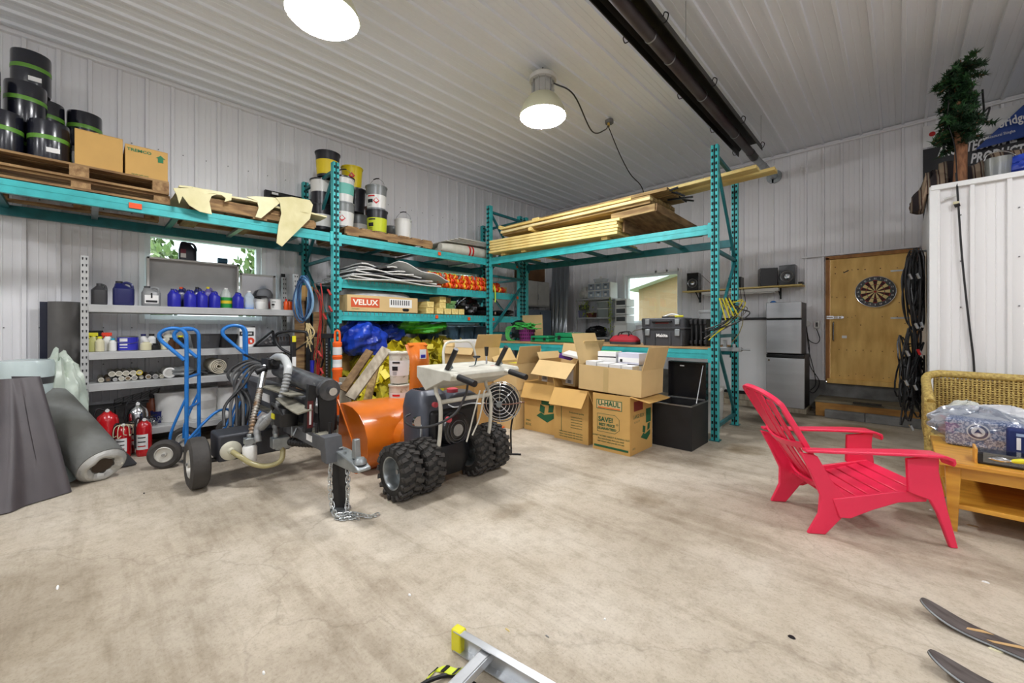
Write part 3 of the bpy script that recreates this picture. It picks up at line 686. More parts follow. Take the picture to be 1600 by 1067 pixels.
# ---------------------------------------------------------------- paint pails
pg = mat('grey_pail', (128, 132, 132), .35, .1); pw = mat('white_pail', (222, 222, 218), .35); pk = mat('dark_pail', (34, 34, 40), .3); py_ = mat('yellow_pail', (226, 202, 20), .35)
pyl = mat('yellow_label', (222, 196, 30), .5); plime = mat('lime_label', (196, 208, 40), .5); pr_ = mat('red_diamond', (204, 30, 34), .5); tealspl = mat('teal_splash', (110, 190, 176), .5)
pbrown = mat('brown_pail', (120, 66, 36), .4)
def pail(label, x, y, z, r=.145, h=.34, body=None, band=None, band2=None, zb=(.04, .2), lid=None, handle=False, diamond=False, words=None, face=-.75, group='paint pails on the rack top', name='paint_pail', rec=.86):
    t = thing(name, label, 'pail', (x, y, z), 0, group)
    body = body or pg
    rr = lambda q: r * (rec + (1 - rec) * q / h)
    MB().lathe([(rr(0), 0), (rr(h * .94), h * .94), (r * 1.03, h * .945), (r * 1.03, h * .965), (r * 1.0, h * .97)], n=24).build('body', body, t)
    MB().lathe([(r * 1.05, h * .93), (r * 1.06, h * .98), (r * .97, h), (r * .93, h * .975), (.01, h * .975)], n=24, caps=False).build('lid', lid or body, t)
    if band: MB().lathe([(rr(zb[0]) + .0015, zb[0]), (rr(zb[1]) + .0015, zb[1])], n=24, caps=False).build('label_band', band, t)
    if band2: MB().lathe([(rr(.14 * h) + .003, .14 * h), (rr(.36 * h) + .003, .36 * h)], n=24, caps=False).build('lower_band', band2, t)
    def patch(a0, a1, z0, z1, m, nm, off=.004):
        n = 6; mb = MB()
        mb.grid(lambda u, v: ((rr(z0 + (z1 - z0) * v) + off) * math.cos(a0 + (a1 - a0) * u), (rr(z0 + (z1 - z0) * v) + off) * math.sin(a0 + (a1 - a0) * u), z0 + (z1 - z0) * v), n, 1); mb.build(nm, m, t)
    if words:
        patch(face - .5, face + .1, zb[0] + (zb[1] - zb[0]) * .35, zb[0] + (zb[1] - zb[0]) * .62, ink_black, 'print_block'); patch(face - .45, face + .3, zb[0] + (zb[1] - zb[0]) * .82, zb[0] + (zb[1] - zb[0]) * .92, pr_ if diamond else ink_black, 'print_line')
        for q in range(3): patch(face - .45, face + .0, zb[0] + (zb[1] - zb[0]) * (.08 + .08 * q), zb[0] + (zb[1] - zb[0]) * (.105 + .08 * q), ink_black, 'print_line')
    if diamond:
        a = face + .45; zc = (zb[0] + zb[1]) / 2; s_ = .045; rad = rr(zc) + .005
        pts = [(rad * math.cos(a + d / rad), rad * math.sin(a + d / rad), zc + e) for d, e in ((-s_, 0), (0, -s_), (s_, 0), (0, s_))]
        MB().add(pts, [(0, 1, 2), (0, 2, 3)]).build('diamond_mark', pr_, t, smooth=0)
    if handle:
        a = face + 1.3; ex, ey = math.cos(a), math.sin(a); zz = h * .86
        MB().tube(curve([(ex * r, ey * r, zz), (ex * r * .85, ey * r * .85, zz + .1), (0, 0, zz + .17), (-ex * r * .85, -ey * r * .85, zz + .1), (-ex * r, -ey * r, zz)]), .003, n=5).build('wire_handle', steel, t)
        MB().tube([(ex * .05, ey * .05, zz + .163), (0, 0, zz + .17), (-ex * .05, -ey * .05, zz + .163)], .008, n=6).build('grip', black, t)
    return t
def pxy(px, X): p = onX(px, 400, X); return p.x, p.y
Z0 = 2.626
def PP(label, px, X, tier, **k):
    x, y = pxy(px, X); return pail(label, x, y, Z0 + tier * .343, **k)
PP('dark paint pail behind the rack post, at the bottom of its stack', 503, -5.72, 0, body=pk, band=pw)
PP('grey paint pail with white label and red diamond, just right of the rack post, lowest', 536, -5.42, 0, body=pg, band=pw, diamond=True, words=1, zb=(.02, .21), face=-.95)
PP('white and black paint pail seen left of the rack post, second tier', 503, -5.72, 1, body=pk, band=pw, zb=(.16, .32))
PP('white paint pail with teal splash and black lid, right of the rack post, second tier', 536, -5.42, 1, body=pw, band=tealspl, zb=(.1, .24), lid=pk, handle=True)
PP('black pail with yellow label topping the tallest stack', 512, -5.60, 2, body=pk, band=pyl, zb=(.03, .22), r=.152)
PP('brown lidded pail standing between the stacks, lowest tier', 560, -5.85, 0, body=pg, band=pw)
PP('dark pail of the second tier under the yellow pail', 555, -5.75, 1, body=pk)
PP('yellow pail with red diamond on top of the middle stack', 550, -5.75, 2, h=.30, body=py_, diamond=True, zb=(.06, .24), face=-.9)
PP('brown lidded pail in the second tier, beside the grey pail with a handle', 585, -5.95, 1, h=.2, body=pbrown)
PP('white pail with dark print behind the black and yellow one', 581, -5.92, 0, body=pw, band=pbrown, zb=(.02, .1))
PP('black pail with lime yellow label at the front of the pallet', 589, -5.42, 0, body=pk, band=plime, zb=(.03, .22), words=1, face=-.95)
PP('open grey pail with raised wire handle standing on the black and lime pail', 588, -5.42, 1, body=pg, band=pw, diamond=True, words=1, zb=(.02, .2), handle=True, face=-.95)
PP('plain white bucket with wire handle at the right end of the pallet', 630, -5.50, 0, body=pw, handle=True, r=.125, h=.32, band=None)
PP('slim grey pail between the lime label pail and the white bucket', 612, -5.95, 0, body=pg, r=.12, h=.3)
# white flattened sheets and a bagged roll
sh = thing('sheet_stack', 'stack of flat grey white sheets lying on the rack top next to the teal post', 'sheets', (-5.7, 4.6, 2.5))
for k in range(4): MB().box((-5.72 + .02 * k, 4.62, 2.71 + .016 * k), (.95, 1.3 - .1 * k, .012), (.03, -.02, .02 * k)).build('sheet', offwhite, sh, world=True, smooth=0)
bagm = mat('bag_plastic', (206, 204, 192), .3, 0, rgb2=(178, 176, 160), scale=5, bump=.3, bscale=12)
bg = thing('bagged_roll', 'long pale plastic wrapped roll with red stripes lying on the rack top', 'roll', (-5.35, 4.6, 2.503))
mb = MB(); secs = []
for i in range(13):
    f = i / 12; y = 3.92 + 1.2 * f; r = .1 * (1 - .35 * abs(2 * f - 1) ** 3); secs.append((y, r))
mb.lathe([(r, y) for y, r in secs], (-5.36, 0, 2.6), (0, 1, 0), n=16); mb.build('wrapped_body', bagm, bg, world=True)
for q in (4.46, 4.53): MB().lathe([(.1015, q), (.1015, q + .035)], (-5.36, 0, 2.6), (0, 1, 0), n=16, caps=False).build('stripe', red, bg, world=True)
tag(MB().loft([(-5.6, 4.5, 2.503, .28, .5, 3), (-5.6, 4.5, 2.6, .27, .48, 3), (-5.6, 4.5, 2.68, .2, .4, 3)], n=20).build('folded_tarp', bagm), 'folded pale tarp under the flat white sheets on the rack top', 'tarp')

# ---------------------------------------------------------------- lumber on the right rack
def plank(a, b, w, h, label, m=None, name='plank', grp='boards stacked on the right rack'):
    o = MB().bar(a, b, w, h).build(name, m or lumber, smooth=0, bevel=.002, seg=1)
    return tag(o, label, 'plank', grp)
def LR(x, y, z): return RR(x, y, z)
# bearers across the beams
for k, x in enumerate([.35, .78, 2.2]): plank(LR(x, -.05, 2.523), LR(x, .95, 2.523), .09, .04, ['cross bearer under the lumber, nearest the left post', 'cross bearer under the lumber, second from the left', 'cross bearer under the right end of the pale board stack'][k], lumber, 'bearer', 'cross bearers')
ords = ['lowest', 'second', 'third', 'fourth', 'topmost']
for r_ in range(5):
    z = 2.565 + r_ * .043
    for c_ in range(3):
        y = -.02 + c_ * .29; a0 = .13 + rnd(-.01, .03) ; b0 = 2.42 + rnd(-.03, .03) + .03 * c_
        plank(LR(a0, y, z), LR(b0, y + .06, z), .27, .036, 'pale yellow board in the front stack, %s layer, %s' % (ords[r_], ['front column', 'middle column', 'back column'][c_]))
z = 2.84
plank(LR(.95, -.1, z), LR(.95, .9, z), .06, .05, 'spacer block between the front stack and the boards above', lumber, 'spacer', 'cross bearers')
plank(LR(.3, -.08, z + .13), LR(.3, .9, z + .13), .05, .05, 'small spacer end at the far left of the upper boards', lumber, 'spacer', 'cross bearers')
oldl = mat('weathered_lumber', (176, 150, 98), .75, 0, rgb2=(120, 92, 54), scale=4, stretch=(.8, 6, 6), bump=.2)
for r_ in range(2):
    for c_ in range(3):
        plank(LR(.33, .08 + c_ * .26, z + .02 + r_ * .055), LR(2.85 + .02 * c_, .05 + c_ * .27, z + .055 + r_ * .055), .24, .05, 'long brownish board resting over the front stack, %s, %s' % (['lower', 'upper'][r_], ['front', 'middle', 'back'][c_]), oldl)
plank(LR(.33, -.04, z + .04), LR(2.86, -.06, z + .085), .09, .036, 'bright narrow board along the front of the upper stack', mat('pale_board', (240, 226, 176), .6, 0, rgb2=(220, 196, 130), scale=4, stretch=(.6, 7, 7)))
plank(LR(.32, -.03, z + .1), LR(2.6, -.02, z + .135), .12, .03, 'thin yellow board just over the bright narrow one', lumber)
plank(LR(.95, .02, z + .148), LR(1.08, .02, z + .15), .12, .045, 'short off-cut block on the upper boards', lumber, 'block')
for c_ in range(3):
    plank(LR(.3, .18 + c_ * .24, z + .165), LR(3.02, .14 + c_ * .24, z + .205), .2, .04, 'dark yellow board in the top layer, %s' % ['front', 'middle', 'back'][c_], oldl)
plank(LR(.9, .3, z + .215), LR(3.0, .34, z + .25), .12, .05, 'green yellow beam near the top of the lumber pile', mat('treated', (206, 180, 70), .6, 0, rgb2=(168, 140, 44), scale=4, stretch=(.6, 7, 7)))
plank(LR(1.2, .52, z + .262), LR(3.95, .40, z + .33), .16, .04, 'long board on top of the pile sticking out past the right post', lumber)
plank(LR(2.3, .7, z + .28), LR(4.1, .62, z + .335), .16, .04, 'back board on top of the pile sticking out past the right post', lumber)
# frame panels leaning out of the stack at the right
fpn = thing('framed_lid', 'weathered framed wooden panel lying tilted at the right end of the pile', 'panel', LR(2.75, .4, 2.55))
brn = mat('weathered_brown', (140, 112, 76), .8, 0, rgb2=(96, 72, 46), scale=4, stretch=(5, 1, 5), bump=.2)
MB().bar(LR(2.30, -.02, 2.79), LR(2.92, -.08, 2.80), .04, .09).build('front_rail', oldl, fpn, world=True, smooth=0)
MB().bar(LR(2.92, -.08, 2.80), LR(3.18, .95, 2.62), .04, .1).build('side_rail', brn, fpn, world=True, smooth=0)
MB().bar(LR(2.45, .9, 2.62), LR(3.18, .95, 2.62), .04, .09).build('back_rail', brn, fpn, world=True, smooth=0)
MB().add([LR(2.32, 0, 2.78), LR(2.9, -.06, 2.77), LR(3.16, .93, 2.60), LR(2.45, .9, 2.60)] + [LR(2.32, 0, 2.765), LR(2.9, -.06, 2.755), LR(3.16, .93, 2.585), LR(2.45, .9, 2.585)], [(0, 1, 2, 3), (4, 5, 6, 7), (0, 1, 5, 4), (1, 2, 6, 5), (2, 3, 7, 6), (3, 0, 4, 7)]).build('board', brn, fpn, world=True, smooth=0)
tag(MB().bar(LR(2.45, .02, 2.66), LR(2.62, .86, 2.62), .03, .16).build('dark_plank', brn, smooth=0), 'dark weathered plank on edge at the right end of the pale board stack', 'plank')
mb = MB()
for k in range(7): mb.bar(LR(2.95 + rnd(-.05, .1), .1 + .1 * k, z + .2 + rnd(-.04, .05)), LR(3.1 + rnd(0, .06), .12 + .1 * k, z + .17 + rnd(-.05, .06)), .03, .02)
o = mb.build('broken_splinters', blackm, smooth=0); tag(o, 'dark broken bits sticking out at the right end of the upper boards', 'debris', kind='stuff')
# ---------------------------------------------------------------- grey slotted shelf under the window
GX, GX2, GY0, GY1 = -5.75, -6.2, -.02, 1.89
gs = thing('storage_shelf', 'grey slotted steel shelf full of jugs and cans under the left window', 'shelf', ((GX + GX2) / 2, (GY0 + GY1) / 2, 0))
hole = mat('punched_hole', (40, 40, 42), .8)
for x in (GX, GX2):
    for y in (GY0, GY1):
        mb = MB(); mb.box((x, y, 1.0), (.05, .055, 2.0))
        fx = .026
        for k in range(31):
            z = .05 + k * .064
            for s_ in (-1, 1): mb.prism([(-.006, .012), (.006, .012), (.002, -.014), (-.004, -.010)], lambda a, b, t, s_=s_, z=z: (x + fx + .0015 * t, y + s_ * (.013 + a), z + b), m=1)
        mb.build('post', [grey_paint, hole], gs, world=True, smooth=0)
for z in (1.53, 1.06, .75, .25):
    MB().box(((GX + GX2) / 2, (GY0 + GY1) / 2, z - .008), (GX - GX2 + .03, GY1 - GY0 - .04, .016)).build('shelf_board', grey_paint, gs, world=True, smooth=0)
    for x in (GX + .02, GX2 - .02): MB().box((x, (GY0 + GY1) / 2, z - .042), (.03, GY1 - GY0 - .05, .068)).build('beam', grey_paint, gs, world=True, bevel=.003, seg=1)
    for y in (GY0, GY1): MB().box(((GX + GX2) / 2, y, z - .05), (GX - GX2 - .05, .03, .05)).build('side_beam', grey_paint, gs, world=True, smooth=0)
S1, S2, S3, S4 = 1.532, 1.062, .752, .252
def gy(px, X): return onX(px, 500, X).y
dgrey = mat('dark_grey_plastic', (66, 66, 68), .4); navy = mat('navy_plastic', (30, 36, 92), .32, coat=.3); mgrey = mat('silver_plastic', (132, 134, 134), .35)
clear_pl = glass_mat('clear_plastic', (222, 232, 238), .12, .1)
def jug(label, x, y, z, w, d, h, m, capm=None, lab=None, labm=None, offset=.25, grp='jugs and bottles on the top shelf', rz=0, name='jug', words=None, neck=.2):
    """oil-jug: square body, sloped shoulder, off-centre neck and a handle; width w along local y"""
    t = thing(name, label, 'bottle', (x, y, z), rz, grp)
    hb = h * .68; oy = -w * offset * .8
    MB().loft([(0, 0, 0, d * .46, w * .47, 5), (0, 0, .012, d * .5, w * .5, 5), (0, 0, hb, d * .5, w * .5, 5), (0, oy * .5, h * .8, d * .36, w * .32, 3), (0, oy, h * .88, d * .2, w * neck, 2.2), (0, oy, h * .92, d * .18, w * neck * .8, 2)], n=20).build('body', m, t)
    MB().lathe([(w * neck * .85, h * .91), (w * neck * .85, h), (w * neck * .6, h * 1.0)], (0, oy, 0), n=12).build('cap', capm or m, t)
    MB().tube(curve([(0, oy + w * .1, h * .86), (0, w * .12, h * .95), (0, w * .36, h * .88), (0, w * .42, h * .66)], 5), min(.014, w * .1), n=8).build('handle', m, t)
    if labm:
        MB().box((d * .5 + .001, 0, hb * .5), (.003, w * .72, hb * .6)).build('paper_label', labm, t, smooth=0)
        MB().box((d * .5 + .003, 0, hb * .34), (.002, w * .6, hb * .16)).build('label_print', ink_black, t, smooth=0)
    if words: lettering(words[0], words[1], words[2], t, (d * .5 + .004, words[3], words[4]), (PI / 2, 0, PI / 2), bold=.003)
    return t
X1 = -5.86
jug('dark grey jug with twin handles at the left end of the top shelf', X1, gy(155, X1), S1, .12, .14, .215, dgrey, offset=.0)
jug('large navy blue jug, second from the left on the top shelf', X1, gy(193, X1), S1, .165, .16, .25, navy, black)
jug('silver grey oil jug with a white label reading 1', X1, gy(236, X1), S1, .155, .12, .215, mgrey, dgrey, labm=label_white, words=('1', .07, ink_black, 0, .11))
for k, (px, wd_) in enumerate([(272, .092), (297, .09), (315, .088), (335, .09), (372, .09)]):
    jug(['small royal blue jug nearest the silver oil jug', 'small royal blue jug, second of the row of blue ones', 'small royal blue jug, third of the row of blue ones', 'small royal blue jug just left of the green labelled jug', 'small royal blue jug beside the clear bottle of blue fluid'][k], X1 + .02, gy(px, X1 + .02), S1, wd_, .1, .2, blue_pl, navy, grp='small royal blue jugs', rz=.5)
for k, (px, m_, c_) in enumerate([(283, navy, clip_o), (308, navy, black), (325, mat('purple_plastic', (92, 84, 150), .4), mat('yellow_cap', (226, 210, 30), .4))]):
    jug(['navy bottle with orange cap behind the blue jugs', 'dark navy bottle behind the third blue jug', 'purple grey bottle with a yellow cap behind the blue jugs'][k], -6.04, gy(px, -6.04), S1, .1, .09, .24 + .01 * k, m_, c_, offset=0)
t = thing('clear_jug', 'clear jug with green and yellow label between the blue jugs', 'bottle', (-5.93, gy(353, -5.93), S1))
MB().loft([(0, 0, 0, .055, .06, 3), (0, 0, .15, .055, .06, 3), (0, 0, .2, .04, .045, 2), (0, 0, .235, .02, .02, 2)]).build('body', mat('milky_plastic', (196, 204, 196), .3, alpha=.75), t)
MB().loft([(0, 0, .01, .057, .062, 3), (0, 0, .06, .057, .062, 3)], caps=False).build('lower_label', mat('green_label', (26, 142, 56), .5), t)
MB().loft([(0, 0, .06, .0572, .0622, 3), (0, 0, .095, .0572, .0622, 3)], caps=False).build('yellow_label', pyl, t)
MB().loft([(0, 0, .095, .057, .062, 3), (0, 0, .135, .057, .062, 3)], caps=False).build('upper_label', MATS['green_label'], t)
MB().lathe([(.021, .23), (.021, .25)], n=12).build('cap', white_pl, t)
t = thing('clear_bottle', 'clear waisted bottle a quarter full of blue fluid', 'bottle', (-5.85, gy(389, -5.85), S1))
MB().loft([(0, 0, 0, .045, .05, 3), (0, 0, .07, .05, .052, 3), (0, 0, .1, .042, .045, 3), (0, 0, .15, .05, .055, 3), (0, 0, .185, .03, .034, 2), (0, 0, .21, .016, .016, 2)]).build('body', mat('clear_shell', (206, 222, 232), .2, alpha=.55), t)
MB().loft([(0, 0, .004, .0455, .0505, 3), (0, 0, .05, .047, .0505, 3)]).build('blue_fluid', mat('blue_fluid', (40, 120, 220), .2), t)
MB().lathe([(.018, .205), (.018, .225)], n=12).build('cap', white_pl, t)
t = thing('white_jar', 'squat white jar with lid next to the blue fluid bottle', 'jar', (-5.84, gy(407, -5.84), S1))
MB().lathe([(.05, 0), (.054, .01), (.054, .085), (.048, .1)]).build('body', white_pl, t); MB().lathe([(.052, .098), (.052, .122), (.045, .125)]).build('lid', offwhite, t)
pail('white tub with dark printed words near the right post of the top shelf', -5.85, gy(431, -5.85), S1, r=.062, h=.135, body=pw, words=1, zb=(.02, .11), face=-.6, group='tubs on the top shelf', rec=.95)
for k in range(3):
    t = thing('spray_bottle', ['orange bottle at the right end of the top shelf, front', 'orange bottle at the right end of the top shelf, middle', 'orange and black bottle at the right end of the top shelf, back'][k], 'bottle', (-5.84 - .07 * k, gy(447 + 5 * k, -5.84 - .07 * k), S1), group='orange bottles on the top shelf')
    MB().lathe([(.026, 0), (.028, .01), (.028, .1), (.012, .125)], n=14).build('body', mat('orange_bottle', (226, 84, 20), .35), t); MB().lathe([(.014, .124), (.014, .145)], n=10).build('cap', black if k else red, t)
# shallow metal pan standing against the window
pn = thing('metal_pan', 'shallow pale grey metal tray standing upright in front of the left window', 'tray', (-6.17, .9, S1))
a_, b_, zt = .46, 1.335, 2.10
mb = MB(); mb.box((-6.2, (a_ + b_) / 2, (S1 + zt) / 2), (.006, b_ - a_, zt - S1)); mb.build('back_sheet', grey_paint, pn, world=True, smooth=0)
mb = MB()
for (y0, y1, z0, z1) in [(a_, b_, zt - .006, zt), (a_, b_, S1, S1 + .006), (a_, a_ + .006, S1, zt), (b_ - .006, b_, S1, zt)]: mb.box((-6.15, (y0 + y1) / 2, (z0 + z1) / 2), (.1, y1 - y0, z1 - z0))
for (y0, y1, z0, z1) in [(a_, b_, zt - .02, zt), (a_, a_ + .02, S1, zt), (b_ - .02, b_, S1, zt)]: mb.box((-6.1, (y0 + y1) / 2, (z0 + z1) / 2), (.006, y1 - y0, z1 - z0))
mb.build('rim', offwhite, pn, world=True, smooth=0)
t = thing('jug', 'black jug with a red marked label standing on top of the grey metal tray', 'bottle', (-6.15, gy(293, -6.15), zt + .002))
MB().loft([(0, 0, 0, .045, .085, 4), (0, 0, .12, .045, .085, 4), (0, -.02, .19, .04, .05, 3), (0, -.03, .215, .03, .03, 2)], n=20).build('body', mat('black_jug', (30, 32, 44), .35), t)
MB().tube(curve([(0, .0, .205), (0, .05, .2), (0, .075, .16), (0, .08, .12)], 5), .014).build('handle', MATS['black_jug'], t)
MB().box((.046, -.045, .05), (.003, .05, .05)).build('paper_label', label_white, t, smooth=0); MB().box((.046, -.045, .1), (.003, .05, .05)).build('red_label', mat('maroon_label', (110, 30, 50), .5), t, smooth=0)
t = thing('tape_roll', 'small blue roll lying on its side on top of the grey metal tray', 'roll', (-6.15, gy(346, -6.15), zt + .002))
MB().cyl((0, -.04, .036), (0, .06, .036), .035, n=18).build('roll', mat('petrol_blue', (40, 84, 110), .5), t)
t = thing('framed_mirror', 'framed mirror leaning behind the jars at the right of the top shelf', 'mirror', (-6.17, 1.56, S1))
mb = MB(); [mb.box((-6.17, y, z), (.02, w, h)) for (y, z, w, h) in ((1.37, 1.77, .025, .47), (1.76, 1.77, .025, .47), (1.565, 1.995, .41, .025), (1.565, 1.545, .41, .025))]; mb.build('frame', offwhite, t, world=True, smooth=0)
MB().box((-6.175, 1.565, 1.77), (.006, .38, .44)).build('glass', chrome, t, world=True, smooth=0)
t = thing('cap', 'grey baseball cap propped in front of the mirror', 'cap', (-6.08, 1.62, 1.66 - .125))
MB().loft([(0, 0, .16, .06, .09, 2), (0, 0, .21, .07, .095, 2), (0, 0, .26, .05, .07, 2), (0, 0, .28, .02, .03, 2)]).build('crown', mat('grey_cloth', (120, 122, 126), .8), t)
MB().loft([(.03, -.07, .17, .08, .09, 2), (.03, -.07, .178, .08, .09, 2)]).build('visor', black, t)
MB().cyl((0, 0, 0), (0, 0, .165), .04, n=12).build('stand_jar', white_pl, t)
t = thing('slotted_bracket', 'slotted steel bracket on the wall right of the window', 'bracket', (XL + .03, gy(441, XL), 1.85))
mb = MB(); mb.box((.005, 0, .1), (.01, .05, .22)); mb.build('plate', blackm, t, smooth=0)

# ---- second shelf
def bottle(label, x, y, z, r, h, m, capm, name='bottle', grp='bottles on the second shelf', neck=.45, ch=.12, bandm=None):
    t = thing(name, label, 'bottle', (x, y, z), 0, grp)
    MB().lathe([(r * .95, 0), (r, .008), (r, h * .68), (r * neck, h * .84), (r * neck, h * .88)], n=16).build('body', m, t)
    MB().lathe([(r * neck * 1.2, h * .87), (r * neck * 1.2, h), (r * neck, h * 1.0)], n=12).build('cap', capm, t)
    if bandm: MB().lathe([(r + .001, h * .15), (r + .001, h * .55)], n=16, caps=False).build('paper_label', bandm, t)
    return t
def spray(label, x, y, z, h, m, trig):
    t = thing('spray_bottle', label, 'bottle', (x, y, z), 0, 'bottles on the second shelf')
    MB().loft([(0, 0, 0, .035, .045, 3), (0, 0, h * .55, .035, .045, 3), (0, 0, h * .78, .016, .018, 2)], n=16).build('body', m, t)
    mb = MB(); mb.box((.0, -.005, h * .9), (.028, .075, .035)); mb.box((0, -.035, h * .82), (.014, .012, .05), (.4, 0, 0)); mb.cyl((0, 0, h * .76), (0, 0, h * .86), .016, n=10); mb.build('trigger_head', trig, t, bevel=.004)
    return t
yc = mat('yellow_trigger', (222, 214, 40), .4); ivory = mat('ivory_plastic', (216, 210, 176), .45); brownb = mat('amber_bottle', (70, 44, 26), .3)
spray('bottle with yellow trigger head at the left end of the second shelf', -5.84, gy(146, -5.84), S2, .19, mat('pale_lime_bottle', (196, 196, 120), .35), yc)
bottle('white bottle with yellow fluid beside the left post of the second shelf', -5.8, gy(156, -5.8), S2, .034, .15, ivory, yc)
spray('white spray bottle with red trigger on the second shelf', -5.9, gy(168, -5.9), S2, .19, white_pl, mat('red_trigger', (222, 60, 30), .4))
bottle('small light blue capped can beside the blue paint tin', -5.84, gy(176, -5.84), S2, .03, .13, white_pl, mat('aqua', (40, 160, 190), .4))
t = pail('blue paint tin with white printed lines and wire handle on the second shelf', -5.88, gy(200, -5.88), S2, r=.082, h=.15, body=steel, band=blue_pl, zb=(.005, .138), group=None or 'paint tins on the second shelf', rec=1.0, name='paint_tin')
for q, (dz, hh) in enumerate([(.115, .012), (.095, .018), (.055, .014), (.03, .008)]):
    mb = MB(); mb.grid(lambda u, v: (.0845 * math.cos(-.55 + .8 * u - .35), .0845 * math.sin(-.55 + .8 * u - .35), dz + hh * v), 6, 1); mb.build('print_line', label_white, t)
MB().tube(curve([(.0, -.085, .11), (.06, -.075, .09), (.09, .01, .075), (.05, .075, .09), (.0, .085, .11)], 6), .0025, n=5).build('wire_handle', steel, t)
for k, (px, X, r, h, m_, c_, lb) in enumerate([(228, -5.82, .05, .10, ivory, white_pl, 'squat ivory bottle lying against the blue paint tin'), (224, -5.98, .036, .17, white_pl, navy, 'white bottle with navy cap behind the ivory one'), (237, -6.0, .04, .17, white_pl, black, 'white round bottle with black cap, middle of the second shelf'), (243, -5.82, .042, .07, black, black, 'small black cup on the second shelf'), (250, -5.98, .034, .18, black, red, 'dark bottle with red cap on the second shelf'), (256, -5.84, .03, .12, ivory, white_pl, 'ivory bottle behind the hand truck handle'), (262, -6.02, .05, .2, mat('milk_glass', (206, 204, 190), .3), white_pl, 'large milky jar with white lid on the second shelf'), (268, -5.82, .03, .13, brownb, black, 'amber brown bottle left of the hand truck rail'), (275, -5.85, .036, .11, brownb, black, 'squat amber bottle at the hand truck rail'), (282, -5.98, .04, .15, black, yc, 'black bottle with yellow cap behind the hand truck')]):
    bottle(lb, X, gy(px, X), S2, r, h, m_, c_, neck=.5)
def tub(label, px, X, r, h, m, grp='black tubs on the second shelf', z=S2):
    t = thing('plastic_tub', label, 'tub', (X, gy(px, X), z), 0, grp)
    MB().lathe([(r * .8, 0), (r, h * .96), (r * 1.06, h * .97), (r * 1.06, h), (r * .97, h), (r * .78, .01), (.001, .01)], n=24).build('tub', m, t)
tub('wide black tub on the second shelf between the two hand trucks', 322, -5.93, .15, .165, dgrey)
tub('second black tub on the second shelf, right of the wide one', 353, -5.96, .12, .16, black)
t = thing('printed_box', 'white carton with black heading and red round emblem on the second shelf', 'box', (-5.9, gy(385, -5.9), S2))
MB().box((0, 0, .12), (.12, .17, .24)).build('carton', label_white, t, bevel=.003)
MB().box((.061, -.01, .165), (.002, .15, .055)).build('black_heading', ink_black, t, smooth=0)
lettering('POLARIS', .03, label_white, t, (.0625, -.01, .165), (PI / 2, 0, PI / 2), bold=.0012)
MB().cyl((.0605, .03, .075), (.0625, .03, .075), .042, n=20).build('red_emblem', mat('red_orange', (224, 66, 34), .5), t); MB().box((.0632, .035, .07), (.001, .02, .035), (.3, 0, 0)).build('emblem_mark', label_white, t, smooth=0)
MB().cyl((.02, -.07, .245), (.0, .09, .25), .012, n=10).build('loose_rod', steel, t)
t = thing('machine_bracket', 'triangular black cast bracket on the right of the second shelf', 'bracket', (-5.82, gy(415, -5.82), S2))
mb = MB(); tri = [(-.13, 0), (.11, 0), (.08, .19)]
for (a, b), (c_, d) in zip(tri, tri[1:] + tri[:1]): mb.bar((0, a, b + .01), (0, c_, d + .01), .04, .022)
mb.build('frame', blackm, t, smooth=0)
MB().prism([(-.08, .02), (.08, .02), (.06, .14)], lambda a, b, tt: (-.01 + tt * .012, a, b)).build('web', dgrey, t, smooth=0)
for (a, b) in ((0, .05), (.05, .06), (.04, .1)): MB().cyl((.003, a, b), (.02, a, b), .014, n=12).build('boss', steel, t)
t = thing('engine_part', 'dark ribbed engine part beside the triangular bracket', 'machine part', (-5.93, gy(440, -5.93), S2))
MB().loft([(0, 0, 0, .08, .12, 3), (0, 0, .06, .09, .13, 3), (0, .02, .13, .05, .08, 2.5), (0, .03, .16, .03, .05, 2)]).build('casting', dgrey, t)
for k in range(6): MB().box((.0, -.1 + .035 * k, .07), (.17, .007, .1)).build('fin', brownb if k % 2 else blackm, t, smooth=0)
# black sheet leaning between wall and shelf
tag(MB().prism([(-.02, 1.06), (.16, 1.06), (.115, 1.27), (-.02, 1.27)], lambda a, b, t: (-6.17 + t * .01, a, b)).build('black_sheet', black, smooth=0), 'black sheet standing behind the spray bottles on the second shelf', 'sheet')

# ---- third shelf: cardboard and plastic tubes seen end-on
tubem = mat('tube_side', (170, 166, 150), .5); tube_end = mat('tube_end', (218, 214, 200), .5); tube_dk = mat('tube_dark', (110, 92, 66), .6)
def ctube(label, px, X, z, r, L=.42, m=None, e=None, tilt=0):
    y = gy(px, X); t = thing('caulk_tube', label, 'tube', (X, y, z), tilt, 'caulk tubes on the third shelf')
    MB().cyl((-L, 0, r), (-.004, 0, r), r, n=16).build('tube', m or tubem, t); MB().lathe([(r, -.004), (r * 1.02, 0), (r * .8, .002), (r * .75, -.006), (.001, -.006)], (0, 0, r), (1, 0, 0), n=16, caps=False).build('end_cap', e or tube_end, t)
names = ['first', 'second', 'third', 'fourth', 'fifth', 'sixth', 'seventh', 'eighth', 'ninth', 'tenth', 'eleventh', 'twelfth']
for k, (px, r) in enumerate([(158, .022), (169, .022), (180, .018), (190, .024), (200, .022), (210, .024), (221, .022), (232, .024), (243, .024), (253, .02)]):
    ctube('caulk tube lying end-on, %s from the left in the bottom row of the third shelf' % names[k], px, -5.80, S3, r, m=[tubem, tube_dk, steel][k % 3], e=[tube_end, offwhite, dgrey][(k * 7) % 5 % 3])
for k, (px, r) in enumerate([(175, .027), (186, .027), (197, .027), (208, .026), (218, .026)]):
    ctube('caulk tube lying end-on, %s from the left in the upper row of the third shelf' % names[k], px, -5.82, S3 + .047, r, m=tubem, e=tube_end if k != 4 else pyl)
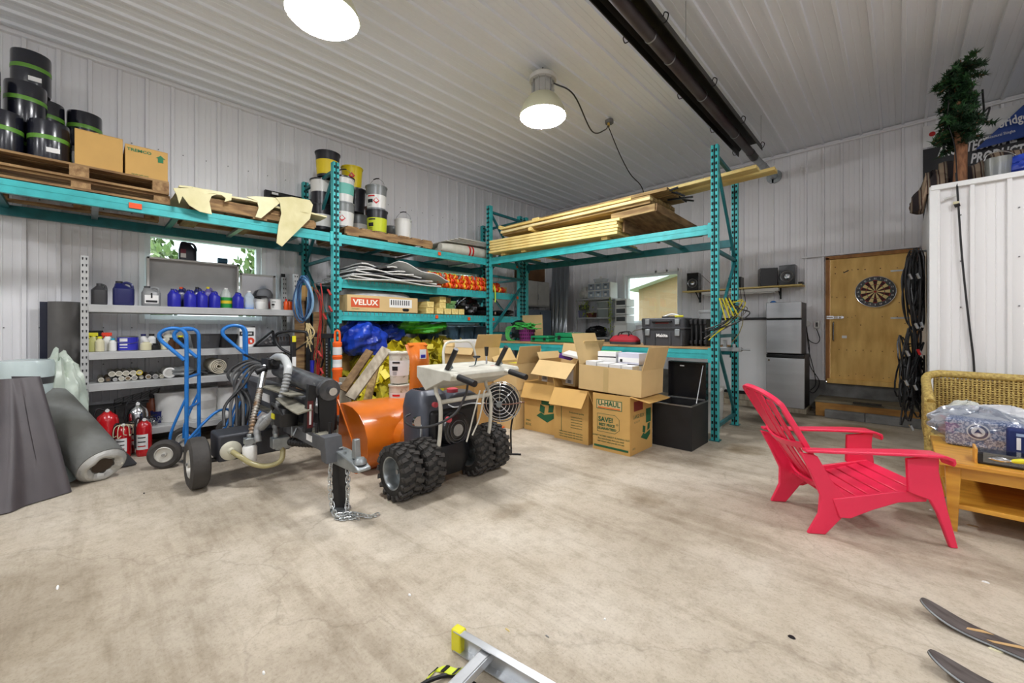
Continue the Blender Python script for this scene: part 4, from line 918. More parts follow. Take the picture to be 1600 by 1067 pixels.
t = thing('pipe_fitting', 'round white pipe end with crumpled foil sleeve on the third shelf', 'pipe', (-5.8, gy(265, -5.8), S3))
MB().cyl((-.3, 0, .055), (0, 0, .055), .055, n=20).build('pipe', offwhite, t); MB().lathe([(.055, 0), (.057, .006), (.04, .008), (.038, -.01), (.001, -.01)], (0, 0, .055), (1, 0, 0), n=20, caps=False).build('rim', white_pl, t)
t = thing('foil_bundle', 'crumpled grey plastic bundle beside the white pipe end', 'bundle', (-5.85, gy(284, -5.85), S3))
MB().grid(lambda u, v: (.09 * math.sin(v * PI) * math.cos(u * 2 * PI) * (1 + .2 * math.sin(u * 23)), .11 * math.cos(v * PI), .06 + .06 * math.sin(v * PI) * math.sin(u * 2 * PI) * (1 + .2 * math.sin(v * 19))), 20, 10).build('bundle', mat('foil', (150, 154, 156), .3, .5), t, smooth=20)
t = thing('rolled_mat', 'white foam mat rolled into a spiral, lying on the third shelf', 'roll', (-5.85, gy(340, -5.85), S3))
sp = []
for k in range(70):
    a = k * .35; r = .02 + .0029 * a; sp.append((r * math.cos(a), r * math.sin(a)))
r0 = .02 + .0029 * 69 * .35
mb = MB(); n = len(sp); vs_ = []; 
for (a, b) in sp: vs_ += [(.08, a, b + r0 + .008), (-.34, a, b + r0 + .008)]
mb.add(vs_, [(2 * i, 2 * i + 1, 2 * i + 3, 2 * i + 2) for i in range(n - 1)]); o = mb.build('spiral_sheet', mat('foam_mat', (214, 206, 186), .8), t); sl = o.modifiers.new('s', 'SOLIDIFY'); sl.thickness = .009
t = thing('cable_pile', 'dark tangle of cables and straps at the middle of the third shelf', 'cables', (-5.83, gy(312, -5.83), S3))
for k in range(7): MB().tube(curve([(rnd(-.1, .08), rnd(-.09, .1), rnd(.01, .05)) for _ in range(6)], 5), .007, n=6).build('cable', [black, dgrey][k % 2], t)

# ---- bottom shelf
for k, (px, X, r, h, lb) in enumerate([(268, -5.98, .15, .33, 'white lidded bucket on the bottom shelf, behind the left hand truck'), (316, -5.98, .15, .35, 'white lidded bucket on the bottom shelf, between the hand trucks'), (355, -6.0, .14, .33, 'white lidded bucket on the bottom shelf, behind the log splitter')]):
    pail(lb, X, gy(px, X), S4, r=r, h=h, body=pw, group='white buckets on the bottom shelf', handle=False, name='bucket', band=offwhite if k == 1 else None, zb=(.1, .2))
t = thing('wire_rack', 'wire grill rack leaning on the bottom shelf', 'rack', (-6.0, gy(210, -6.0), S4))
mb = MB()
for k in range(7): mb.bar((-.02 + .03 * k, -.16, .22 + .015 * k), (-.02 + .03 * k, .2, .30 + .015 * k), .005, .005)
for k in range(6): mb.bar((-.02, -.16 + .07 * k, .22 + .016 * k), (.16, -.16 + .07 * k, .31 + .016 * k), .005, .005)
mb.cyl((0, .18, 0), (0, .18, .3), .006); mb.cyl((0, -.15, 0), (0, -.15, .22), .006); mb.build('grill', blackm, t)
t = thing('chain_pile', 'heap of dark steel chain on the bottom shelf', 'chain', (-5.82, gy(232, -5.82), S4))
def torus_pts(c, ax, up, a, b, n=14):
    ax = Vector(ax).normalized(); up = Vector(up); x = ax.cross(up).normalized(); y = x.cross(ax).normalized()
    return [Vector(c) + x * a * math.cos(2 * PI * k / n) + y * b * math.sin(2 * PI * k / n) for k in range(n)]
for k in range(46): MB().tube(torus_pts((rnd(-.06, .06), rnd(-.14, .12), .012 + rnd(0, .07) * (1 - abs(rnd(-1, 1)))), (rnd(-1, 1), rnd(-1, 1), rnd(-1, 1)), (0, .1, 1), .011, .018, 8), .0035, n=5, closed=True).build('link', steel, t)
tub('small dark blue tub on the bottom shelf', 248, -5.95, .07, .13, navy, 'tubs on the bottom shelf', S4)
bottle('copper coloured can on the bottom shelf behind the chain', -6.05, gy(238, -6.05), S4, .05, .3, mat('copper_can', (150, 80, 50), .4), black)

# ---------------------------------------------------------------- fire extinguishers
ext_red = mat('extinguisher_red', (196, 26, 34), .22, 0, coat=.5)
def extinguisher(label, px, py, r, h, m, hose=True, lab=True, gauge=True):
    p = onZ(px, py); t = thing('fire_extinguisher', label, 'extinguisher', (p.x - r * .9, p.y, 0), 0, 'fire extinguishers')
    MB().lathe([(r * .85, 0), (r * .98, .012), (r, .04), (r, h * .8), (r * .85, h * .9), (r * .4, h * .97), (r * .3, h)], n=24).build('cylinder', m, t)
    mb = MB(); mb.cyl((0, 0, h * .98), (0, 0, h * 1.06), r * .24, n=12); mb.build('valve', chrome, t)
    mb = MB(); mb.bar((0, -.01, h * 1.05), (.01, .1, h * 1.12), .02, .008); mb.bar((0, -.01, h * 1.04), (0, .09, h * 1.03), .02, .008); mb.build('lever', black, t)
    if gauge: MB().cyl((.02, 0, h * 1.02), (.035, 0, h * 1.02), .016, n=14).build('gauge', white_pl, t)
    if hose: MB().tube(curve([(0, -.02, h * 1.03), (.02, -r * .9, h * 1.06), (.03, -r * 1.15, h * .8), (.03, -r * 1.12, h * .4), (.03, -r * 1.1, h * .25)], 6), .009, n=8).build('hose', black, t)
    if lab:
        mb = MB(); mb.grid(lambda u, v: ((r + .002) * math.cos(-1.2 + 1.6 * u), (r + .002) * math.sin(-1.2 + 1.6 * u), h * .2 + h * .42 * v), 8, 1); mb.build('instruction_label', label_white, t)
        for q in range(3):
            mb = MB(); mb.grid(lambda u, v: ((r + .0035) * math.cos(-.9 + 1.0 * u), (r + .0035) * math.sin(-.9 + 1.0 * u), h * (.28 + .12 * q) + h * .03 * v), 6, 1); mb.build('label_print', ink_black if q else red, t)
    return t
extinguisher('tall red fire extinguisher with black hose, leftmost and without a label', 168, 719, .085, .47, ext_red, lab=False)
ex_small = extinguisher('small red fire extinguisher tied up with white cord at the front', 193, 716, .062, .32, ext_red)
extinguisher('red fire extinguisher with a large white label, rightmost of the red ones', 226, 713, .062, .36, ext_red)
extinguisher('polished steel fire extinguisher standing behind the red ones', 216, 709, .085, .5, chrome)
for k in range(12):
    a = 2 * PI * k / 12; t_ = curve([(.02 * math.cos(a), .02 * math.sin(a), .08), (.066 * math.cos(a) * 1.05, .07 * math.sin(a) * 1.05, .06), (.085 * math.cos(a), .085 * math.sin(a), -.0 - rnd(0, .04)), (.075 * math.cos(a + .3), .075 * math.sin(a + .3), -.02)], 4)
    MB().tube([q + Vector((0, 0, .25)) for q in t_], .004, n=5).build('cord_loop', ivory, ex_small)
t = thing('fire_extinguisher', 'slim pale extinguisher bottle half hidden between the front two', 'extinguisher', tuple(onZ(209, 705) + Vector((-.04, 0, 0))), 0, 'fire extinguishers')
MB().lathe([(.035, 0), (.038, .02), (.038, .2), (.02, .25), (.015, .27)]).build('cylinder', offwhite, t); MB().cyl((0, 0, .265), (0, 0, .3), .016).build('valve', black, t)

# ---------------------------------------------------------------- big rolls and sheets at the far left
darkroll = mat('dark_membrane', (84, 78, 80), .42, 0, rgb2=(70, 65, 68), scale=2, bump=.12, bscale=300)
dirtygrey = mat('dirty_grey_roll', (122, 124, 121), .6, 0, rgb2=(88, 88, 82), scale=3, bump=.1, bscale=8)
film = mat('pale_film', (206, 220, 218), .25, 0, rgb2=(182, 198, 198), scale=3, bump=.25, bscale=9)
t = thing('membrane_roll', 'big dark sheet roll standing at the left edge with its foot flared on the floor', 'roll', tuple(onZ(20, 790)))
Q0, Q1, Q2 = onZ(92, 775), onZ(-5, 806), onZ(-120, 812)
T0, T1, T2 = onD(43, 590, 3.22), onD(0, 593, 3.12), onD(-70, 594, 3.12)
BK0, BK1 = Q0 + Vector((-.35, -.12, 0)), T0 + Vector((-.22, -.1, 0))
def rollsurf(u, v):
    def cr(P, x):
        x = x * (len(P) - 1); i = min(int(x), len(P) - 2); f = x - i; p0 = P[max(i - 1, 0)]; p3 = P[min(i + 2, len(P) - 1)]
        return .5 * (2 * P[i] + (P[i + 1] - p0) * f + (2 * p0 - 5 * P[i] + 4 * P[i + 1] - p3) * f * f + (3 * P[i] - p0 - 3 * P[i + 1] + p3) * f ** 3)
    b_ = cr([BK0, Q0 + Vector((-.07, .05, 0)), Q0, Q0.lerp(Q1, .5) + Vector((.0, -.02, 0)), Q1, Q2], u); t_ = cr([BK1, T0 + Vector((-.05, .05, 0)), T0, T0.lerp(T1, .5) + Vector((.02, 0, 0)), T1, T2], u)
    p = b_.lerp(t_, v); k = math.sin(v * PI) * .008; p = p + Vector((.7, -.7, 0)) * (k * math.cos(u * 9) - .05 * (1 - v) * v * 2 * (u > .5)); p.z = max(.004, b_.z * (1 - v) + t_.z * v); return p
MB().grid(rollsurf, 40, 14, thick=.012).build('sheet', darkroll, t, world=True, smooth=50)
t = thing('fabric_roll', 'fat grey roll leaning back from the floor, crumpled foil core showing at its foot', 'roll', tuple(onZ(150, 745)))
A = onZ(160, 727, .135); B = onD(64, 585, 4.0) + Vector((.08, -.1, 0))
d = (B - A); L_ = d.length
MB().tube([A, A + d * .33, A + d * .66, B], .165, n=28).build('roll', dirtygrey, t, world=True)
dn = d.normalized(); x_ = dn.orthogonal().normalized(); y_ = dn.cross(x_)
mb = MB(); mb.grid(lambda u, v: A - dn * (.002 + .035 * math.sin(v * PI) + .015 * math.sin(u * 31) * v) + (x_ * math.cos(u * 2 * PI) + y_ * math.sin(u * 2 * PI)) * (.16 - .085 * v), 30, 5); mb.build('foil_edge', mat('crumpled_foil', (190, 190, 186), .35, .4, bump=.6, bscale=25), t, world=True, smooth=15)
MB().cyl(A - dn * .003, A - dn * .001, .07, n=20).build('core_hollow', mat('hollow', (70, 58, 48), .9), t, world=True)
P0, P1, P2, P3 = onZ(212, 726, .008), onZ(178, 733, .008), onD(100, 628, 3.95), onD(126, 638, 4.05)
tag(MB().add([P0, P1, P2, P3] + [p + Vector((0, .01, .012)) for p in (P0, P1, P2, P3)], [(0, 1, 2, 3), (7, 6, 5, 4), (0, 1, 5, 4), (1, 2, 6, 5), (2, 3, 7, 6), (3, 0, 4, 7)]).build('rubber_sheet', mat('flat_rubber', (52, 52, 54), .6), smooth=0), 'black rubber sheet leaning behind the fat grey roll, its toe on the floor', 'sheet')
wp = onD(38, 600, 3.62)
t = thing('plastic_roll', 'roll wrapped in pale blue green film standing behind the dark roll', 'roll', (wp.x, wp.y, 0))
MB().lathe([(.17, 0), (.182, .05), (.182, .8), (.186, .98), (.175, 1.01), (.05, 1.02)], n=24).build('wrapped_roll', film, t)
MB().lathe([(.184, .80), (.185, .86)], n=24, caps=False).build('print_band', dgrey, t)
hp = onD(104, 600, 3.86)
t = thing('plastic_bundle', 'heap of crumpled pale green plastic film beside the shelf post', 'plastic', (hp.x, hp.y - .05, 0))
def crump(c, rx, ry, rz_, seed):
    R_ = random.Random(seed); ph = [R_.uniform(0, 6) for _ in range(8)]
    def f(u, v):
        a, b = u * 2 * PI, v * PI; k = 1 + .12 * math.sin(3 * a + ph[0] + 2 * b) + .07 * math.sin(7 * a + 5 * b + ph[1]) + .04 * math.sin(13 * b + ph[2] + 4 * a) + .02 * math.sin(19 * a + ph[3])
        return (c[0] + rx * k * math.sin(b) * math.cos(a), c[1] + ry * k * math.sin(b) * math.sin(a), max(.004, c[2] + rz_ * k * math.cos(b)))
    return f
MB().grid(crump((0, 0, .5), .15, .17, .5, 3), 60, 34).build('film', mat('green_film', (214, 224, 210), .3, 0, rgb2=(176, 190, 178), scale=4, bump=.4, bscale=14), t, smooth=30)
t = thing('plastic_bundle', 'pale blue film roll lying on the floor under the fat grey roll', 'plastic', tuple(onZ(95, 752)))
MB().tube([(.12, .05, .08), (-.1, -.05, .08), (-.4, -.15, .09)], .075, n=16).build('film', MATS['pale_film'], t)
# tall dark rolls behind the shelf
t = thing('carpet_roll', 'tall dark grey roll standing against the left wall beside the shelf post', 'roll', (-6.12, gy(103, -6.1), 0))
MB().cyl((0, 0, 0), (0, 0, 1.56), .125, n=26).build('roll', mat('charcoal_roll', (104, 102, 100), .7, 0, var=.2, scale=6), t); MB().lathe([(.03, 1.56), (.1, 1.562), (.03, 1.564)], caps=False).build('roll_end', black, t)
tag(MB().prism([(0, 0), (.2, 0), (.17, .9), (.19, 1.55), (.16, 1.56), (0, 1.56)], lambda a, b, tt: (-6.22 + tt * .03, -.13 - .2 + a * .9, b)).build('navy_board', mat('navy_sheet', (24, 30, 56), .4), smooth=0), 'thin navy board standing left of the tall dark roll', 'board')

# ---------------------------------------------------------------- hand trucks
tyre_m = mat('tyre', (66, 63, 60), .75, 0, var=.25, scale=12, bump=.2); hubm = mat('hub', (200, 198, 190), .35, .3)
def wheel(parent, c, ax, R, w, name='wheel', hub=.55, hubmat=None, tread=False):
    o = bpy.data.objects.new(name, None)
    ax = Vector(ax).normalized(); c = Vector(c) - ax * w / 2
    pr = [(R * hub, 0.1 * w), (R * .8, 0), (R * .96, .12 * w), (R, .35 * w), (R, .65 * w), (R * .96, .88 * w), (R * .8, w), (R * hub, .9 * w)]
    ty = MB().lathe(pr, c, ax, n=32, caps=False).build('tyre', tyre_m, parent)
    hb = MB(); hb.lathe([(R * hub, .1 * w), (R * hub * .92, .06 * w), (R * hub * .8, .25 * w), (R * .16, .3 * w), (R * .14, .05 * w), (.001, .03 * w)], c, ax, n=24, caps=False)
    hb.lathe([(R * hub, .9 * w), (R * hub * .92, .94 * w), (R * hub * .8, .75 * w), (R * .16, .7 * w), (R * .14, .95 * w), (.001, .97 * w)], c, ax, n=24, caps=False); hb.build('rim', hubmat or hubm, ty)
    MB().cyl(c - ax * .01, c + ax * (w + .01), .012, n=10).build('axle_nut', steel, ty)
    return ty
def hand_truck(label, x, y, rz, h, lean=0):
    t = thing('hand_truck', label, 'hand truck', (x, y, 0), rz, 'blue hand trucks')
    for sx in (-1, 1):
        a = sx * .19
        MB().tube(curve([(a, .0, .012), (a, .0, h * .3), (a, 0, h * .6), (a, 0, h - .14), (a, -.01, h - .04), (a, -.06, h), (a, -.14, h), (a, -.2, h - .04), (a, -.2, h - .1), (a, -.13, h - .18), (a, -.015, h - .3)], 5), .017, n=10).build('rail', blue_paint, t)
        MB().tube(curve([(a, -.005, .62), (a, -.06, .48), (a, -.12, .3), (a, -.13, .16)], 5), .012, n=8).build('rear_brace', blue_paint, t)
    MB().tube(curve([(.19, .01, .22), (.17, .12, .36), (.1, .22, .46), (.02, .3, .46), (-.05, .3, .36), (-.05, .2, .16)], 5), .013, n=8).build('skid_bar', blue_paint, t)
    MB().box((0, -.01, .1), (.38, .012, .14)).build('base_plate', blue_paint, t, bevel=.002)
    for z in (.2, .52, .82, h - .012): MB().cyl((-.19, -(.06 if z > 1 else 0), z), (.19, -(.06 if z > 1 else 0), z), .013, n=10).build('crossbar', blue_paint, t)
    MB().box((0, .07, .008), (.3, .14, .012)).build('toe_plate', blue_paint, t, bevel=.003)
    MB().cyl((-.3, -.14, .13), (.3, -.14, .13), .011).build('axle', steel, t)
    for sx in (-1, 1): wheel(t, (sx * .27, -.14, .132), (1, 0, 0), .13, .085)
    return t
hand_truck('blue tubular hand truck standing in front of the white buckets', -5.12, .73, math.radians(-23), 1.29)
hand_truck('blue tubular hand truck partly hidden behind the log splitter hoses', -5.30, 1.22, math.radians(-10), 1.32)
# ---------------------------------------------------------------- log splitter
sp_grey = mat('splitter_grey', (92, 94, 98), .5, .2, var=.3, scale=7); sp_dust = mat('dusty_steel', (150, 146, 130), .7, .2, rgb2=(96, 94, 84), scale=9)
hosem = mat('hose_black', (44, 44, 45), .5); hose_g = mat('hose_grey', (150, 152, 152), .4, .2); spring_b = mat('rusty_spring', (126, 92, 54), .5, .5, rgb2=(170, 168, 160), scale=14); clearh = mat('oil_hose', (176, 166, 118), .25, 0, var=.2, scale=8)
ls = thing('log_splitter', 'black hydraulic log splitter on wheels with coiled hoses and chains, tongue towards the camera', 'log splitter', (-4.1, 1.2, 0))
def W(mb, name, m, par=ls, **k): return mb.build(name, m, par, world=True, **k)
W(MB().box((-3.35, 1.2, .47), (.9, .1, .1)), 'tongue', sp_grey, bevel=.005)
W(MB().box((-3.35, 1.2, .522), (.86, .085, .004)), 'tongue_dust', sp_dust, smooth=0)
mb = MB(); mb.box((-4.28, 1.2, .76), (1.95, .14, .016)); mb.box((-4.28, 1.2, .64), (1.95, .014, .23)); mb.box((-4.28, 1.2, .524), (1.95, .14, .016)); W(mb, 'splitting_beam', sp_grey, smooth=0)
W(MB().box((-4.2, 1.128, .66), (.22, .004, .07)), 'beam_sticker', label_white, smooth=0)
W(MB().box((-4.15, 1.17, .533), (1.5, .07, .003)), 'flange_dust', sp_dust, smooth=0)
mb = MB(); mb.cyl((-4.02, 1.26, .885), (-3.1, 1.26, .83), .078, n=26); mb.lathe([(.079, 0), (.084, .004), (.084, .03), (.079, .034)], (-3.18, 1.26, .835), (1, 0, -.065), n=26); W(mb, 'hydraulic_cylinder', mat('cylinder_black', (52, 54, 58), .35, .3, rgb2=(96, 96, 98), scale=8))
W(MB().cyl((-4.3, 1.26, .895), (-4.02, 1.26, .885), .06, n=20), 'cylinder_cap', sp_grey)
W(MB().cyl((-3.1, 1.26, .83), (-3.04, 1.26, .826), .03, n=14), 'piston_rod', chrome)
W(MB().prism([(1.2, .5), (1.3, .5), (1.33, .84), (1.3, .9), (1.22, .9), (1.19, .8)], lambda a, b, t: (-3.16 + .03 * t, a, b)), 'ram_plate', black, smooth=0)
W(MB().prism([(1.1, .53), (1.15, .53), (1.19, .86), (1.13, .88)], lambda a, b, t: (-3.2 + .05 * t, a, b)), 'side_arm', black, smooth=0)
W(MB().box((-3.148, 1.135, .66), (.006, .04, .2), (0, .05, 0)), 'red_decal', mat('maroon_decal', (92, 26, 28), .4), smooth=0)
W(MB().box((-3.144, 1.135, .66), (.002, .014, .15), (0, .05, 0)), 'decal_stripe', label_white, smooth=0)
for x in (-3.2, -3.12): W(MB().cyl((x, 1.2, .86), (x + .01, 1.35, .87), .014), 'pin', steel)
W(MB().grid(lambda u, v: (-3.62 + .5 * u, 1.04 + .1 * v, .735 - .05 * math.sin(u * PI * .5) + .02 * v), 10, 2, thick=.01), 'log_cradle', sp_dust)
W(MB().box((-3.75, 1.12, .775), (.75, .1, .012)), 'top_slide', sp_dust, smooth=0)
mb = MB(); mb.loft([(-3.5, 1.08, .54, .11, .07, 3), (-3.5, 1.08, .64, .12, .08, 3), (-3.5, 1.08, .675, .09, .06, 3)]); W(mb, 'motor_cover', black)
W(MB().box((-3.54, 1.0, .61), (.07, .006, .04)), 'yellow_label', yc, smooth=0)
W(MB().tube(curve([(-3.62, 1.03, .63), (-3.57, 1.0, .7), (-3.45, .99, .7), (-3.4, 1.03, .63)], 6), .012), 'cover_bar', black)
# valve block with lever
mb = MB(); mb.box((-4.25, 1.18, .97), (.2, .1, .09)); mb.cyl((-4.38, 1.18, .97), (-4.1, 1.18, .985), .035); mb.cyl((-4.2, 1.13, .93), (-4.2, 1.05, .9), .03); W(mb, 'valve_block', black, bevel=.004)
W(MB().bar(onD(382, 554, 4.35), onD(416, 569, 4.0), .02, .02), 'lever_grip', black, smooth=0)
W(MB().bar(onD(400, 563, 4.15), onD(428, 575, 3.95), .016, .016), 'lever', chrome, smooth=0)
for k in range(5):
    o_ = k * .035
    W(MB().tube(curve([onD(424 - k, 572, 3.95 + o_), onD(398 - k * 3, 576 - k * 3, 3.95 + o_), onD(372 - k * 6 + 8, 602 - k * 4, 3.85 + o_), onD(352 + k * 9, 634 - 3 * k, 3.7 + o_), onD(350 + k * 10, 666, 3.6 + o_)], 8), .0135, n=8), 'hydraulic_hose', [hosem, mat('hose_worn', (78, 78, 78), .5)][k % 2])
for k in range(3): W(MB().tube(curve([onD(372 + k * 6, 608, 4.0), onD(380 + k * 8, 628 + 6 * k, 3.8), onD(374 + k * 8, 668, 3.75)], 8), .014, n=8), 'hydraulic_hose', hosem)
def ribbed(pts, r, n, m, nm, rib=.35, pitch=.014):
    P = curve(pts, n); L = 0; rad = []; out = []
    Q = [P[0]]
    for a, b in zip(P, P[1:]):
        k = max(1, int((b - a).length / (pitch / 4)))
        for i in range(1, k + 1): Q.append(a.lerp(b, i / k))
    for i, q in enumerate(Q): rad.append(r * (1 + (rib * .35 if (i // 2) % 2 else -rib * .2)))
    W(MB().tube(Q, r, n=10, radii=rad), nm, m, smooth=60)
ribbed([onD(426, 564, 3.85), onD(433, 558, 3.7), onD(444, 560, 3.5), onD(450, 574, 3.36), onD(446, 602, 3.3), onD(436, 632, 3.28), onD(420, 655, 3.32), onD(408, 668, 3.4)], .028, 8, hose_g, 'suction_hose', pitch=.022)
W(MB().tube(curve([onD(425, 563, 3.84), onD(433, 557.5, 3.69), onD(444, 560, 3.49), onD(450, 573, 3.355), onD(449, 585, 3.32)], 8), .032, n=12), 'hose_sleeve', mat('hose_light', (184, 188, 188), .35, .1))
ribbed([onD(414, 574, 3.75), onD(409, 596, 3.65), onD(402, 628, 3.5), onD(396, 655, 3.42), onD(393, 678, 3.38)], .022, 8, spring_b, 'spring_hose', rib=.6, pitch=.022)
W(MB().tube(curve([onD(413, 572, 3.74), onD(409, 592, 3.66), onD(406, 608, 3.58)], 6), .026, n=10), 'hose_fitting', steel)
ribbed([onD(404, 690, 3.36), onD(402, 672, 3.38), onD(410, 655, 3.4), onD(422, 650, 3.42)], .026, 8, hose_g, 'return_hose', rib=.2, pitch=.04)
ribbed([onD(424, 655, 3.5), onD(430, 668, 3.45), onD(430, 684, 3.42)], .02, 6, hose_g, 'pump_hose', rib=.4, pitch=.03)
# tank, filler, filter, pump
W(MB().box((-4.15, 1.005, .31), (.3, .55, .22)), 'oil_tank', mat('tank_black', (58, 60, 66), .45, .2, var=.2, scale=6), bevel=.02, seg=3)
W(MB().lathe([(.078, 0), (.078, .006), (.07, .012), (.028, .016), (.022, .05), (.001, .05)], (-4.0, .82, .285), (1, 0, 0), n=28), 'filler_flange', mat('pale_steel', (206, 204, 186), .4, .3))
W(MB().tube(curve([(-3.95, .82, .285), (-3.88, .86, .25), (-3.82, .93, .19), (-3.76, 1.02, .165), (-3.7, 1.1, .2), (-3.72, 1.125, .27), (-3.73, 1.12, .31)], 8), .02, n=12), 'clear_hose', clearh)
W(MB().lathe([(.05, 0), (.053, .008), (.053, .12), (.045, .135), (.02, .14), (.02, .165)], (-3.9, .93, .19), n=24), 'oil_filter', white_pl)
mb = MB(); mb.box((-3.9, .93, .365), (.07, .08, .05)); mb.cyl((-3.9, .93, .34), (-3.9, .93, .42), .022); W(mb, 'filter_head', galv, bevel=.004)
mb = MB(); mb.box((-3.74, 1.11, .35), (.09, .13, .085)); mb.box((-3.74, 1.13, .30), (.06, .12, .02)); mb.cyl((-3.74, 1.08, .39), (-3.74, 1.08, .43), .02); W(mb, 'pump', galv, bevel=.006)
ribbed([(-3.72, 1.17, .345), (-3.6, 1.24, .34), (-3.46, 1.3, .35)], .028, 6, black, 'coupling_spring', rib=.7, pitch=.03)
mb = MB(); mb.loft([(-3.95, 1.5, .35, .17, .14, 3), (-3.95, 1.5, .6, .17, .14, 3), (-3.95, 1.5, .68, .1, .1, 2.5)]); W(mb, 'engine', mat('engine_black', (36, 36, 40), .4, .2))
W(MB().cyl((-4.0, 1.5, .68), (-3.7, 1.5, .66), .05), 'muffler', galv)
mb = MB(); mb.box((-3.62, 1.42, .60), (.12, .12, .08)); W(mb, 'fuel_tank', white_pl, bevel=.015)
for x, y, h in [(-3.12, 1.17, .075), (-3.0, 1.22, .09)]: W(MB().cyl((x, y, .515), (x, y, .52 + h), .012), 'tongue_pin', black)
W(MB().tube(curve([onD(462, 660, 3.25), onD(457, 662, 3.2), onD(457, 680, 3.18), onD(462, 672, 3.2), onD(466, 662, 3.22)], 5), .007, n=6), 'hitch_clip', galv)
W(MB().box((-3.2, 1.147, .475), (.11, .003, .045)), 'serial_plate', label_white, smooth=0)
mb = MB(); mb.cyl((-4.12, .62, .205), (-4.12, 1.85, .205), .02); mb.box((-4.12, 1.2, .36), (.08, .08, .3)); W(mb, 'axle', black)
for y in (.615, 1.80):
    wheel(ls, (-4.12 + 4.1, y - 1.2, .207), (0, 1, 0), .205, .135)
mb = MB()
mb.box((-5.2, 1.2, .26), (.05, .12, .5)); mb.box((-5.2, 1.2, .012), (.2, .2, .02)); W(mb, 'rear_stand', sp_grey, smooth=0)
# drop plate, coupler, jack leg
W(MB().prism([(-3.0, .53), (-2.9, .53), (-2.86, .36), (-2.95, .36)], lambda a, b, t: (a, 1.14 + .12 * t, b)), 'drop_plate', sp_grey, smooth=0)
J = onZ(526, 797); jx, jy = J.x, J.y
W(MB().prism([(-.035, .02), (-.028, .07), (-.035, .12), (-.028, .17), (-.035, .22), (-.028, .27), (-.035, .4), (.035, .4), (.035, .27), (.028, .22), (.035, .17), (.028, .12), (.035, .07), (.035, .02)], lambda a, b, t: (jx + a * .75 - .0 + .04 * t, jy + a * .7 + .03 * t, b)), 'jack_leg', black, smooth=0)
W(MB().lathe([(.065, 0), (.07, .006), (.07, .014), (.03, .02)], (jx + .02, jy + .02, .0), n=24), 'jack_foot', galv)
cp = Vector((jx + .0, jy + .03, 0)); cd = (onD(556, 735, 2.72) - Vector((jx, jy, .36))); cd.z = 0; cd.normalize(); cn = Vector((-cd.y, cd.x, 0))
mb = MB(); mb.prism([(-.05, 0), (.26, 0), (.33, .015), (.33, .035), (.27, .06), (.2, .075), (.04, .1), (-.05, .1)], lambda a, b, t: cp + cd * a + cn * (-.048 + .096 * t) + Vector((0, 0, .33 + b)))
W(mb, 'coupler', galv, bevel=.008, seg=2)
W(MB().lathe([(.045, 0), (.042, .02), (.028, .038), (.001, .045)], cp + cd * .27 + Vector((0, 0, .385)), n=18, caps=False), 'ball_cap', galv)
mb = MB(); mb.prism([(.19, .0), (.25, .0), (.235, .13), (.2, .13)], lambda a, b, t: cp + cd * a + cn * (-.02 + .04 * t) + Vector((0, 0, .41 + b))); W(mb, 'coupler_latch', galv, bevel=.004)
for (a, b) in [(.03, .02), (.1, -.02), (.15, .02)]: W(MB().cyl(cp + cd * a + cn * b + Vector((0, 0, .42)), cp + cd * a + cn * b + Vector((0, 0, .436)), .011, n=6), 'bolt', galv)
linkm = None
def chain(pts, name='chain_link'):
    global linkm
    P = curve(pts, 12); step = .029; d_ = 0; i = 0; k = 0; out = [P[0]]; acc = 0
    for a, b in zip(P, P[1:]):
        s_ = (b - a).length
        while acc + s_ >= step:
            f = (step - acc) / s_; a = a.lerp(b, f); s_ = (b - a).length; acc = 0; out.append(a)
        acc += s_
    if linkm is None:
        o = MB().tube([Vector((x * .013 * (1 if abs(x) > 0 else 1), 0, z)) for x, z in [(1, -.012), (1, .012), (.7, .02), (0, .0235), (-.7, .02), (-1, .012), (-1, -.012), (-.7, -.02), (0, -.0235), (.7, -.02)]], .0042, n=5, closed=True).build(name, mat('chain_zinc', (196, 200, 200), .3, .8), ls); linkm = o.data; bpy.data.objects.remove(o)
    for k, (a, b) in enumerate(zip(out, out[1:])):
        o = bpy.data.objects.new(name, linkm); C.objects.link(o); o.parent = ls
        d = (b - a).normalized(); q = d.to_track_quat('Z', 'Y').to_matrix() @ Euler((0, 0, (k % 2) * PI / 2 + .3)).to_matrix()
        o.location = (a + b) / 2 - Vector(ls.location); o.rotation_euler = q.to_euler()
g0 = cp + Vector((0, 0, .43)); toCam = Vector((-J.x, -J.y, 0)).normalized()
lf = Vector((-CS, -SN, 0))
chain([cp + cd * .02 + Vector((0, 0, .445)), cp + lf * .05 + toCam * .04 + Vector((0, 0, .42)), cp + lf * .075 + toCam * .08 + Vector((0, 0, .3)), cp + lf * .07 + toCam * .1 + Vector((0, 0, .12)), cp + lf * .04 + toCam * .14 + Vector((0, 0, .015)), cp + toCam * .2 + Vector((0, 0, .012)), cp + lf * -.1 + toCam * .16 + Vector((0, 0, .012)), cp + lf * -.02 + toCam * .12 + Vector((0, 0, .02)), cp + lf * -.12 + toCam * .2 + Vector((0, 0, .015))])
chain([cp + cd * .1 + Vector((0, 0, .31)), cp + cd * .1 + toCam * .03 + Vector((0, 0, .2)), cp + cd * .09 + toCam * .05 + Vector((0, 0, .08)), cp + cd * .06 + toCam * .12 + Vector((0, 0, .014)), cp + toCam * .18 + lf * .03 + Vector((0, 0, .03)), cp + toCam * .15 - lf * .08 + Vector((0, 0, .03)), cp + toCam * .16 - lf * .2 + Vector((0, 0, .012)), cp + toCam * .1 - lf * .27 + Vector((0, 0, .012))])

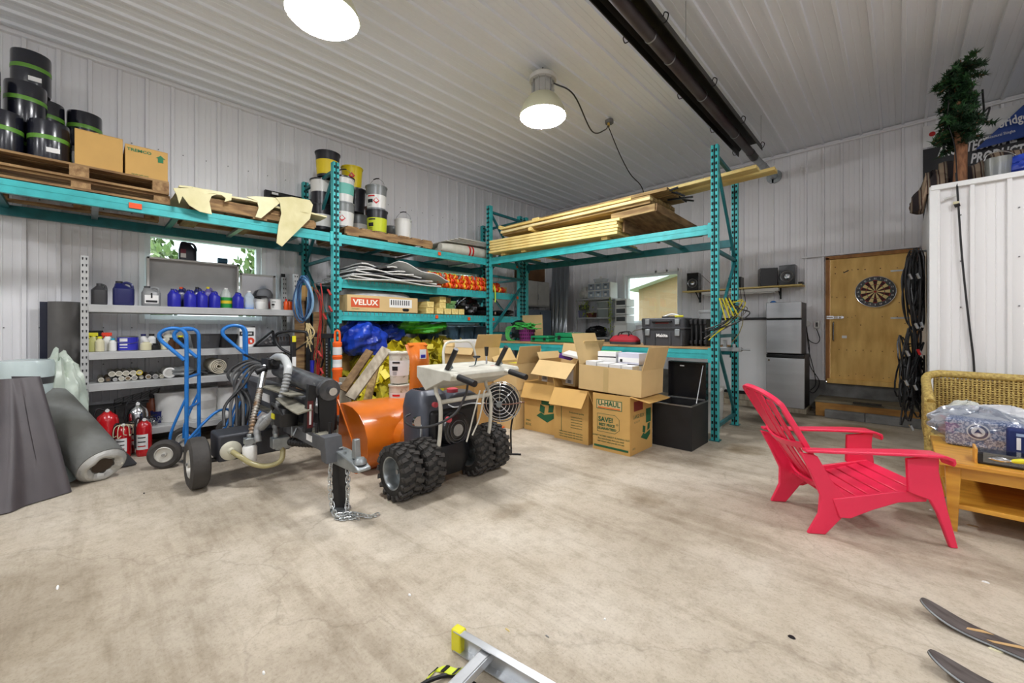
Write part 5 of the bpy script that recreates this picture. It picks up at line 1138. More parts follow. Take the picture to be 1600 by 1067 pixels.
# ---------------------------------------------------------------- snow blower
sb = thing('snow_blower', 'orange two stage snow blower with four knobbly tyres and a white control panel', 'snow blower', (-2.9, 2.11, 0))
cream = mat('cream_metal', (212, 210, 198), .45, .1, rgb2=(192, 189, 176), scale=8); eng = mat('engine_cover', (74, 78, 88), .4, .1, var=.15, scale=6); knob_r = mat('faded_red', (190, 70, 80), .5)
SY0, SY1 = 1.69, 2.55
def S(mb, name, m, **k): return mb.build(name, m, sb, world=True, **k)
arc = [(-3.92, .04), (-3.92, .57)]; back = [(-3.92, .57), (-3.8, .575), (-3.65, .565), (-3.52, .52), (-3.42, .44), (-3.36, .33), (-3.35, .2), (-3.38, .1), (-3.45, .035), (-3.6, .02)]
mb = MB(); n = len(back); off = [(x + (.012 if x > -3.9 else 0), z + .012 * (z > .1)) for x, z in back]
mb.grid(lambda u, v: (back[min(n - 1, int(round(u * (n - 1))))][0], SY0 + (SY1 - SY0) * v, back[min(n - 1, int(round(u * (n - 1))))][1]), n - 1, 6, thick=.008)
S(mb, 'auger_housing', orange, smooth=50)
for y in (SY0, SY1):
    S(MB().prism([(-3.92, .57)] + back[1:] + [(-3.85, .02), (-3.98, .06)], lambda a, b, t, y=y: (a, y - .004 + .008 * t, b)), 'side_plate', orange, smooth=0, bevel=.002)
    S(MB().bar((-3.9, y - .03, .05), (-3.5, y - .03, .02), .02, .05), 'skid_shoe', orange, smooth=0)
S(MB().bar((-3.95, SY0 - .012, .6), (-3.55, SY0 - .012, .16), .012, .02), 'side_bar', orange, smooth=0)
S(MB().box((-3.7, (SY0 + SY1) / 2, .015), (.4, SY1 - SY0, .02)), 'scraper_bar', mat('worn_orange', (180, 96, 40), .6, .2, var=.4, scale=12), smooth=0)
for q in range(2):
    y0 = SY0 + .05 + q * .42
    mb = MB(); mb.grid(lambda u, v: (-3.68 + (.05 + .15 * v) * math.cos(u * 4 * PI), y0 + .34 * u, .28 + (.05 + .15 * v) * math.sin(u * 4 * PI)), 40, 1, thick=.005); S(mb, 'auger_blade', blackm)
S(MB().cyl((-3.68, SY0, .28), (-3.68, SY1, .28), .025), 'auger_shaft', blackm)
S(MB().lathe([(.2, 0), (.2, .12), (.15, .16)], (-3.36, 2.13, .28), (1, 0, 0), n=24), 'impeller_housing', orange)
# chute: channel closed toward the camera, curved top
cx_, cy_ = -3.38, 2.2
def chute(u, v):
    a = -1.25 + 2.5 * u; z = .5 + .64 * v; w = .118 - .012 * math.sin(v * PI); lean = .03 * v + (.0 if v < .8 else -(v - .8) * .4)
    return (cx_ + lean + w * (math.cos(a) * .75), cy_ + w * math.sin(a) * 1.05, z)
S(MB().grid(chute, 12, 12, thick=.006), 'chute', orange, smooth=40)
S(MB().lathe([(.115, 0), (.12, .01), (.12, .05), (.1, .06)], (cx_, cy_, .48), n=24), 'chute_ring', orange)
S(MB().box((cx_ + .105, cy_ + .0, 1.05), (.004, .07, .09)), 'warning_label', label_white, smooth=0); S(MB().box((cx_ + .108, cy_, 1.03), (.003, .05, .03)), 'label_print', blue_pl, smooth=0)
S(MB().box((cx_ + .01, cy_, 1.135), (.05, .2, .02), (0, .5, 0)), 'deflector_lip', orange, smooth=0)
# engine
mb = MB(); mb.loft([(-2.98, 2.04, .3, .16, .15, 6), (-2.98, 2.04, .62, .17, .16, 6), (-3.0, 2.04, .73, .15, .14, 4), (-3.0, 2.04, .765, .1, .11, 4)]); S(mb, 'engine_cover', eng, smooth=30)
for k in range(9): S(MB().box((-3.07 + .03 * (k % 5), 1.99 + .07 * (k // 5), .768), (.012, .05, .006)), 'vent_slot', slot, smooth=0)
mb = MB(); mb.loft([(-2.95, 2.32, .52, .15, .2, 4), (-2.95, 2.32, .68, .15, .2, 4), (-2.95, 2.32, .72, .1, .15, 3)]); S(mb, 'fuel_tank', eng)
S(MB().lathe([(.05, 0), (.052, .03), (.03, .038)], (-2.93, 2.28, .72), n=16), 'fuel_cap', knob_r)
S(MB().box((-2.86, 2.42, .66), (.05, .04, .07)), 'red_switch', red, bevel=.005)
mb = MB(); mb.box((-2.9, 2.2, .46), (.26, .5, .3)); S(mb, 'engine_block', black, bevel=.03, seg=3)
S(MB().lathe([(.145, 0), (.145, .05), (.13, .075), (.06, .085), (.001, .086)], (-2.76, 2.14, .45), (1, 0, -.05), n=32), 'recoil_cover', mat('gloss_black', (24, 24, 26), .25)); S(MB().cyl((-2.675, 2.14, .446), (-2.668, 2.14, .446), .05, n=24), 'recoil_badge', galv)
for r in (.08, .105, .125): S(MB().tube([(-2.672 - (r - .08) * .35, 2.14 + r * math.cos(a * PI / 12), .446 + r * math.sin(a * PI / 12)) for a in range(24)], .004, n=5, closed=True), 'recoil_ring', dgrey)
for (px, py, z) in [(678, 632, 3.28), (699, 655, 3.12)]:
    c = onD(px, py, z); S(MB().cyl(c, c + Vector((.03, 0, 0)), .022, n=12), 'red_knob', knob_r)
S(MB().box((-2.85, 1.93, .44), (.02, .09, .14)), 'carburettor', galv, bevel=.01); c = onD(651, 658, 3.34); S(MB().cyl(c, c + Vector((.03, 0, 0)), .045, n=18), 'choke_dial', chrome)
S(MB().loft([(-2.8, 2.1, .1, .13, .16, 3), (-2.8, 2.1, .22, .17, .2, 3), (-2.82, 2.1, .34, .16, .22, 3)]), 'gearbox', blackm)
# handles
for (a_, y) in ((0, 1.92), (1, 2.46)):
    S(MB().tube(curve([(-2.80, y + .02, .18), (-2.66, y, .32), (-2.62, y, .5), (-2.62, y, .7), (-2.68, y, .8), (-2.66, y, .93)], 5), .016, n=10), 'handle_tube', cream)
    S(MB().tube(curve([(-2.66, y, .93), (-2.5, y - .02, .95), (-2.33, y - .03, .93), (-2.2, y - .04, .91)], 5), .016, n=10), 'handlebar', cream)
    S(MB().cyl((-2.35, y - .03, .935), (-2.16, y - .04, .905), .024, n=14), 'hand_grip', black)
    S(MB().bar((-2.55, y, .97), (-2.5, y + .02, 1.0), .03, .03), 'lever_bracket', galv, smooth=0)
    S(MB().cyl((-2.53, y - .0, .98), (-2.42, y + .0, 1.14), .02, n=12), 'clutch_lever', black)
S(MB().cyl((-2.63, 1.92, .71), (-2.63, 2.46, .71), .018), 'cross_tube', cream)
PW0, PW1 = 1.86, 2.60
S(MB().prism([(-2.86, .99), (-2.42, .965), (-2.40, .94), (-2.42, .90), (-2.5, .9), (-2.74, .80), (-2.86, .90)], lambda a, b, t: (a, PW0 + (PW1 - PW0) * t, b)), 'control_panel', cream, bevel=.006, smooth=0)
for k, (x, y, w) in enumerate([(-2.72, 2.0, .12), (-2.72, 2.45, .16)]): S(MB().box((x, y, .987 - (x + 2.86) * .057), (w, .016, .004), (0, .057, 0)), 'lever_slot', slot, smooth=0)
S(MB().cyl((-2.66, 2.45, .98), (-2.67, 2.46, 1.06), .008), 'gear_lever', chrome); S(MB().loft([(-2.67, 2.46, 1.05, .014, .014, 2), (-2.67, 2.46, 1.13, .02, .02, 2)]), 'gear_knob', black)
S(MB().tube(curve([(-2.6, 2.2, .975), (-2.56, 2.22, .985), (-2.6, 2.27, 1.0), (-2.62, 2.3, 1.04)], 5), .006), 'crank', chrome); S(MB().lathe([(.02, 0), (.035, .01), (.03, .02)], (-2.62, 2.3, 1.04), n=14), 'crank_knob', black)
S(MB().box((-2.55, 2.42, .972), (.02, .035, .004)), 'red_sticker', knob_r, smooth=0)
S(MB().tube(curve([(-2.84, 2.12, .97), (-2.86, 2.13, 1.1), (-2.86, 2.17, 1.17), (-2.86, 2.3, 1.175), (-2.86, 2.42, 1.17), (-2.85, 2.47, 1.1), (-2.84, 2.49, .97)], 6), .011, n=8), 'guide_bar', cream)
S(MB().tube(curve([onD(731, 600, 3.0), onD(727, 618, 3.05), onD(712, 645, 3.0), onD(685, 662, 3.0), onD(655, 668, 3.05), onD(636, 662, 3.15), onD(633, 652, 3.25), onD(641, 647, 3.3)], 8), .009), 'black_cable', hosem)
for pts in ([(700, 632), (712, 636), (735, 630), (752, 631)], [(750, 610), (742, 640), (735, 668), (729, 690)], [(757, 610), (750, 650), (738, 680)]): S(MB().tube(curve([onD(px, py, 3.12) for px, py in pts], 6), .006), 'control_rod', cream if pts[0][0] > 740 else steel)
# knobbly tyres
def atv_tyre(c, R, w, rimside):
    c = Vector(c)
    ty = MB().lathe([(R * .58, -w * .46), (R * .8, -w * .5), (R * .93, -w * .42), (R * .95, 0), (R * .93, w * .42), (R * .8, w * .5), (R * .58, w * .46)], c, (0, 1, 0), n=36, caps=False).build('tyre', rubber, sb, world=True)
    mb = MB(); nn = 18
    for k in range(nn):
        a = 2 * PI * k / nn
        for (off, da, L, W_) in ((-w * .34, 0, .05, .05), (w * .34, PI / nn, .05, .05), (-.02, PI / nn * .6, .045, .04), (.025, PI / nn * 1.5, .045, .04)):
            b = a + da; rr = R * (.965 if abs(off) < w * .2 else .935); p = c + Vector((math.cos(b) * rr, off, math.sin(b) * rr)); Rm = Euler((0, -b, 0)).to_matrix() @ Euler((.25 if off < 0 else -.25, 0, 0)).to_matrix(); mb.box(p, (.026, W_, L * .62), Rm)
            if abs(off) > w * .2: mb.box(p + Vector((0, math.copysign(.026, off), 0)) - Vector((math.cos(b), 0, math.sin(b))) * .014, (.03, .016, L * .6), Rm)
    o = mb.build('tread_lugs', tyre_m, ty, world=False, smooth=0); o['kind'] = 'stuff'
    for v in o.data.vertices: v.co -= Vector(sb.location)
    MB().lathe([(R * .6, -w * .47), (R * .56, -w * .45), (R * .5, -w * .2), (R * .5, w * .1), (R * .15, w * .12), (R * .14, -w * .02), (.001, -w * .03)], c, (0, 1, 0), n=28, caps=False).build('rim', galv, sb, world=True)
    MB().lathe([(R * .6, w * .47), (R * .56, w * .45), (R * .5, w * .2), (R * .5, w * .12)], c, (0, 1, 0), n=28, caps=False).build('rim_ring', galv, sb, world=True)
for y in (1.65, 1.85, 2.38, 2.58): atv_tyre((-2.76, y, .207), .207, .165, -1)
S(MB().cyl((-2.76, 1.62, .207), (-2.76, 2.62, .207), .018), 'axle', steel)
# wire cage reel behind the snow blower
rl = thing('cable_reel', 'round wire cage reel with a crank rod standing behind the snow blower', 'reel', (-2.93, 2.9, 0))
RC = Vector((0, 0, .55)); ax_ = Vector((.62, -.78, .0)).normalized(); bx_ = ax_.cross(Vector((0, 0, 1)))
for k, (r, dz) in enumerate([(.2, 0), (.19, .05), (.165, .085), (.135, .11), (.1, .125), (.065, .135)]):
    MB().tube([RC + ax_ * dz + (bx_ * math.cos(a * PI / 14) + Vector((0, 0, 1)) * math.sin(a * PI / 14)) * r for a in range(28)], .005, n=6, closed=True).build('cage_ring', chrome, rl)
for k in range(8):
    a = k * PI / 4; e = bx_ * math.cos(a) + Vector((0, 0, 1)) * math.sin(a); MB().tube(curve([RC + ax_ * .14, RC + ax_ * .11 + e * .13, RC + ax_ * .03 + e * .2, RC - ax_ * .06 + e * .2], 5), .005, n=6).build('cage_rib', chrome, rl)
MB().lathe([(.05, -.06), (.18, -.05), (.18, .0), (.05, .02)], RC, ax_, n=24).build('drum', black, rl)
MB().cyl(RC + ax_ * .1, RC + ax_ * .17, .028, n=14).build('hub', galv, rl); MB().tube([RC + ax_ * .16, RC + ax_ * .2 + Vector((.08, .09, .01)), RC + ax_ * .2 + Vector((.17, .19, .03))], .006, n=6).build('crank_rod', mat('rust', (110, 70, 50), .6), rl)
mb = MB()
for sx in (-1, 1): mb.tube(curve([RC - ax_ * .03 + bx_ * .17 * sx, bx_ * .1 * sx + Vector((0, 0, .3)) - ax_ * .04, bx_ * .1 * sx + Vector((0, 0, .01)) - ax_ * .04], 5), .009)
mb.cyl(bx_ * .2 + Vector((0, 0, .01)) - ax_ * .04, bx_ * -.2 + Vector((0, 0, .01)) - ax_ * .04, .009); mb.build('stand', black, rl)
t = thing('extension_cord', 'short run of orange cord on the floor behind the knobbly tyres', 'cord', tuple(onZ(790, 668)))
MB().tube(curve([onZ(775, 655, .01), onZ(786, 656, .01), onZ(792, 662, .01), onZ(785, 668, .01), onZ(776, 668, .01)], 6), .01).build('cord', mat('orange_cord', (220, 90, 30), .5), t, world=True)
# ---------------------------------------------------------------- middle bay shelves (levels 1.93 and 1.51)
V1, V2 = 1.935, 1.515
wt = mat('white_tarp', (214, 214, 210), .6, 0, var=.1, scale=5); dkt = mat('dark_tarp', (58, 58, 62), .6)
t = thing('folded_tarp', 'grey and white folded tarps heaped in layers on the upper shelf', 'tarp', (-5.45, 2.98, V1))
for k in range(9):
    y0, y1 = 2.3 + .02 * k, 3.75 - .1 * k + rnd(-.05, .05); z = V1 + .012 + .024 * k; ph = rnd(0, 6)
    MB().grid(lambda u, v: (-6.0 + u * .93 + .02 * math.sin(v * 9 + ph), y0 + (y1 - y0) * v, z + .012 * math.sin(v * 8 + ph) + .006 * math.sin(u * 9 + 3 * v + ph)), 5, 18, thick=.014).build('fold', dkt if k in (3, 7) else wt, t, world=True, smooth=40)
tag(MB().grid(lambda u, v: (-5.95 + u * .8, 3.05 + .9 * v, V1 + .3 - .2 * v + .015 * math.sin(u * 8) + .02 * math.sin(v * 11)), 6, 12, thick=.012).build('tarp_flap', wt, smooth=40), 'stiff white tarp edge sloping down toward the orange rolls', 'tarp')
oran = mat('safety_orange', (240, 84, 20), .5); yel = mat('safety_yellow', (246, 178, 40), .5); orr = mat('orange_red', (214, 52, 22), .5); grys = mat('silver_mesh', (150, 140, 140), .4)
for k, (x, z, y0, y1) in enumerate([(-5.28, V1 + .045, 3.95, 5.3), (-5.40, V1 + .045, 3.9, 5.25), (-5.34, V1 + .13, 3.85, 5.2), (-5.5, V1 + .125, 3.8, 5.1), (-5.42, V1 + .21, 3.7, 5.0), (-5.56, V1 + .045, 3.9, 5.2)]):
    t = thing('webbing_roll', ['lowest front orange and yellow safety net roll', 'lowest middle orange safety net roll', 'second row front orange net roll with yellow tufts', 'second row rear orange net roll', 'topmost orange net roll with silver bands', 'rear bottom orange net roll'][k] + ' on the upper shelf', 'net roll', (x, (y0 + y1) / 2, z - .043), group='orange safety net rolls')
    L = y1 - y0; y = -L / 2; i = 0
    while y < L / 2 - .01:
        w = rnd(.035, .06); m = [oran, yel, oran, orr, yel, oran, grys if k == 4 else orr][i % 7]
        rr = rnd(.038, .05)
        if i % 2: MB().tube(torus_pts((0, y + w / 2, .045), (0, 1, rnd(-.6, .6)), (0, 0, 1), rr, rr, 12), .014, n=6, closed=True).build('twist', m, t)
        else: MB().lathe([(rr * .8, 0), (rr, w * .3), (rr, w * .7), (rr * .8, w)], (0, y, .045), (0, 1, 0), n=12).build('band', m, t)
        y += w; i += 1
tag(MB().tube(curve([(-5.17, 4.95, V1 + .1), (-5.15, 4.95, V1), (-5.155, 4.96, V1 - .12), (-5.15, 4.95, V1 - .19)], 6), .012, n=6).build('lime_strap', mat('lime', (200, 230, 60), .5)), 'lime green strap end hanging over the upper shelf beam', 'strap')
t = thing('timber_block', 'short pale timber block at the right end of the upper shelf', 'block', (-5.5, 5.4, V1)); MB().box((0, 0, .06), (.3, .09, .12)).build('block', lumber, t, smooth=0)
# level 1.51
t = thing('cardboard_box', 'long cardboard window box with a red orange printed band on the lower shelf', 'box', (-5.42, 2.85, V2))
MB().box((0, 0, .11), (.5, 1.06, .215)).build('carton', card2, t, bevel=.003)
MB().box((.251, -.28, .12), (.002, .40, .125)).build('orange_band', mat('brand_orange', (206, 84, 44), .6), t, smooth=0)
lettering('VELUX', .1, mat('print_white', (246, 240, 226), .6), t, (.2535, -.28, .12), (PI / 2, 0, PI / 2), bold=.003, sx=1.15)
MB().box((.251, .25, .13), (.002, .36, .12)).build('data_label', label_white, t, smooth=0)
for q in range(9): MB().box((.2525, .1 + .035 * q, .14), (.001, .016, .07)).build('print_line', dgrey, t, smooth=0)
MB().loft([(.252, .33, .02, .003, .04, 2), (.252, .33, .045, .003, .06, 2), (.252, .33, .06, .003, .04, 2)]).build('hand_hole', slot, t)
lettering('roof window', .02, gr, t, (.253, -.42, .035), (PI / 2, 0, PI / 2), name='small_print')
tag(MB().loft([(-5.45, 2.86, V2 + .222, .22, .5, 4), (-5.45, 2.86, V2 + .26, .21, .5, 3), (-5.47, 2.84, V2 + .31, .16, .44, 2.5)], n=24).build('plastic_wrap', mat('clear_wrap', (176, 176, 176), .25, 0, var=.25, scale=8, bump=.5, bscale=10)), 'grey plastic film bundle lying on the printed window box', 'plastic')
for k, (y, x, z, w) in enumerate([(3.62, -5.35, 0, .14), (3.80, -5.33, 0, .12), (3.97, -5.36, 0, .13), (3.62, -5.35, .095, .13), (3.9, -5.4, .095, .12), (4.12, -5.36, 0, .12), (3.92, -5.42, .19, .12), (4.08, -5.5, .19, .11), (4.25, -5.36, 0, .11)]):
    t = thing('wood_block', 'timber off-cut on the lower shelf, ' + ['bottom left', 'bottom, second from left', 'bottom, third from left', 'second layer at the left', 'second layer at the right', 'bottom, fourth from left', 'topmost left', 'topmost right, dark side', 'bottom, at the black bag'][k], 'block', (x, y, V2 + z), rnd(-.1, .1), 'timber off-cuts on the lower shelf')
    MB().box((0, 0, .045), (.3, w, .09)).build('block', lumber if k != 7 else oldl, t, bevel=.003, seg=1)
bagb = mat('black_bag', (20, 20, 22), .25, 0, bump=.5, bscale=9)
def blob(name, label, cat, c, r, m, seed, grp=None, nu=44, nv=24, pname='bag'):
    t = thing(name, label, cat, (c[0], c[1], c[2]), 0, grp); f = crump((0, 0, r[2] * .9), r[0], r[1], r[2], seed); MB().grid(f, nu, nv).build(pname, m, t, smooth=28); return t
blob('garbage_bag', 'black shiny garbage bag on the lower shelf right of the timber off-cuts', 'bag', (-5.5, 4.58, V2), (.2, .2, .16), bagb, 11)
for k, (y, z, r, L) in enumerate([(4.86, 0, .045, .5), (5.0, 0, .045, .45), (4.93, .085, .04, .4)]):
    t = thing('black_roll', 'roll of black sheet on the lower shelf, ' + ['left one with its hole showing', 'right one', 'on top of the other two'][k], 'roll', (-5.3, y, V2 + z), .3, 'black sheet rolls on the lower shelf'); MB().cyl((-.3, 0, r), (.08, 0, r), r, n=16).build('roll', bagb, t); MB().lathe([(r * .55, 0), (r * .5, .003), (.001, .003)], (.08, 0, r), (1, 0, 0), n=14).build('core', mat('core_pink', (190, 160, 140), .6), t)
t = thing('gasket_pile', 'dark folded membrane at the right end of the lower shelf', 'membrane', (-5.45, 5.28, V2))
for k in range(4): MB().grid(lambda u, v: (-.25 + .5 * u, -.2 + .4 * v, .02 + .025 * k + .015 * math.sin(v * 7 + k)), 3, 10, thick=.015).build('fold', bagb, t)
for k in range(4):
    t = thing('plastic_tote', 'blue grey plastic tote behind the yellow brackets, ' + ['leftmost', 'second from left', 'third from left', 'rightmost, by the teal post'][k], 'tote', (-5.95, 4.15 + .36 * k, 1.02 if k < 4 else 1), 0, 'blue grey totes under the lower shelf')
    tm = mat('tote_blue', (84, 112, 134), .45)
    MB().loft([(0, 0, 0, .15, .155, 6), (0, 0, .26, .17, .17, 6)]).build('body', tm, t); MB().loft([(0, 0, .26, .18, .175, 6), (0, 0, .3, .18, .175, 6), (0, 0, .31, .16, .16, 6)]).build('lid', tm, t)
    for q in (-.08, 0, .08): MB().box((.165, q, .12), (.012, .012, .22), (0, -.07, 0)).build('rib', tm, t, smooth=0)
for k in range(3):
    c_ = carton('cardboard_box', 'brown box under the blue grey totes, ' + ['left', 'middle', 'right'][k], -5.95, 4.27 + .45 * k, 0, .42, .43, 1.012, m=card3, group='boxes under the totes')
# ---------------------------------------------------------------- tarps and the heap of yellow roof brackets
bt_ = mat('blue_tarp', (36, 74, 196), .3, 0, rgb2=(22, 48, 150), scale=6, bump=.5, bscale=10)
blob('blue_tarp', 'big crumpled blue tarp bundle right of the teal rack post', 'tarp', (-5.38, 2.62, .92), (.3, .29, .25), bt_, 21, nu=60, nv=36, pname='tarp')
blob('blue_tarp', 'smaller tail of blue tarp lying right of the big blue bundle', 'tarp', (-5.6, 3.14, 1.1), (.2, .22, .13), bt_, 8, pname='tarp')
blob('green_tarp', 'bright green folded tarp on top of the yellow brackets', 'tarp', (-5.55, 3.72, 1.2), (.3, .42, .12), mat('green_tarp', (70, 172, 44), .35, 0, rgb2=(30, 90, 30), scale=3, bump=.4, bscale=10), 33, pname='tarp')
blob('dark_sack', 'dark green black sack behind the green tarp', 'bag', (-5.85, 3.3, 1.1), (.22, .3, .16), mat('dark_green_sack', (24, 40, 26), .4, bump=.4, bscale=9), 5)
for k, (x, y, h) in enumerate([(-5.75, 2.58, .93), (-5.95, 3.15, 1.1)]):
    MBc = carton('cardboard_box', ['tall brown carton standing under the big blue tarp bundle', 'brown carton standing under the tail of the blue tarp'][k], x, y, 0, .4, .42, h - .01, m=card3, group='cartons under the tarps')
ybm = mat('yellow_bracket', (226, 208, 44), .42, .05, var=.22, scale=5); ybd = mat('yellow_bracket_worn', (196, 182, 52), .55, .1, var=.45, scale=12)
protos = []
for k in range(4):
    mb = MB(); w = .085; L = .26 + .05 * (k % 2); a = [.5, .8, 1.1, .65][k]
    mb.box((0, 0, .002), (L, w, .004)); mb.prism([(-L / 2, 0), (L / 2, 0), (L / 2 - .03, .13), (L / 2 - .09, .16), (-L / 2, .02)], lambda p, q, t: (p, w / 2 - .004 + .004 * t, q)); 
    if k % 2: mb.prism([(-L / 2, 0), (L / 2, 0), (L / 2 - .03, .13), (L / 2 - .09, .16), (-L / 2, .02)], lambda p, q, t: (p, -w / 2 + .004 * t, q))
    mb.box((L / 2 - .06, 0, .14), (.13, w, .004), (0, a - .3, 0)); protos.append(mb)
base = [p.build('roof_bracket', ybm if i != 1 else ybd, smooth=0) for i, p in enumerate(protos)]
HC = (-5.1, 3.35)
def heap_z(x, y): return max(.0, 1.08 * (1 - max(0, (x + 5.35)) / .85) ** .8 if x > -5.35 else 1.08) * max(0, min(1, (y - 2.25) / .4)) * max(0, min(1, (4.75 - y) / .45)) if (x < -4.5) else 0
n = 0; R2 = random.Random(4)
while n < 285:
    y = R2.uniform(2.35, 4.62); x = R2.uniform(-5.75, -4.6)
    hz = heap_z(x, y)
    if hz < .05: continue
    z = hz * R2.uniform(.62, 1.0)
    if n < 4: o = base[n]
    else: o = base[n % 4].copy(); C.objects.link(o)
    o.location = (x, y, max(.12, z)); o.rotation_euler = (R2.uniform(-PI, PI), R2.uniform(-1.2, 1.2), R2.uniform(0, 2 * PI)); n += 1
    tag(o, 'yellow metal roofing bracket in the tangled heap under the rack', 'bracket', 'yellow roofing brackets in the heap')
inner = MB()
for k in range(500):
    y = R2.uniform(2.4, 4.55); x = R2.uniform(-5.75, -4.65); z = heap_z(x, y) * R2.uniform(.03, .8); w = .09
    Rm = Euler((R2.uniform(-3, 3), R2.uniform(-1.2, 1.2), R2.uniform(0, 6))).to_matrix(); inner.box((x, y, max(.07, z)), (.26, w, .004), Rm); inner.box(Vector((x, y, max(.07, z))) + Rm @ Vector((0, w / 2, .05)), (.2, .004, .1), Rm)
o = inner.build('bracket_heap', ybd, smooth=0); tag(o, 'inner mass of the tangled heap of yellow roofing brackets', 'bracket heap', kind='stuff')
gw = mat('grey_plank', (176, 166, 146), .8, 0, rgb2=(132, 122, 104), scale=4, stretch=(5, 5, 1), bump=.2)
tag(MB().bar(onD(604, 545, 4.55), onD(547, 622, 4.2), .11, .035, up=(.7, -.7, .3)).build('weathered_plank', gw, smooth=0), 'pale weathered plank leaning diagonally in front of the yellow brackets', 'plank')
tag(MB().bar(onD(590, 560, 4.75), onZ(556, 700, .03), .08, .035, up=(.7, -.7, .3)).build('weathered_plank', oldl, smooth=0), 'second plank edge leaning just below the pale weathered one', 'plank')
tag(MB().bar(onD(578, 548, 4.8), onD(536, 610, 4.55), .09, .04, up=(.7, -.7, .3)).build('brown_plank', brn, smooth=0), 'dark brown plank leaning under the blue tarp', 'plank')
tag(MB().bar(onZ(541, 690), onD(542, 590, 4.62) + Vector((-.05, 0, 0)), .12, .04, up=(.7, -.7, .1)).build('grey_post', gw, smooth=0), 'short grey timber standing right of the orange traffic post', 'plank')
bk = onD(624, 600, 4.3)
pail('paint splattered white pail standing in front of the yellow heap, upper of two', bk.x, bk.y, .72, r=.108, h=.33, body=mat('splattered', (206, 204, 190), .5, 0, rgb2=(120, 110, 60), scale=22, ramp=(.3, .45)), band=label_white, zb=(.08, .24), words=1, group='paint splattered pails', face=-.8)
pail('paint splattered white pail standing in front of the yellow heap, lower of two', bk.x, bk.y, .385, r=.108, h=.325, body=MATS['splattered'], band=pw, band2=pk, zb=(.04, .24), words=1, diamond=True, group='paint splattered pails', face=-.8)
pail('grey pail at the very bottom of the splattered stack', bk.x, bk.y, 0, r=.118, h=.38, body=pg, group='paint splattered pails')
# ---------------------------------------------------------------- traffic post, pallet-jack handle, posts, hanging cords, jumper cables
dp = onD(527, 600, 4.75)
t = thing('traffic_post', 'orange traffic delineator post with white reflective bands and a loop handle', 'post', (dp.x, dp.y, 0))
so = mat('post_orange', (238, 100, 30), .45)
MB().lathe([(.2, 0), (.2, .03), (.07, .06), (.058, .1), (.055, .58), (.062, .6), (.062, .62), (.053, .63), (.052, .78), (.06, .8), (.06, .82), (.05, .83), (.048, .93), (.056, .95), (.056, .97), (.047, .98), (.045, 1.08), (.052, 1.1), (.05, 1.13), (.03, 1.14)], n=24).build('post', so, t)
MB().lathe([(.0515, .84), (.050, .925)], n=24, caps=False).build('upper_band', label_white, t)
for a_, b_ in ((.985, 1.075), (.845, .93)): MB().lathe([(.051, a_), (.0505, b_)], n=24, caps=False).build('reflective_band', mat('reflector', (222, 226, 226), .3, .2), t)
e = Vector((CS, SN, 0))
MB().tube([Vector((0, 0, 0)) + e * (.028 * c) + Vector((0, 0, z)) for c, z in ((-1, 1.12), (-1, 1.22), (-.8, 1.255), (0, 1.27), (.8, 1.255), (1, 1.22), (1, 1.12))], .013, n=8).build('loop_handle', so, t)
jk = onD(458, 600, 4.75)
t = thing('pallet_jack', 'black pallet jack standing by the shelf, its loop handle raised', 'pallet jack', (jk.x, jk.y, 0))
MB().bar((0, 0, .1), (0, 0, 1.2), .06, .05).build('handle_column', black, t, bevel=.006)
MB().tube(curve([(0, 0, .98), (-.1, -.1, 1.06), (-.15, -.14, 1.16), (-.13, -.13, 1.23), (-.05, -.04, 1.26), (.0, .0, 1.26), (.1, .1, 1.25), (.12, .12, 1.2)], 6), .016, n=8).build('loop_handle', black, t)
MB().tube([(0, 0, 1.02), (.12, .1, 1.12)], .01).build('brace_rod', black, t)
MB().box((.032, -.0, 1.17), (.005, .04, .07)).build('yellow_label', yc, t, smooth=0); MB().box((.032, -.0, .9), (.005, .04, .12)).build('white_label', label_white, t, smooth=0)
mb = MB(); mb.box((-.0, 0, .12), (.2, .2, .14)); mb.box((-.35, .1, .06), (.6, .14, .05)); mb.box((-.35, -.12, .06), (.6, .14, .05)); mb.build('fork_base', red, t, bevel=.008)
wheel(t, (.12, -.05, .08), (0, 1, 0), .08, .05); wheel(t, (.12, .06, .08), (0, 1, 0), .08, .05)
for k, (px, z, h, w, m_, lb) in enumerate([(472, 5.35, 1.65, .13, wood, 'thick square wooden post standing between the grey shelf and the teal rack'), (483, 5.3, 1.7, .06, black, 'thin black metal bar standing right of the wooden post'), (500, 5.2, 1.5, .12, wood, 'second wooden post behind the hanging red cables')]):
    p = onD(px, 512, z); tag(MB().box((p.x, p.y, h / 2), (w, w, h), (0, 0, YAW)).build(['wooden_post', 'metal_bar', 'wooden_post'][k], m_, bevel=.004), lb, ['post', 'bar', 'post'][k])
p = onD(474, 452, 5.42); carton('cardboard_box', 'small brown box balanced on the wooden post', p.x, p.y, 1.652, .16, .2, .2, YAW, card3)
j2 = onD(512, 600, 4.98)
t = thing('farm_jack', 'black perforated lifting jack standing against the teal rack post', 'jack', (j2.x, j2.y, 0))
MB().box((0, 0, .62), (.035, .05, 1.2), (0, 0, YAW)).build('rack_bar', black, t, smooth=0)
for k in range(26): MB().cyl(Vector((0, 0, .2 + .036 * k)) - e.cross(Vector((0, 0, 1))) * .0, Vector((0, 0, .2 + .036 * k)) + Vector((SN, -CS, 0)) * .03, .009, n=8).build('hole', galv, t)
MB().box((0, 0, 1.2), (.14, .06, .06), (0, 0, YAW)).build('top_clamp', blackm, t, bevel=.004); MB().box((0, 0, .02), (.18, .12, .03), (0, 0, YAW)).build('base', blackm, t, bevel=.004)
j3 = onD(488, 600, 5.0)
t = thing('farm_jack', 'blue and black bar tool standing left of the perforated jack', 'jack', (j3.x, j3.y, 0))
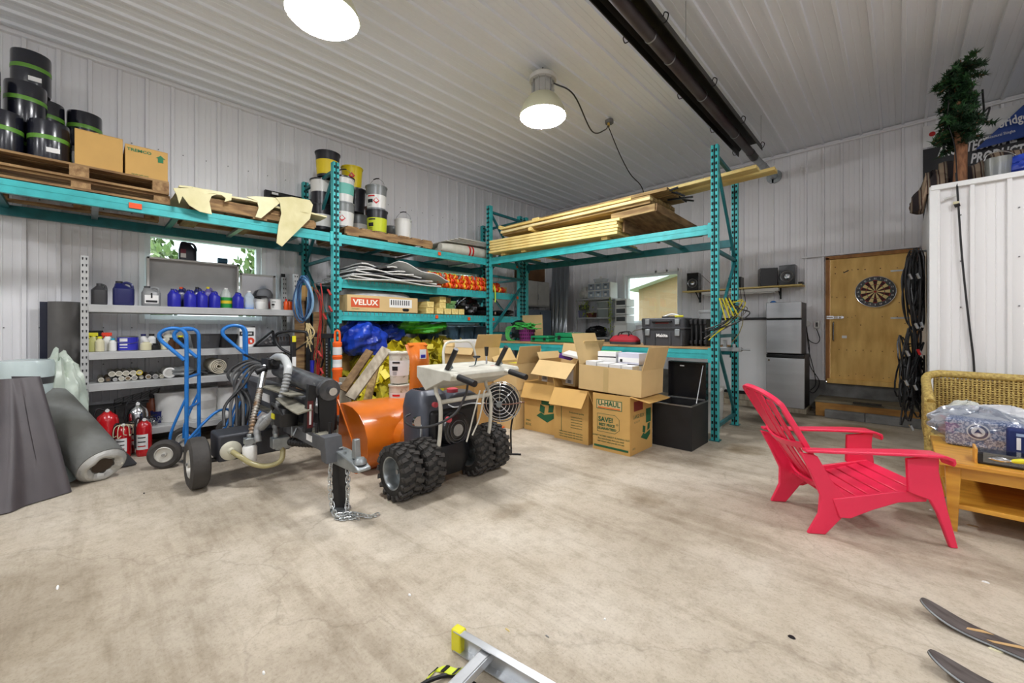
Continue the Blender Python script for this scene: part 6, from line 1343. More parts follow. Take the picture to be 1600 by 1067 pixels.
mb = MB(); mb.cyl((0, 0, 0), (0, 0, 1.2), .018); mb.build('bar', black, t); MB().cyl((0, 0, .7), (0, 0, .9), .026).build('blue_sleeve', blue_pl, t); MB().cyl((0, 0, .56), (0, 0, .68), .024).build('white_sleeve', white_pl, t); MB().box((0, 0, 1.21), (.12, .04, .05), (0, 0, YAW)).build('cross_head', blackm, t, bevel=.004)
def coil(name, label, cat, c, rx, rz_, n, m, rad=.008, ax=None, spread=.02, hang=True, seed=1, mats=None, grp=None):
    t = thing(name, label, cat, tuple(c), 0, grp); R_ = random.Random(seed); e_ = e if ax is None else Vector(ax)
    nrm = Vector((-e_.y, e_.x, 0))
    for k in range(n):
        a_, b_ = rx * R_.uniform(.65, 1.1), rz_ * R_.uniform(.85, 1.05); ox, oz = R_.uniform(-spread, spread), R_.uniform(-spread, spread); q = R_.uniform(-spread * 1.6, spread * 1.6)
        P = [e_ * (ox + a_ * math.cos(th) * (1 + .12 * math.sin(2 * th + k))) + Vector((0, 0, oz + b_ * math.sin(th))) + nrm * (q + .012 * math.sin(3 * th + k)) for th in [2 * PI * i / 18 for i in range(18)]]
        MB().tube(P, rad, n=6, closed=True).build('loop', (mats or [m])[k % len(mats or [m])], t)
    return t
b1 = mat('blue_cord', (70, 120, 168), .5); b2 = mat('blue_cord_dark', (40, 72, 110), .5)
coil('extension_cord', 'light blue extension cord coiled and hung on the teal rack post', 'cord', onD(474, 468, 5.02), .085, .27, 11, b1, .008, spread=.02, seed=3, mats=[b1, b2, mat('blue_cord_pale', (128, 168, 200), .5)])
t = thing('jumper_cables', 'red and brown jumper cables hung on the left of the teal rack post', 'cables', tuple(onD(497, 500, 5.0)))
for k in range(7):
    P = [onD(488 + rnd(0, 14), 448 + rnd(-6, 6), 4.98), onD(500 + rnd(-2, 8), 470, 4.95 + rnd(0, .05)), onD(503 + rnd(-6, 5), 520, 5.0), onD(492 + rnd(-8, 14), 560, 5.0), onD(490 + rnd(-6, 14), 590 + rnd(-10, 20), 5.0), onD(495 + rnd(-6, 10), 560, 4.98)]
    MB().tube(curve(P, 6), .007, n=6).build('cable', [mat('red_cable', (164, 40, 36), .5), mat('brown_cable', (110, 74, 52), .5), black][k % 3], t, world=True)
for px, py in ((512, 452), (505, 490), (514, 478), (497, 548), (500, 575)): MB().bar(onD(px, py, 4.92), onD(px + 5, py + 9, 4.9), .025, .016).build('clamp', MATS['red_cable'], t, world=True, bevel=.003)
t = thing('rope_hank', 'pale frayed rope tied below the blue cord', 'rope', tuple(onD(482, 515, 5.0)))
for k in range(8): MB().tube(curve([onD(480 + rnd(-3, 6), 505, 5.0), onD(482 + rnd(-8, 10), 520, 4.98), onD(484 + rnd(-10, 14), 540 + rnd(-6, 12), 4.98)], 5), .006, n=5).build('strand', mat('rope', (200, 180, 130), .7), t, world=True)

# ---------------------------------------------------------------- cardboard boxes in front of the bench
def openbox(label, cx, cy, z, lx, ly, h, rz=0, m=None, flaps=(), rot=None, group=None, name='cardboard_box', tk=.006):
    """lx along local x (width), ly depth; flaps: (side, angle) with side in -x,+x,-y,+y; angle from vertical up (0) outwards, radians"""
    t = thing(name, label, 'box', (cx, cy, z), rz, group, rot); m = m or card
    mb = MB()
    mb.box((0, -ly / 2, h / 2), (lx, tk, h)); mb.box((0, ly / 2, h / 2), (lx, tk, h)); mb.box((-lx / 2, 0, h / 2), (tk, ly, h)); mb.box((lx / 2, 0, h / 2), (tk, ly, h)); mb.box((0, 0, tk / 2), (lx, ly, tk))
    mb.build('carton', m, t, smooth=0)
    for (s_, an, L) in flaps:
        if s_[1] == 'y':
            sg = 1 if s_[0] == '+' else -1; d = Vector((0, sg * math.sin(an), math.cos(an))); a, b = Vector((-lx / 2, sg * ly / 2, h)), Vector((lx / 2, sg * ly / 2, h))
        else:
            sg = 1 if s_[0] == '+' else -1; d = Vector((sg * math.sin(an), 0, math.cos(an))); a, b = Vector((sg * lx / 2, -ly / 2, h)), Vector((sg * lx / 2, ly / 2, h))
        w = (b - a).normalized(); nn = w.cross(d).normalized() * tk
        q = [a, b, b + d * L - w * .01, a + d * L + w * .01]
        MB().add(q + [x + nn for x in q], [(0, 1, 2, 3), (7, 6, 5, 4), (0, 1, 5, 4), (1, 2, 6, 5), (2, 3, 7, 6), (3, 0, 4, 7)]).build('flap', m, t, smooth=0)
    return t
def ink(t, x, y, z, w, h, m=None, side='-y', nm='print'): 
    d = (w, .0015, h) if side == '-y' else (.0015, w, h)
    return MB().box((x, y, z), d).build(nm, m or ink_green, t, smooth=0)
R180 = (PI / 2, 0, 0)
# moving box with writing, front right
u1 = openbox('large brown moving box with green SAVE print, rightmost of the front row', -2.19, 4.03, 0, .43, .5, .6, 0, card, [('+x', 1.75, .21), ('-y', 2.9, .0)])
f = -.2545
MB().box((-.02, f, .49), (.30, .001, .1)).build('logo_outline', ink_green, u1, smooth=0); MB().box((-.02, f - .001, .49), (.285, .001, .086)).build('logo_ground', card2, u1, smooth=0)
lettering('U-HAUL', .075, ink_green, u1, (-.02, f - .0025, .50), R180, bold=.002, sx=.95); ink(u1, -.02, f - .002, .456, .26, .014, mat('orange_print', (214, 110, 40), .7))
lettering('SAVE!', .07, ink_green, u1, (-.06, f - .0015, .33), R180, bold=.002)
lettering('BEST PRICE', .038, ink_green, u1, (-.045, f - .0015, .275), R180, bold=.001); lettering('GUARANTEED', .034, ink_green, u1, (-.045, f - .0015, .235), R180, bold=.001)
MB().tube([(x, f - .001, z) for x, z in ((-.16, .20), (-.16, .39), (.05, .39), (.1, .35), (.1, .24), (.05, .20))], .002, n=4, closed=True).build('tag_outline', ink_green, u1); MB().tube([(.075 + .01 * math.cos(a), f - .001, .295 + .01 * math.sin(a)) for a in (0, 1, 2, 3, 4, 5)], .002, n=4, closed=True).build('tag_hole', ink_green, u1)
for k, s_ in enumerate(["DON'T WORRY ABOUT RUNNING OUT", 'Buy more boxes than you need', 'and return what you do not use']): lettering(s_, .024, ink_green, u1, (.0, f - .0015, .155 - .028 * k), R180, name='small_print')
ink(u1, 0, f - .001, .045, .40, .022)
sx_ = .2165
lettering('LARGE BOX', .055, ink_green, u1, (sx_ + .001, -.06, .38), (PI / 2, 0, PI / 2), bold=.001, sx=.8); ink(u1, sx_ + .001, -.07, .49, .2, .1, mat('dark_red_print', (130, 50, 40), .7), '-x'); ink(u1, sx_ + .001, .16, .36, .12, .15, None, '-x')
lettering('4.5 CU FT', .03, ink_green, u1, (sx_ + .001, -.1, .325), (PI / 2, 0, PI / 2))
def sofa_mark(t, x, y, z, side, s_=1):
    fn = (lambda a, b, q: (x + a * s_, y - .001 * q, z + b * s_)) if side == '-y' else (lambda a, b, q: (x + .001 * q, y + a * s_, z + b * s_))
    for poly in ([(-.1, 0), (.04, -.05), (.12, .0), (.12, .05), (.0, .02), (-.04, .04)], [(-.06, .05), (.0, .03), (.01, .1), (-.05, .12)], [(.05, .05), (.11, .06), (.12, .13), (.06, .12)]): MB().prism(poly, fn).build('furniture_print', ink_green, t, smooth=0)
sofa_mark(u1, sx_ + .001, .08, .15, '-x'); lettering('100%', .03, ink_green, u1, (sx_ + .001, -.17, .06), (PI / 2, 0, PI / 2))
u2 = openbox('brown moving box with columns of small print, middle of the front row', -2.735, 4.07, 0, .47, .48, .6, 0, card, [('-y', 2.55, .22), ('+x', 2.75, .2), ('-x', .3, .12)])
f2 = -.2445
lettering('Professional quality', .026, ink_green, u2, (.08, f2, .33), R180, name='small_print'); 
for k in range(5): lettering('contents and room', .02, ink_green, u2, (.08, f2, .28 - .03 * k), R180, name='small_print')
for k in range(3): lettering('reduce reuse recycle with every box', .022, ink_green, u2, (.0, f2, .1 - .028 * k), R180, name='small_print')
ink(u2, -.13, f2, .28, .006, .36)
u3 = openbox('brown moving box with green furniture print, left of the front row', -3.26, 4.13, 0, .5, .46, .6, 0, card, [('-y', 2.7, .2), ('+x', -.5, .2), ('-x', 1.9, .14)])
f3 = -.2345
sofa_mark(u3, .08, f3, .2, '-y', 1.25); ink(u3, .1, f3, .4, .13, .1); lettering('SMALL', .03, ink_green, u3, (-.18, f3, .12), R180); lettering('BOX', .045, ink_green, u3, (-.18, f3, .07), R180)
# boxes behind the snow blower
c = carton('cardboard_box', 'plain brown box with white barcode label standing behind the wire reel', -3.73, 3.98, 0, .40, .46, .5, 0, card2)
ink(c, .05, -.232, .26, .1, .2, label_white, nm='barcode_label'); [ink(c, .02 + .012 * k, -.2335, .30, .006, .07, ink_black, nm='barcode') for k in range(6)]; [ink(c, .05, -.2335, .24 - .02 * k, .07, .006, ink_black, nm='text_line') for k in range(3)]
c = openbox('open brown box with a green mark stacked on the barcode box', -3.74, 3.99, .505, .42, .44, .34, 0, card2, [('-x', .6, .2), ('+x', .2, .22), ('+y', .4, .18)])
MB().box((.1, -.2225, .24), (.05, .001, .02), (0, .4, 0)).build('green_mark', mat('marker_green', (50, 190, 60), .6), c, smooth=0); MB().box((.11, -.2225, .255), (.06, .001, .015), (0, -.4, 0)).build('green_mark', MATS['marker_green'], c, smooth=0)
tag(MB().box((-3.72, 4.0, .81), (.36, .38, .02)).build('yellow_sheet', yc, smooth=0), 'yellow sheet lying in the open box with the green mark', 'sheet')
c = openbox('large open cardboard box behind the control panel, with a tall back flap', -4.25, 3.65, .62, .55, .5, .42, .1, card2, [('-y', 2.6, .1), ('+x', .3, .18), ('-x', .5, .1)])
c = carton('cardboard_box', 'brown carton carrying the large open box behind the snow blower', -4.25, 3.65, 0, .58, .52, .61, .1, card3)
c = carton('white_carton', 'white lidded carton standing in the large open box', -4.3, 3.7, .632, .4, .3, .5, .1, label_white)
# upper tier
u4 = openbox('open brown box tipped on the front row, its wide flap folded toward the room', -3.07, 4.22, .615, .56, .46, .27, 0, card2, [('-y', 2.35, .24), ('+x', .35, .3), ('-x', .55, .1), ('+y', .2, .2)], rot=(.0, .045, 0))
ink(u4, .2, -.2335, .11, .11, .17, label_white, nm='shipping_label'); ink(u4, -.18, -.2335, .05, .09, .1, label_white, nm='shipping_label'); [ink(u4, -.21 + .012 * k, -.235, .055, .006, .06, ink_black, nm='barcode') for k in range(6)]; [ink(u4, .18 + .011 * k, -.235, .05, .006, .04, ink_black, nm='barcode') for k in range(5)]
tag(MB().box((-2.98, 4.3, .95), (.3, .25, .03), (.1, .2, .3)).build('paper_pad', label_white, bevel=.003), 'white pad with a purple edge lying in the tipped open box', 'paper')
tag(MB().box((-3.1, 4.24, .93), (.16, .1, .05), (.1, .2, .3)).build('purple_pack', mat('purple_print', (90, 50, 140), .5), bevel=.003), 'small purple packet beside the white pad in the open box', 'packet')
u5 = openbox('wide open brown box full of white cartons on top of the moving boxes', -2.24, 4.06, .612, .74, .50, .27, 0, card2, [('-x', .35, .36), ('+x', .25, .24)], rot=(.0, .03, 0))
MB().box((-.03, -.2535, .13), (.06, .001, .25)).build('tape_strip', tape, u5, smooth=0)
for k in range(3): MB().box((.3705, -.1 + .09 * k, .2), (.001, .02, .1)).build('cut_slot', slot, u5, smooth=0)
k = 0
for (x, y, z, w, d_, h, a, lb, mm) in [(-2.50, 3.96, .63, .13, .16, .30, 0, 'white carton in the wide box, front left', 0), (-2.35, 3.96, .63, .13, .16, .285, 0, 'white carton in the wide box, front, second from left', 0), (-2.2, 3.96, .63, .13, .16, .28, 0, 'white carton in the wide box, front, third from left', 0), (-2.06, 3.96, .63, .12, .16, .27, 0, 'white carton in the wide box, front right', 0), (-2.42, 4.16, .63, .22, .18, .40, .1, 'white carton with green lid strip at the back of the wide box', 1), (-2.13, 4.14, .905, .26, .16, .12, -.1, 'pale lilac carton lying across the top of the white ones', 2), (-2.15, 4.16, .63, .3, .16, .26, 0, 'white carton under the lilac one', 0)]:
    t = thing('small_carton', lb, 'box', (x, y, z), a, 'white cartons in the wide box')
    MB().box((0, 0, h / 2), (w, d_, h)).build('carton', label_white if mm < 2 else mat('lilac_card', (206, 206, 222), .6), t, bevel=.003)
    if mm == 1: MB().box((0, 0, h + .003), (w * .9, .06, .004)).build('green_strip', mat('bright_green', (110, 200, 70), .5), t, smooth=0); MB().box((0, -d_ / 2 - .001, h - .06), (w, .002, .012)).build('print_line', ink_black, t, smooth=0)
    if mm == 2: MB().box((0, -d_ / 2 - .001, .045), (w, .002, .05)).build('label_panel', label_white, t, smooth=0); MB().box((-.09, -d_ / 2 - .003, .035), (.03, .002, .03)).build('emblem', ink_black, t, smooth=0)
# black open job box
t = thing('tool_chest', 'black steel chest with its lid open, between the moving box and the teal post', 'chest', (-1.80, 4.63, 0))
jb_ = mat('chest_black', (38, 38, 40), .5, .2, var=.4, scale=5)
mb = MB(); w, d_, h = .42, .5, .47; mb.box((0, -d_ / 2, h / 2), (w, .01, h)); mb.box((0, d_ / 2, h / 2), (w, .01, h)); mb.box((-w / 2, 0, h / 2), (.01, d_, h)); mb.box((w / 2, 0, h / 2), (.01, d_, h)); mb.box((0, 0, .01), (w, d_, .01)); mb.build('body', jb_, t, smooth=0)
mb = MB(); [mb.box(c_, s_) for c_, s_ in (((0, -d_ / 2, h), (w + .01, .02, .012)), ((0, d_ / 2, h), (w + .01, .02, .012)), ((-w / 2, 0, h), (.02, d_, .012)), ((w / 2, 0, h), (.02, d_, .012)))]; mb.build('rim', steel, t, smooth=0)
mb = MB(); mb.box((0, d_ / 2 + .01, h + .22), (w, .008, .42)); mb.box((0, d_ / 2 - .03, h + .43), (w, .08, .01)); mb.box((-w / 2, d_ / 2 - .03, h + .22), (.008, .08, .42)); mb.box((w / 2, d_ / 2 - .03, h + .22), (.008, .08, .42)); mb.build('lid', MATS['gloss_black'], t, smooth=0)
MB().box((-.08, d_ / 2 + .004, h + .38), (.05, .004, .015)).build('label', label_white, t, smooth=0); MB().tube([(w / 2 - .03, -.02, h), (w / 2 - .03, d_ / 2 - .06, h + .4)], .006).build('stay_rod', steel, t)
# ---------------------------------------------------------------- things on the bench
def onbench(x, y, z=BZ): p = RR(x, y, z); return (p.x, p.y, p.z)
purp = mat('purple_plastic_crate', (122, 36, 110), .45)
t = thing('laundry_basket', 'purple slotted basket heaped with green cord on the bench', 'basket', onbench(.42, .5))
MB().lathe([(.12, 0), (.15, .22), (.158, .225), (.15, .23), (.14, .22), (.115, .01), (.001, .01)], n=28).build('basket', purp, t)
for k in range(24):
    for q in range(3): a = 2 * PI * k / 24; r = .129 + .0098 * q; MB().box((r * math.cos(a), r * math.sin(a), .05 + .06 * q), (.006, .012, .035), (0, 0, a)).build('slot', slot, t, smooth=0)
gc = mat('green_cord', (64, 176, 74), .5); 
t = thing('cord_tangle', 'tangled bright green cord spilling out of the purple basket', 'cord', onbench(.42, .5, BZ + .2))
R3 = random.Random(9)
for k in range(10): MB().tube(curve([(R3.uniform(-.22, .24), R3.uniform(-.15, .12), R3.uniform(.0, .12)) for _ in range(8)], 6), .0075, n=6).build('cord_loop', gc, t)
for k in range(5): MB().tube(curve([(-.1, -.1, .05), (-.2 - .03 * k, -.16, .04), (-.24 - .02 * k, -.2, -.1), (-.18 - .02 * k, -.2, -.185), (-.1, -.2, -.185)], 6), .0075, n=6).build('cord_end', gc, t)
casg = mat('green_case', (20, 132, 84), .42)
def case(label, x, y, w, d, h, rz=0):
    t = thing('tool_case', label, 'case', onbench(x, y), rz + RRZ, 'green plastic tool cases')
    MB().box((0, 0, h * .25), (w, d, h * .48)).build('base_shell', casg, t, bevel=.012, seg=2); MB().box((0, 0, h * .76), (w * .99, d * .99, h * .46)).build('lid_shell', casg, t, bevel=.014, seg=2)
    for s_ in (-.3, .3): MB().box((w * s_, -d / 2 - .006, h * .5), (.05, .012, h * .4)).build('latch', black, t, bevel=.002)
    for q in range(4): MB().box((-w * .3 + w * .2 * q, 0, h), (.015, d * .8, .008)).build('rib', casg, t, smooth=0)
    return t
case('low green plastic case left of the taller green one', .93, .3, .36, .25, .10)
t = case('taller green plastic case with white straps across its lid', 1.42, .38, .46, .3, .15)
for q in (-.05, .09): MB().box((q, 0, .157), (.015, .31, .004), (0, 0, .2)).build('strap', label_white, t, smooth=0)
t = thing('tool_bag', 'red and black cloth tool bag with its handle up, left of the black toolbox', 'bag', onbench(2.34, .3), RRZ)
MB().loft([(0, 0, 0, .2, .11, 4), (0, 0, .06, .21, .11, 3.5), (0, 0, .11, .17, .07, 3), (0, 0, .135, .1, .03, 2)], n=28).build('bag', mat('red_cloth', (164, 28, 44), .7, 0, bump=.3, bscale=12), t)
MB().loft([(0, 0, .0, .205, .113, 4), (0, 0, .035, .212, .113, 3.5)], n=28, caps=False).build('black_base', mat('dark_cloth', (52, 52, 56), .8), t)
for s_ in (-.06, .06): MB().tube(curve([(-.08, s_, .1), (-.06, s_ * .6, .16), (.06, s_ * .6, .17), (.08, s_, .1)], 6), .009, n=6).build('handle', black, t)
MB().tube([(.05, 0, .13), (.13, .03, .19), (.22, .06, .21)], .008, n=6).build('tool_shaft', steel, t)
t = thing('toolbox', 'two tier dark grey stacking toolbox with silver latches on the bench', 'toolbox', onbench(2.93, .3), RRZ)
tbm = mat('toolbox_grey', (62, 64, 68), .45)
MB().loft([(0, 0, 0, .27, .17, 8), (0, 0, .2, .285, .18, 8)], n=32).build('lower_body', tbm, t, smooth=30); MB().loft([(0, 0, .2, .29, .185, 8), (0, 0, .225, .29, .185, 8)], n=32).build('lower_lid', black, t, smooth=30)
MB().loft([(0, 0, .228, .285, .18, 8), (0, 0, .34, .29, .185, 8), (0, 0, .355, .28, .175, 8)], n=32).build('upper_body', tbm, t, smooth=30)
MB().tube(curve([(-.11, -.185, .31), (-.1, -.21, .31), (.1, -.21, .31), (.11, -.185, .31)], 4), .013).build('front_handle', black, t); MB().box((0, -.187, .30), (.17, .006, .035)).build('red_window', mat('red_window', (120, 26, 26), .4), t, smooth=0)
for x in (-.19, .19):
    MB().box((x, -.19, .305), (.055, .016, .07)).build('latch', galv, t, bevel=.004); MB().box((x, -.188, .17), (.06, .016, .085)).build('latch', galv, t, bevel=.004)
for x in (-.24, -.1, .1, .24): MB().box((x, -.181, .09), (.02, .01, .15)).build('rib', tbm, t, smooth=0)
lettering('Makita', .055, label_white, t, (0, -.189, .13), R180, bold=.002)
t2 = thing('pry_tools', 'small yellow and black hand tools lying on top of the toolbox', 'tools', onbench(2.98, .3, BZ + .357), RRZ)
MB().tube(curve([(-.1, 0, .015), (0, .02, .05), (.1, 0, .03)], 5), .012).build('curved_tool', label_white, t2); MB().tube([(.06, -.03, .02), (.16, -.01, .02)], .014).build('yellow_handle', yc, t2); MB().box((-.02, .0, .012), (.18, .05, .02)).build('black_case', black, t2, smooth=0)
for k in range(4):
    t = thing('folded_clamp', ['first', 'second', 'third', 'fourth'][k] + ' upright black bar clamp right of the toolbox, counting from it', 'clamp', onbench(3.25 + .055 * k, .36), RRZ, 'black bar clamps')
    MB().box((0, 0, .17), (.02, .2, .34)).build('bar', black, t, smooth=0); MB().box((0, -.11, .3), (.035, .05, .06)).build('head', black, t, bevel=.005); MB().box((0, -.1, .05), (.035, .06, .05)).build('foot', black, t, bevel=.005)
pail('light grey square bin standing behind the right front post on the bench', *onbench(3.35, .72)[:2], BZ, r=.14, h=.46, body=mat('grey_bin', (150, 152, 152), .45), group='bins on the bench', name='bin')
t = thing('vise', 'small grey vise jaw sticking out past the right end of the bench', 'vise', onbench(3.66, .35), RRZ)
mb = MB(); mb.box((0, 0, -.03), (.26, .05, .05)); mb.box((.12, 0, -.03), (.03, .1, .03)); mb.box((.05, .0, .01), (.03, .04, .05)); mb.box((-.05, .0, .03), (.04, .04, .1)); mb.cyl((.0, 0, -.03), (.22, 0, -.03), .01); mb.build('vise_body', galv, t, bevel=.004)
t = thing('seat_shell', 'black curved plastic seat shell behind the teal post at the left end of the bench', 'seat', onbench(.12, .62), RRZ)
MB().grid(lambda u, v: (-.15 + .3 * u, .12 * math.sin(v * PI * .5) - .1, .02 + .3 * v + .05 * math.sin(u * PI)), 10, 10, thick=.02).build('shell', black, t)
tag(MB().box(RR(.22, .9, BZ + .24), (.5, .02, .45), (0.05, 0, RRZ)).build('plywood_offcut', card2, smooth=0), 'pale plywood off-cut standing at the back left of the bench', 'board')
# under the bench at right: white jug box between the posts
t = thing('plastic_bin', 'white plastic bin standing on the floor between the right rack posts', 'bin', tuple(RR(3.42, .55, 0)), RRZ)
MB().loft([(0, 0, 0, .08, .2, 5), (0, 0, .5, .1, .24, 5)]).build('bin', offwhite, t); MB().loft([(0, 0, .5, .11, .25, 5), (0, 0, .54, .11, .25, 5)]).build('lid', white_pl, t)
# cables hanging on the right front post
t = thing('cable_bundle', 'bundle of grey, black and yellow tie cables slung over the right rack post', 'cables', tuple(RR(3.62, -.02, 1.35)))
R5 = random.Random(12)
for k in range(16):
    tip = onD(1166 + R5.uniform(-16, 6), 484 + R5.uniform(-20, 6), 4.75 + R5.uniform(0, .25)); a = onD(1096 + R5.uniform(0, 24), 528 + R5.uniform(-14, 4), 4.5); top = onD(1122 + R5.uniform(0, 22), 468 + R5.uniform(-4, 6), 4.72)
    P = curve([top, top.lerp(tip, .5) + Vector((0, 0, -.01)), tip, tip.lerp(a, .4) + Vector((0, 0, -.05)), a], 6) if k % 3 else curve([top, onD(1140, 490, 4.7), onD(1160, 498, 4.8), onD(1155, 520, 4.8), onD(1143, 535, 4.85)], 6)
    MB().tube(P, .0055, n=6).build('cable', [dgrey, mat('grey_cable', (120, 116, 110), .5), black, mat('yellow_cable', (208, 196, 40), .5)][k % 4], t, world=True)
for k in range(4): MB().bar(onD(1124 + 5 * k, 466, 4.55), onD(1134 + 6 * k, 500 - 3 * k, 4.55), .012, .01).build('yellow_strap', mat('yellow_cable', (208, 196, 40), .5), t, world=True, smooth=0)

# ---------------------------------------------------------------- far corner and back wall
t = thing('wall_cabinet', 'pale grey two door cabinet fixed high on the left wall in the far corner', 'cabinet', (-6.15, 7.1, 1.8))
MB().box((0, 0, .28), (.3, .86, .56)).build('body', offwhite, t, bevel=.003)
for s_ in (-1, 1): MB().box((.158, s_ * .215, .28), (.014, .415, .54)).build('door', offwhite, t, bevel=.003)
MB().box((.17, .02, .2), (.01, .012, .12)).build('handle', steel, t); MB().box((.0, 0, -.012), (.32, .88, .02)).build('bottom_rail', grey_paint, t, smooth=0)
c = carton('cardboard_box', 'dark brown flattened carton on top of the corner wall cabinet', -6.13, 7.0, 2.365, .3, .7, .36, 0, mat('dark_card', (112, 78, 48), .8, 0, var=.3, scale=5))
t = thing('grey_cabinet', 'tall dark blue grey cabinet standing under the wall cabinet', 'cabinet', (-6.08, 7.05, 0))
MB().box((0, 0, .85), (.42, .8, 1.7)).build('body', mat('blue_grey', (110, 124, 140), .5), t, bevel=.004); MB().box((.213, 0, .85), (.006, .012, 1.6)).build('door_gap', slot, t, smooth=0)
corr = mat('galvanised_sheet', (172, 178, 184), .28, .75, var=.25, scale=3, stretch=(1, 1, .3))
for k in range(4):
    B0, T0_ = onD(877 + 6 * k, 640, 8.75 - .02 * k), onY(863 + 6.5 * k, 416, 7.93 - .03 * k); B0.z = .002; B0 = Vector((T0_.x + .22, T0_.y - .5, .005)); n_ = (T0_ - B0).normalized()
    mb = MB(); w = .15
    prof = [(0, 0), (.02, .018), (.045, .018), (.065, 0), (.15, 0)]
    mb.add([B0 + Vector((a, -b, 0)) for a, b in prof] + [T0_ + Vector((a * .85, -b, 0)) for a, b in prof], [(i, i + 1, 6 + i, 5 + i) for i in range(4)])
    o = mb.build('metal_sheet', corr, smooth=20); sl = o.modifiers.new('s', 'SOLIDIFY'); sl.thickness = .001
    tag(o, 'ribbed galvanised sheet leaning in the far corner, ' + ['leftmost', 'second from left', 'third from left', 'rightmost'][k], 'metal sheet', 'galvanised sheets in the corner')
tag(MB().bar((-5.95, 7.5, .002), (-6.02, 7.95, 2.7), .04, .09).build('dark_plank', brn, smooth=0), 'dark board leaning left of the galvanised sheets', 'plank')
SX0, SX1, SY = -5.28, -4.42, 7.62
t = thing('wire_shelf', 'light metal shelf holding a drawer unit and vines against the back wall', 'shelf', ((SX0 + SX1) / 2, SY + .2, 0))
for x in (SX0, SX1):
    for y in (SY, SY + .4): MB().box((x, y, .97), (.03, .03, 1.94)).build('post', grey_paint, t, world=True, smooth=0)
for z in (.3, .7, 1.08, 1.51, 1.92): MB().box(((SX0 + SX1) / 2, SY + .2, z), (SX1 - SX0 + .03, .43, .03)).build('shelf_board', grey_paint, t, world=True, bevel=.003, seg=1)
t = thing('drawer_unit', 'small white unit of six clear drawers on top of the metal shelf', 'drawers', (-4.72, SY + .16, 1.937))
MB().box((0, .01, .17), (.56, .3, .33)).build('case', white_pl, t, bevel=.004)
for i in range(3):
    for j in range(2):
        d_ = MB().box((-.18 + .18 * i, -.15, .09 + .16 * j), (.155, .02, .135)).build('drawer', mat('drawer_clear', (150, 160, 172), .2), t, bevel=.003); MB().box((-.18 + .18 * i, -.168, .09 + .16 * j + .03), (.06, .015, .02)).build('drawer_pull', dgrey, d_, bevel=.002); MB().box((-.18 + .18 * i, -.163, .07 + .16 * j), (.05, .004, .04)).build('card_label', label_white, d_, smooth=0)
blob('plastic_bag', 'crumpled white bag left of the drawer unit on top of the shelf', 'bag', (-5.14, SY + .16, 1.937), (.14, .12, .14), offwhite, 6, nu=24, nv=14)
t = thing('clear_box', 'clear plastic tray on top of the drawer unit', 'tray', (-4.75, SY + .16, 2.275)); MB().loft([(0, 0, 0, .12, .1, 4), (0, 0, .09, .15, .12, 4)], caps=False).build('tray', mat('tray_clear', (200, 206, 210), .2, alpha=.6), t); MB().cyl((0, 0, .0), (0, 0, .14), .03).build('white_bottle', white_pl, t)
vine = mat('vine_yellow', (196, 206, 70), .6, 0, rgb2=(120, 150, 40), scale=10)
for k, (x, z0, z1, lb) in enumerate([(-5.0, 1.53, 1.88, 'yellow green artificial vine in the middle of the shelf'), (-4.40, 1.14, 1.95, 'long yellow green vine hanging down the right shelf post')]):
    t = thing('vine', lb, 'vine', (x, SY - .06, z0)); mb = MB(); mb.tube(curve([(0, 0, 0), (.02, -.01, (z1 - z0) * .5), (0, 0, z1 - z0)], 4), .006, n=5); mb.build('stem', mat('stem', (90, 110, 50), .7), t)
    mb = MB()
    for q in range(90 if k == 0 else 110):
        f = R5.random(); p = Vector((R5.gauss(0, .08 if k == 0 else .03), R5.gauss(0, .03), (z1 - z0) * f)); Rm = Euler((R5.uniform(0, 6), R5.uniform(0, 6), R5.uniform(0, 6))).to_matrix(); mb.add([p + Rm @ Vector(c_) for c_ in ((-.022, 0, 0), (0, -.01, .004), (.022, 0, 0), (0, .01, .004))], [(0, 1, 2, 3)])
    o = mb.build('leaves', vine, t); o['kind'] = 'stuff'
for k, (x, z, w, h, m_, lb) in enumerate([(-5.15, 1.527, .2, .16, mat('lavender_box', (110, 108, 140), .5), 'small lavender box on the upper shelf, left of the vine'), (-5.15, 1.69, .18, .12, dgrey, 'dark box stacked on the lavender box'), (-4.62, 1.527, .3, .2, mat('smoky_tub', (130, 136, 132), .3), 'smoky clear tub right of the vine, lower'), (-4.62, 1.73, .28, .14, MATS['smoky_tub'], 'smoky clear tub right of the vine, upper'), (-4.95, 1.527, .16, .12, mat('maroon_pot', (100, 50, 40), .6), 'small reddish pot at the foot of the vine')]):
    t = thing('storage_box', lb, 'box', (x, SY + .1, z), 0, 'boxes on the metal shelf'); MB().loft([(0, 0, 0, w * .46, .1, 6), (0, 0, h * .85, w * .5, .11, 6)]).build('box', m_, t); MB().loft([(0, 0, h * .85, w * .52, .115, 6), (0, 0, h * .97, w * .5, .11, 6)]).build('lid', offwhite if k > 1 else m_, t)
blob('dark_bag', 'black crumpled bag on the lower part of the metal shelf', 'bag', (-4.85, SY + .15, 1.1), (.26, .13, .12), bagb, 14, nu=30, nv=16)
for k in range(3):
    t = thing('storage_drawers', 'white plastic drawer stacked right of the metal shelf, ' + ['lowest', 'middle', 'top'][k], 'drawers', (-4.2, SY + .2, 1.4 + .17 * k), 0, 'white drawers beside the shelf'); MB().box((0, 0, .08), (.26, .34, .16)).build('case', white_pl, t, bevel=.004); MB().box((0, -.175, .08), (.2, .01, .09)).build('drawer_front', dgrey, t, bevel=.002)
t = thing('side_table', 'pale cupboard standing beside the metal shelf under the white drawers', 'cupboard', (-4.2, SY + .2, 0)); MB().box((0, 0, .7), (.3, .38, 1.395)).build('body', offwhite, t, bevel=.004); MB().box((0, -.195, .7), (.27, .012, 1.3)).build('door', white_pl, t, bevel=.003)
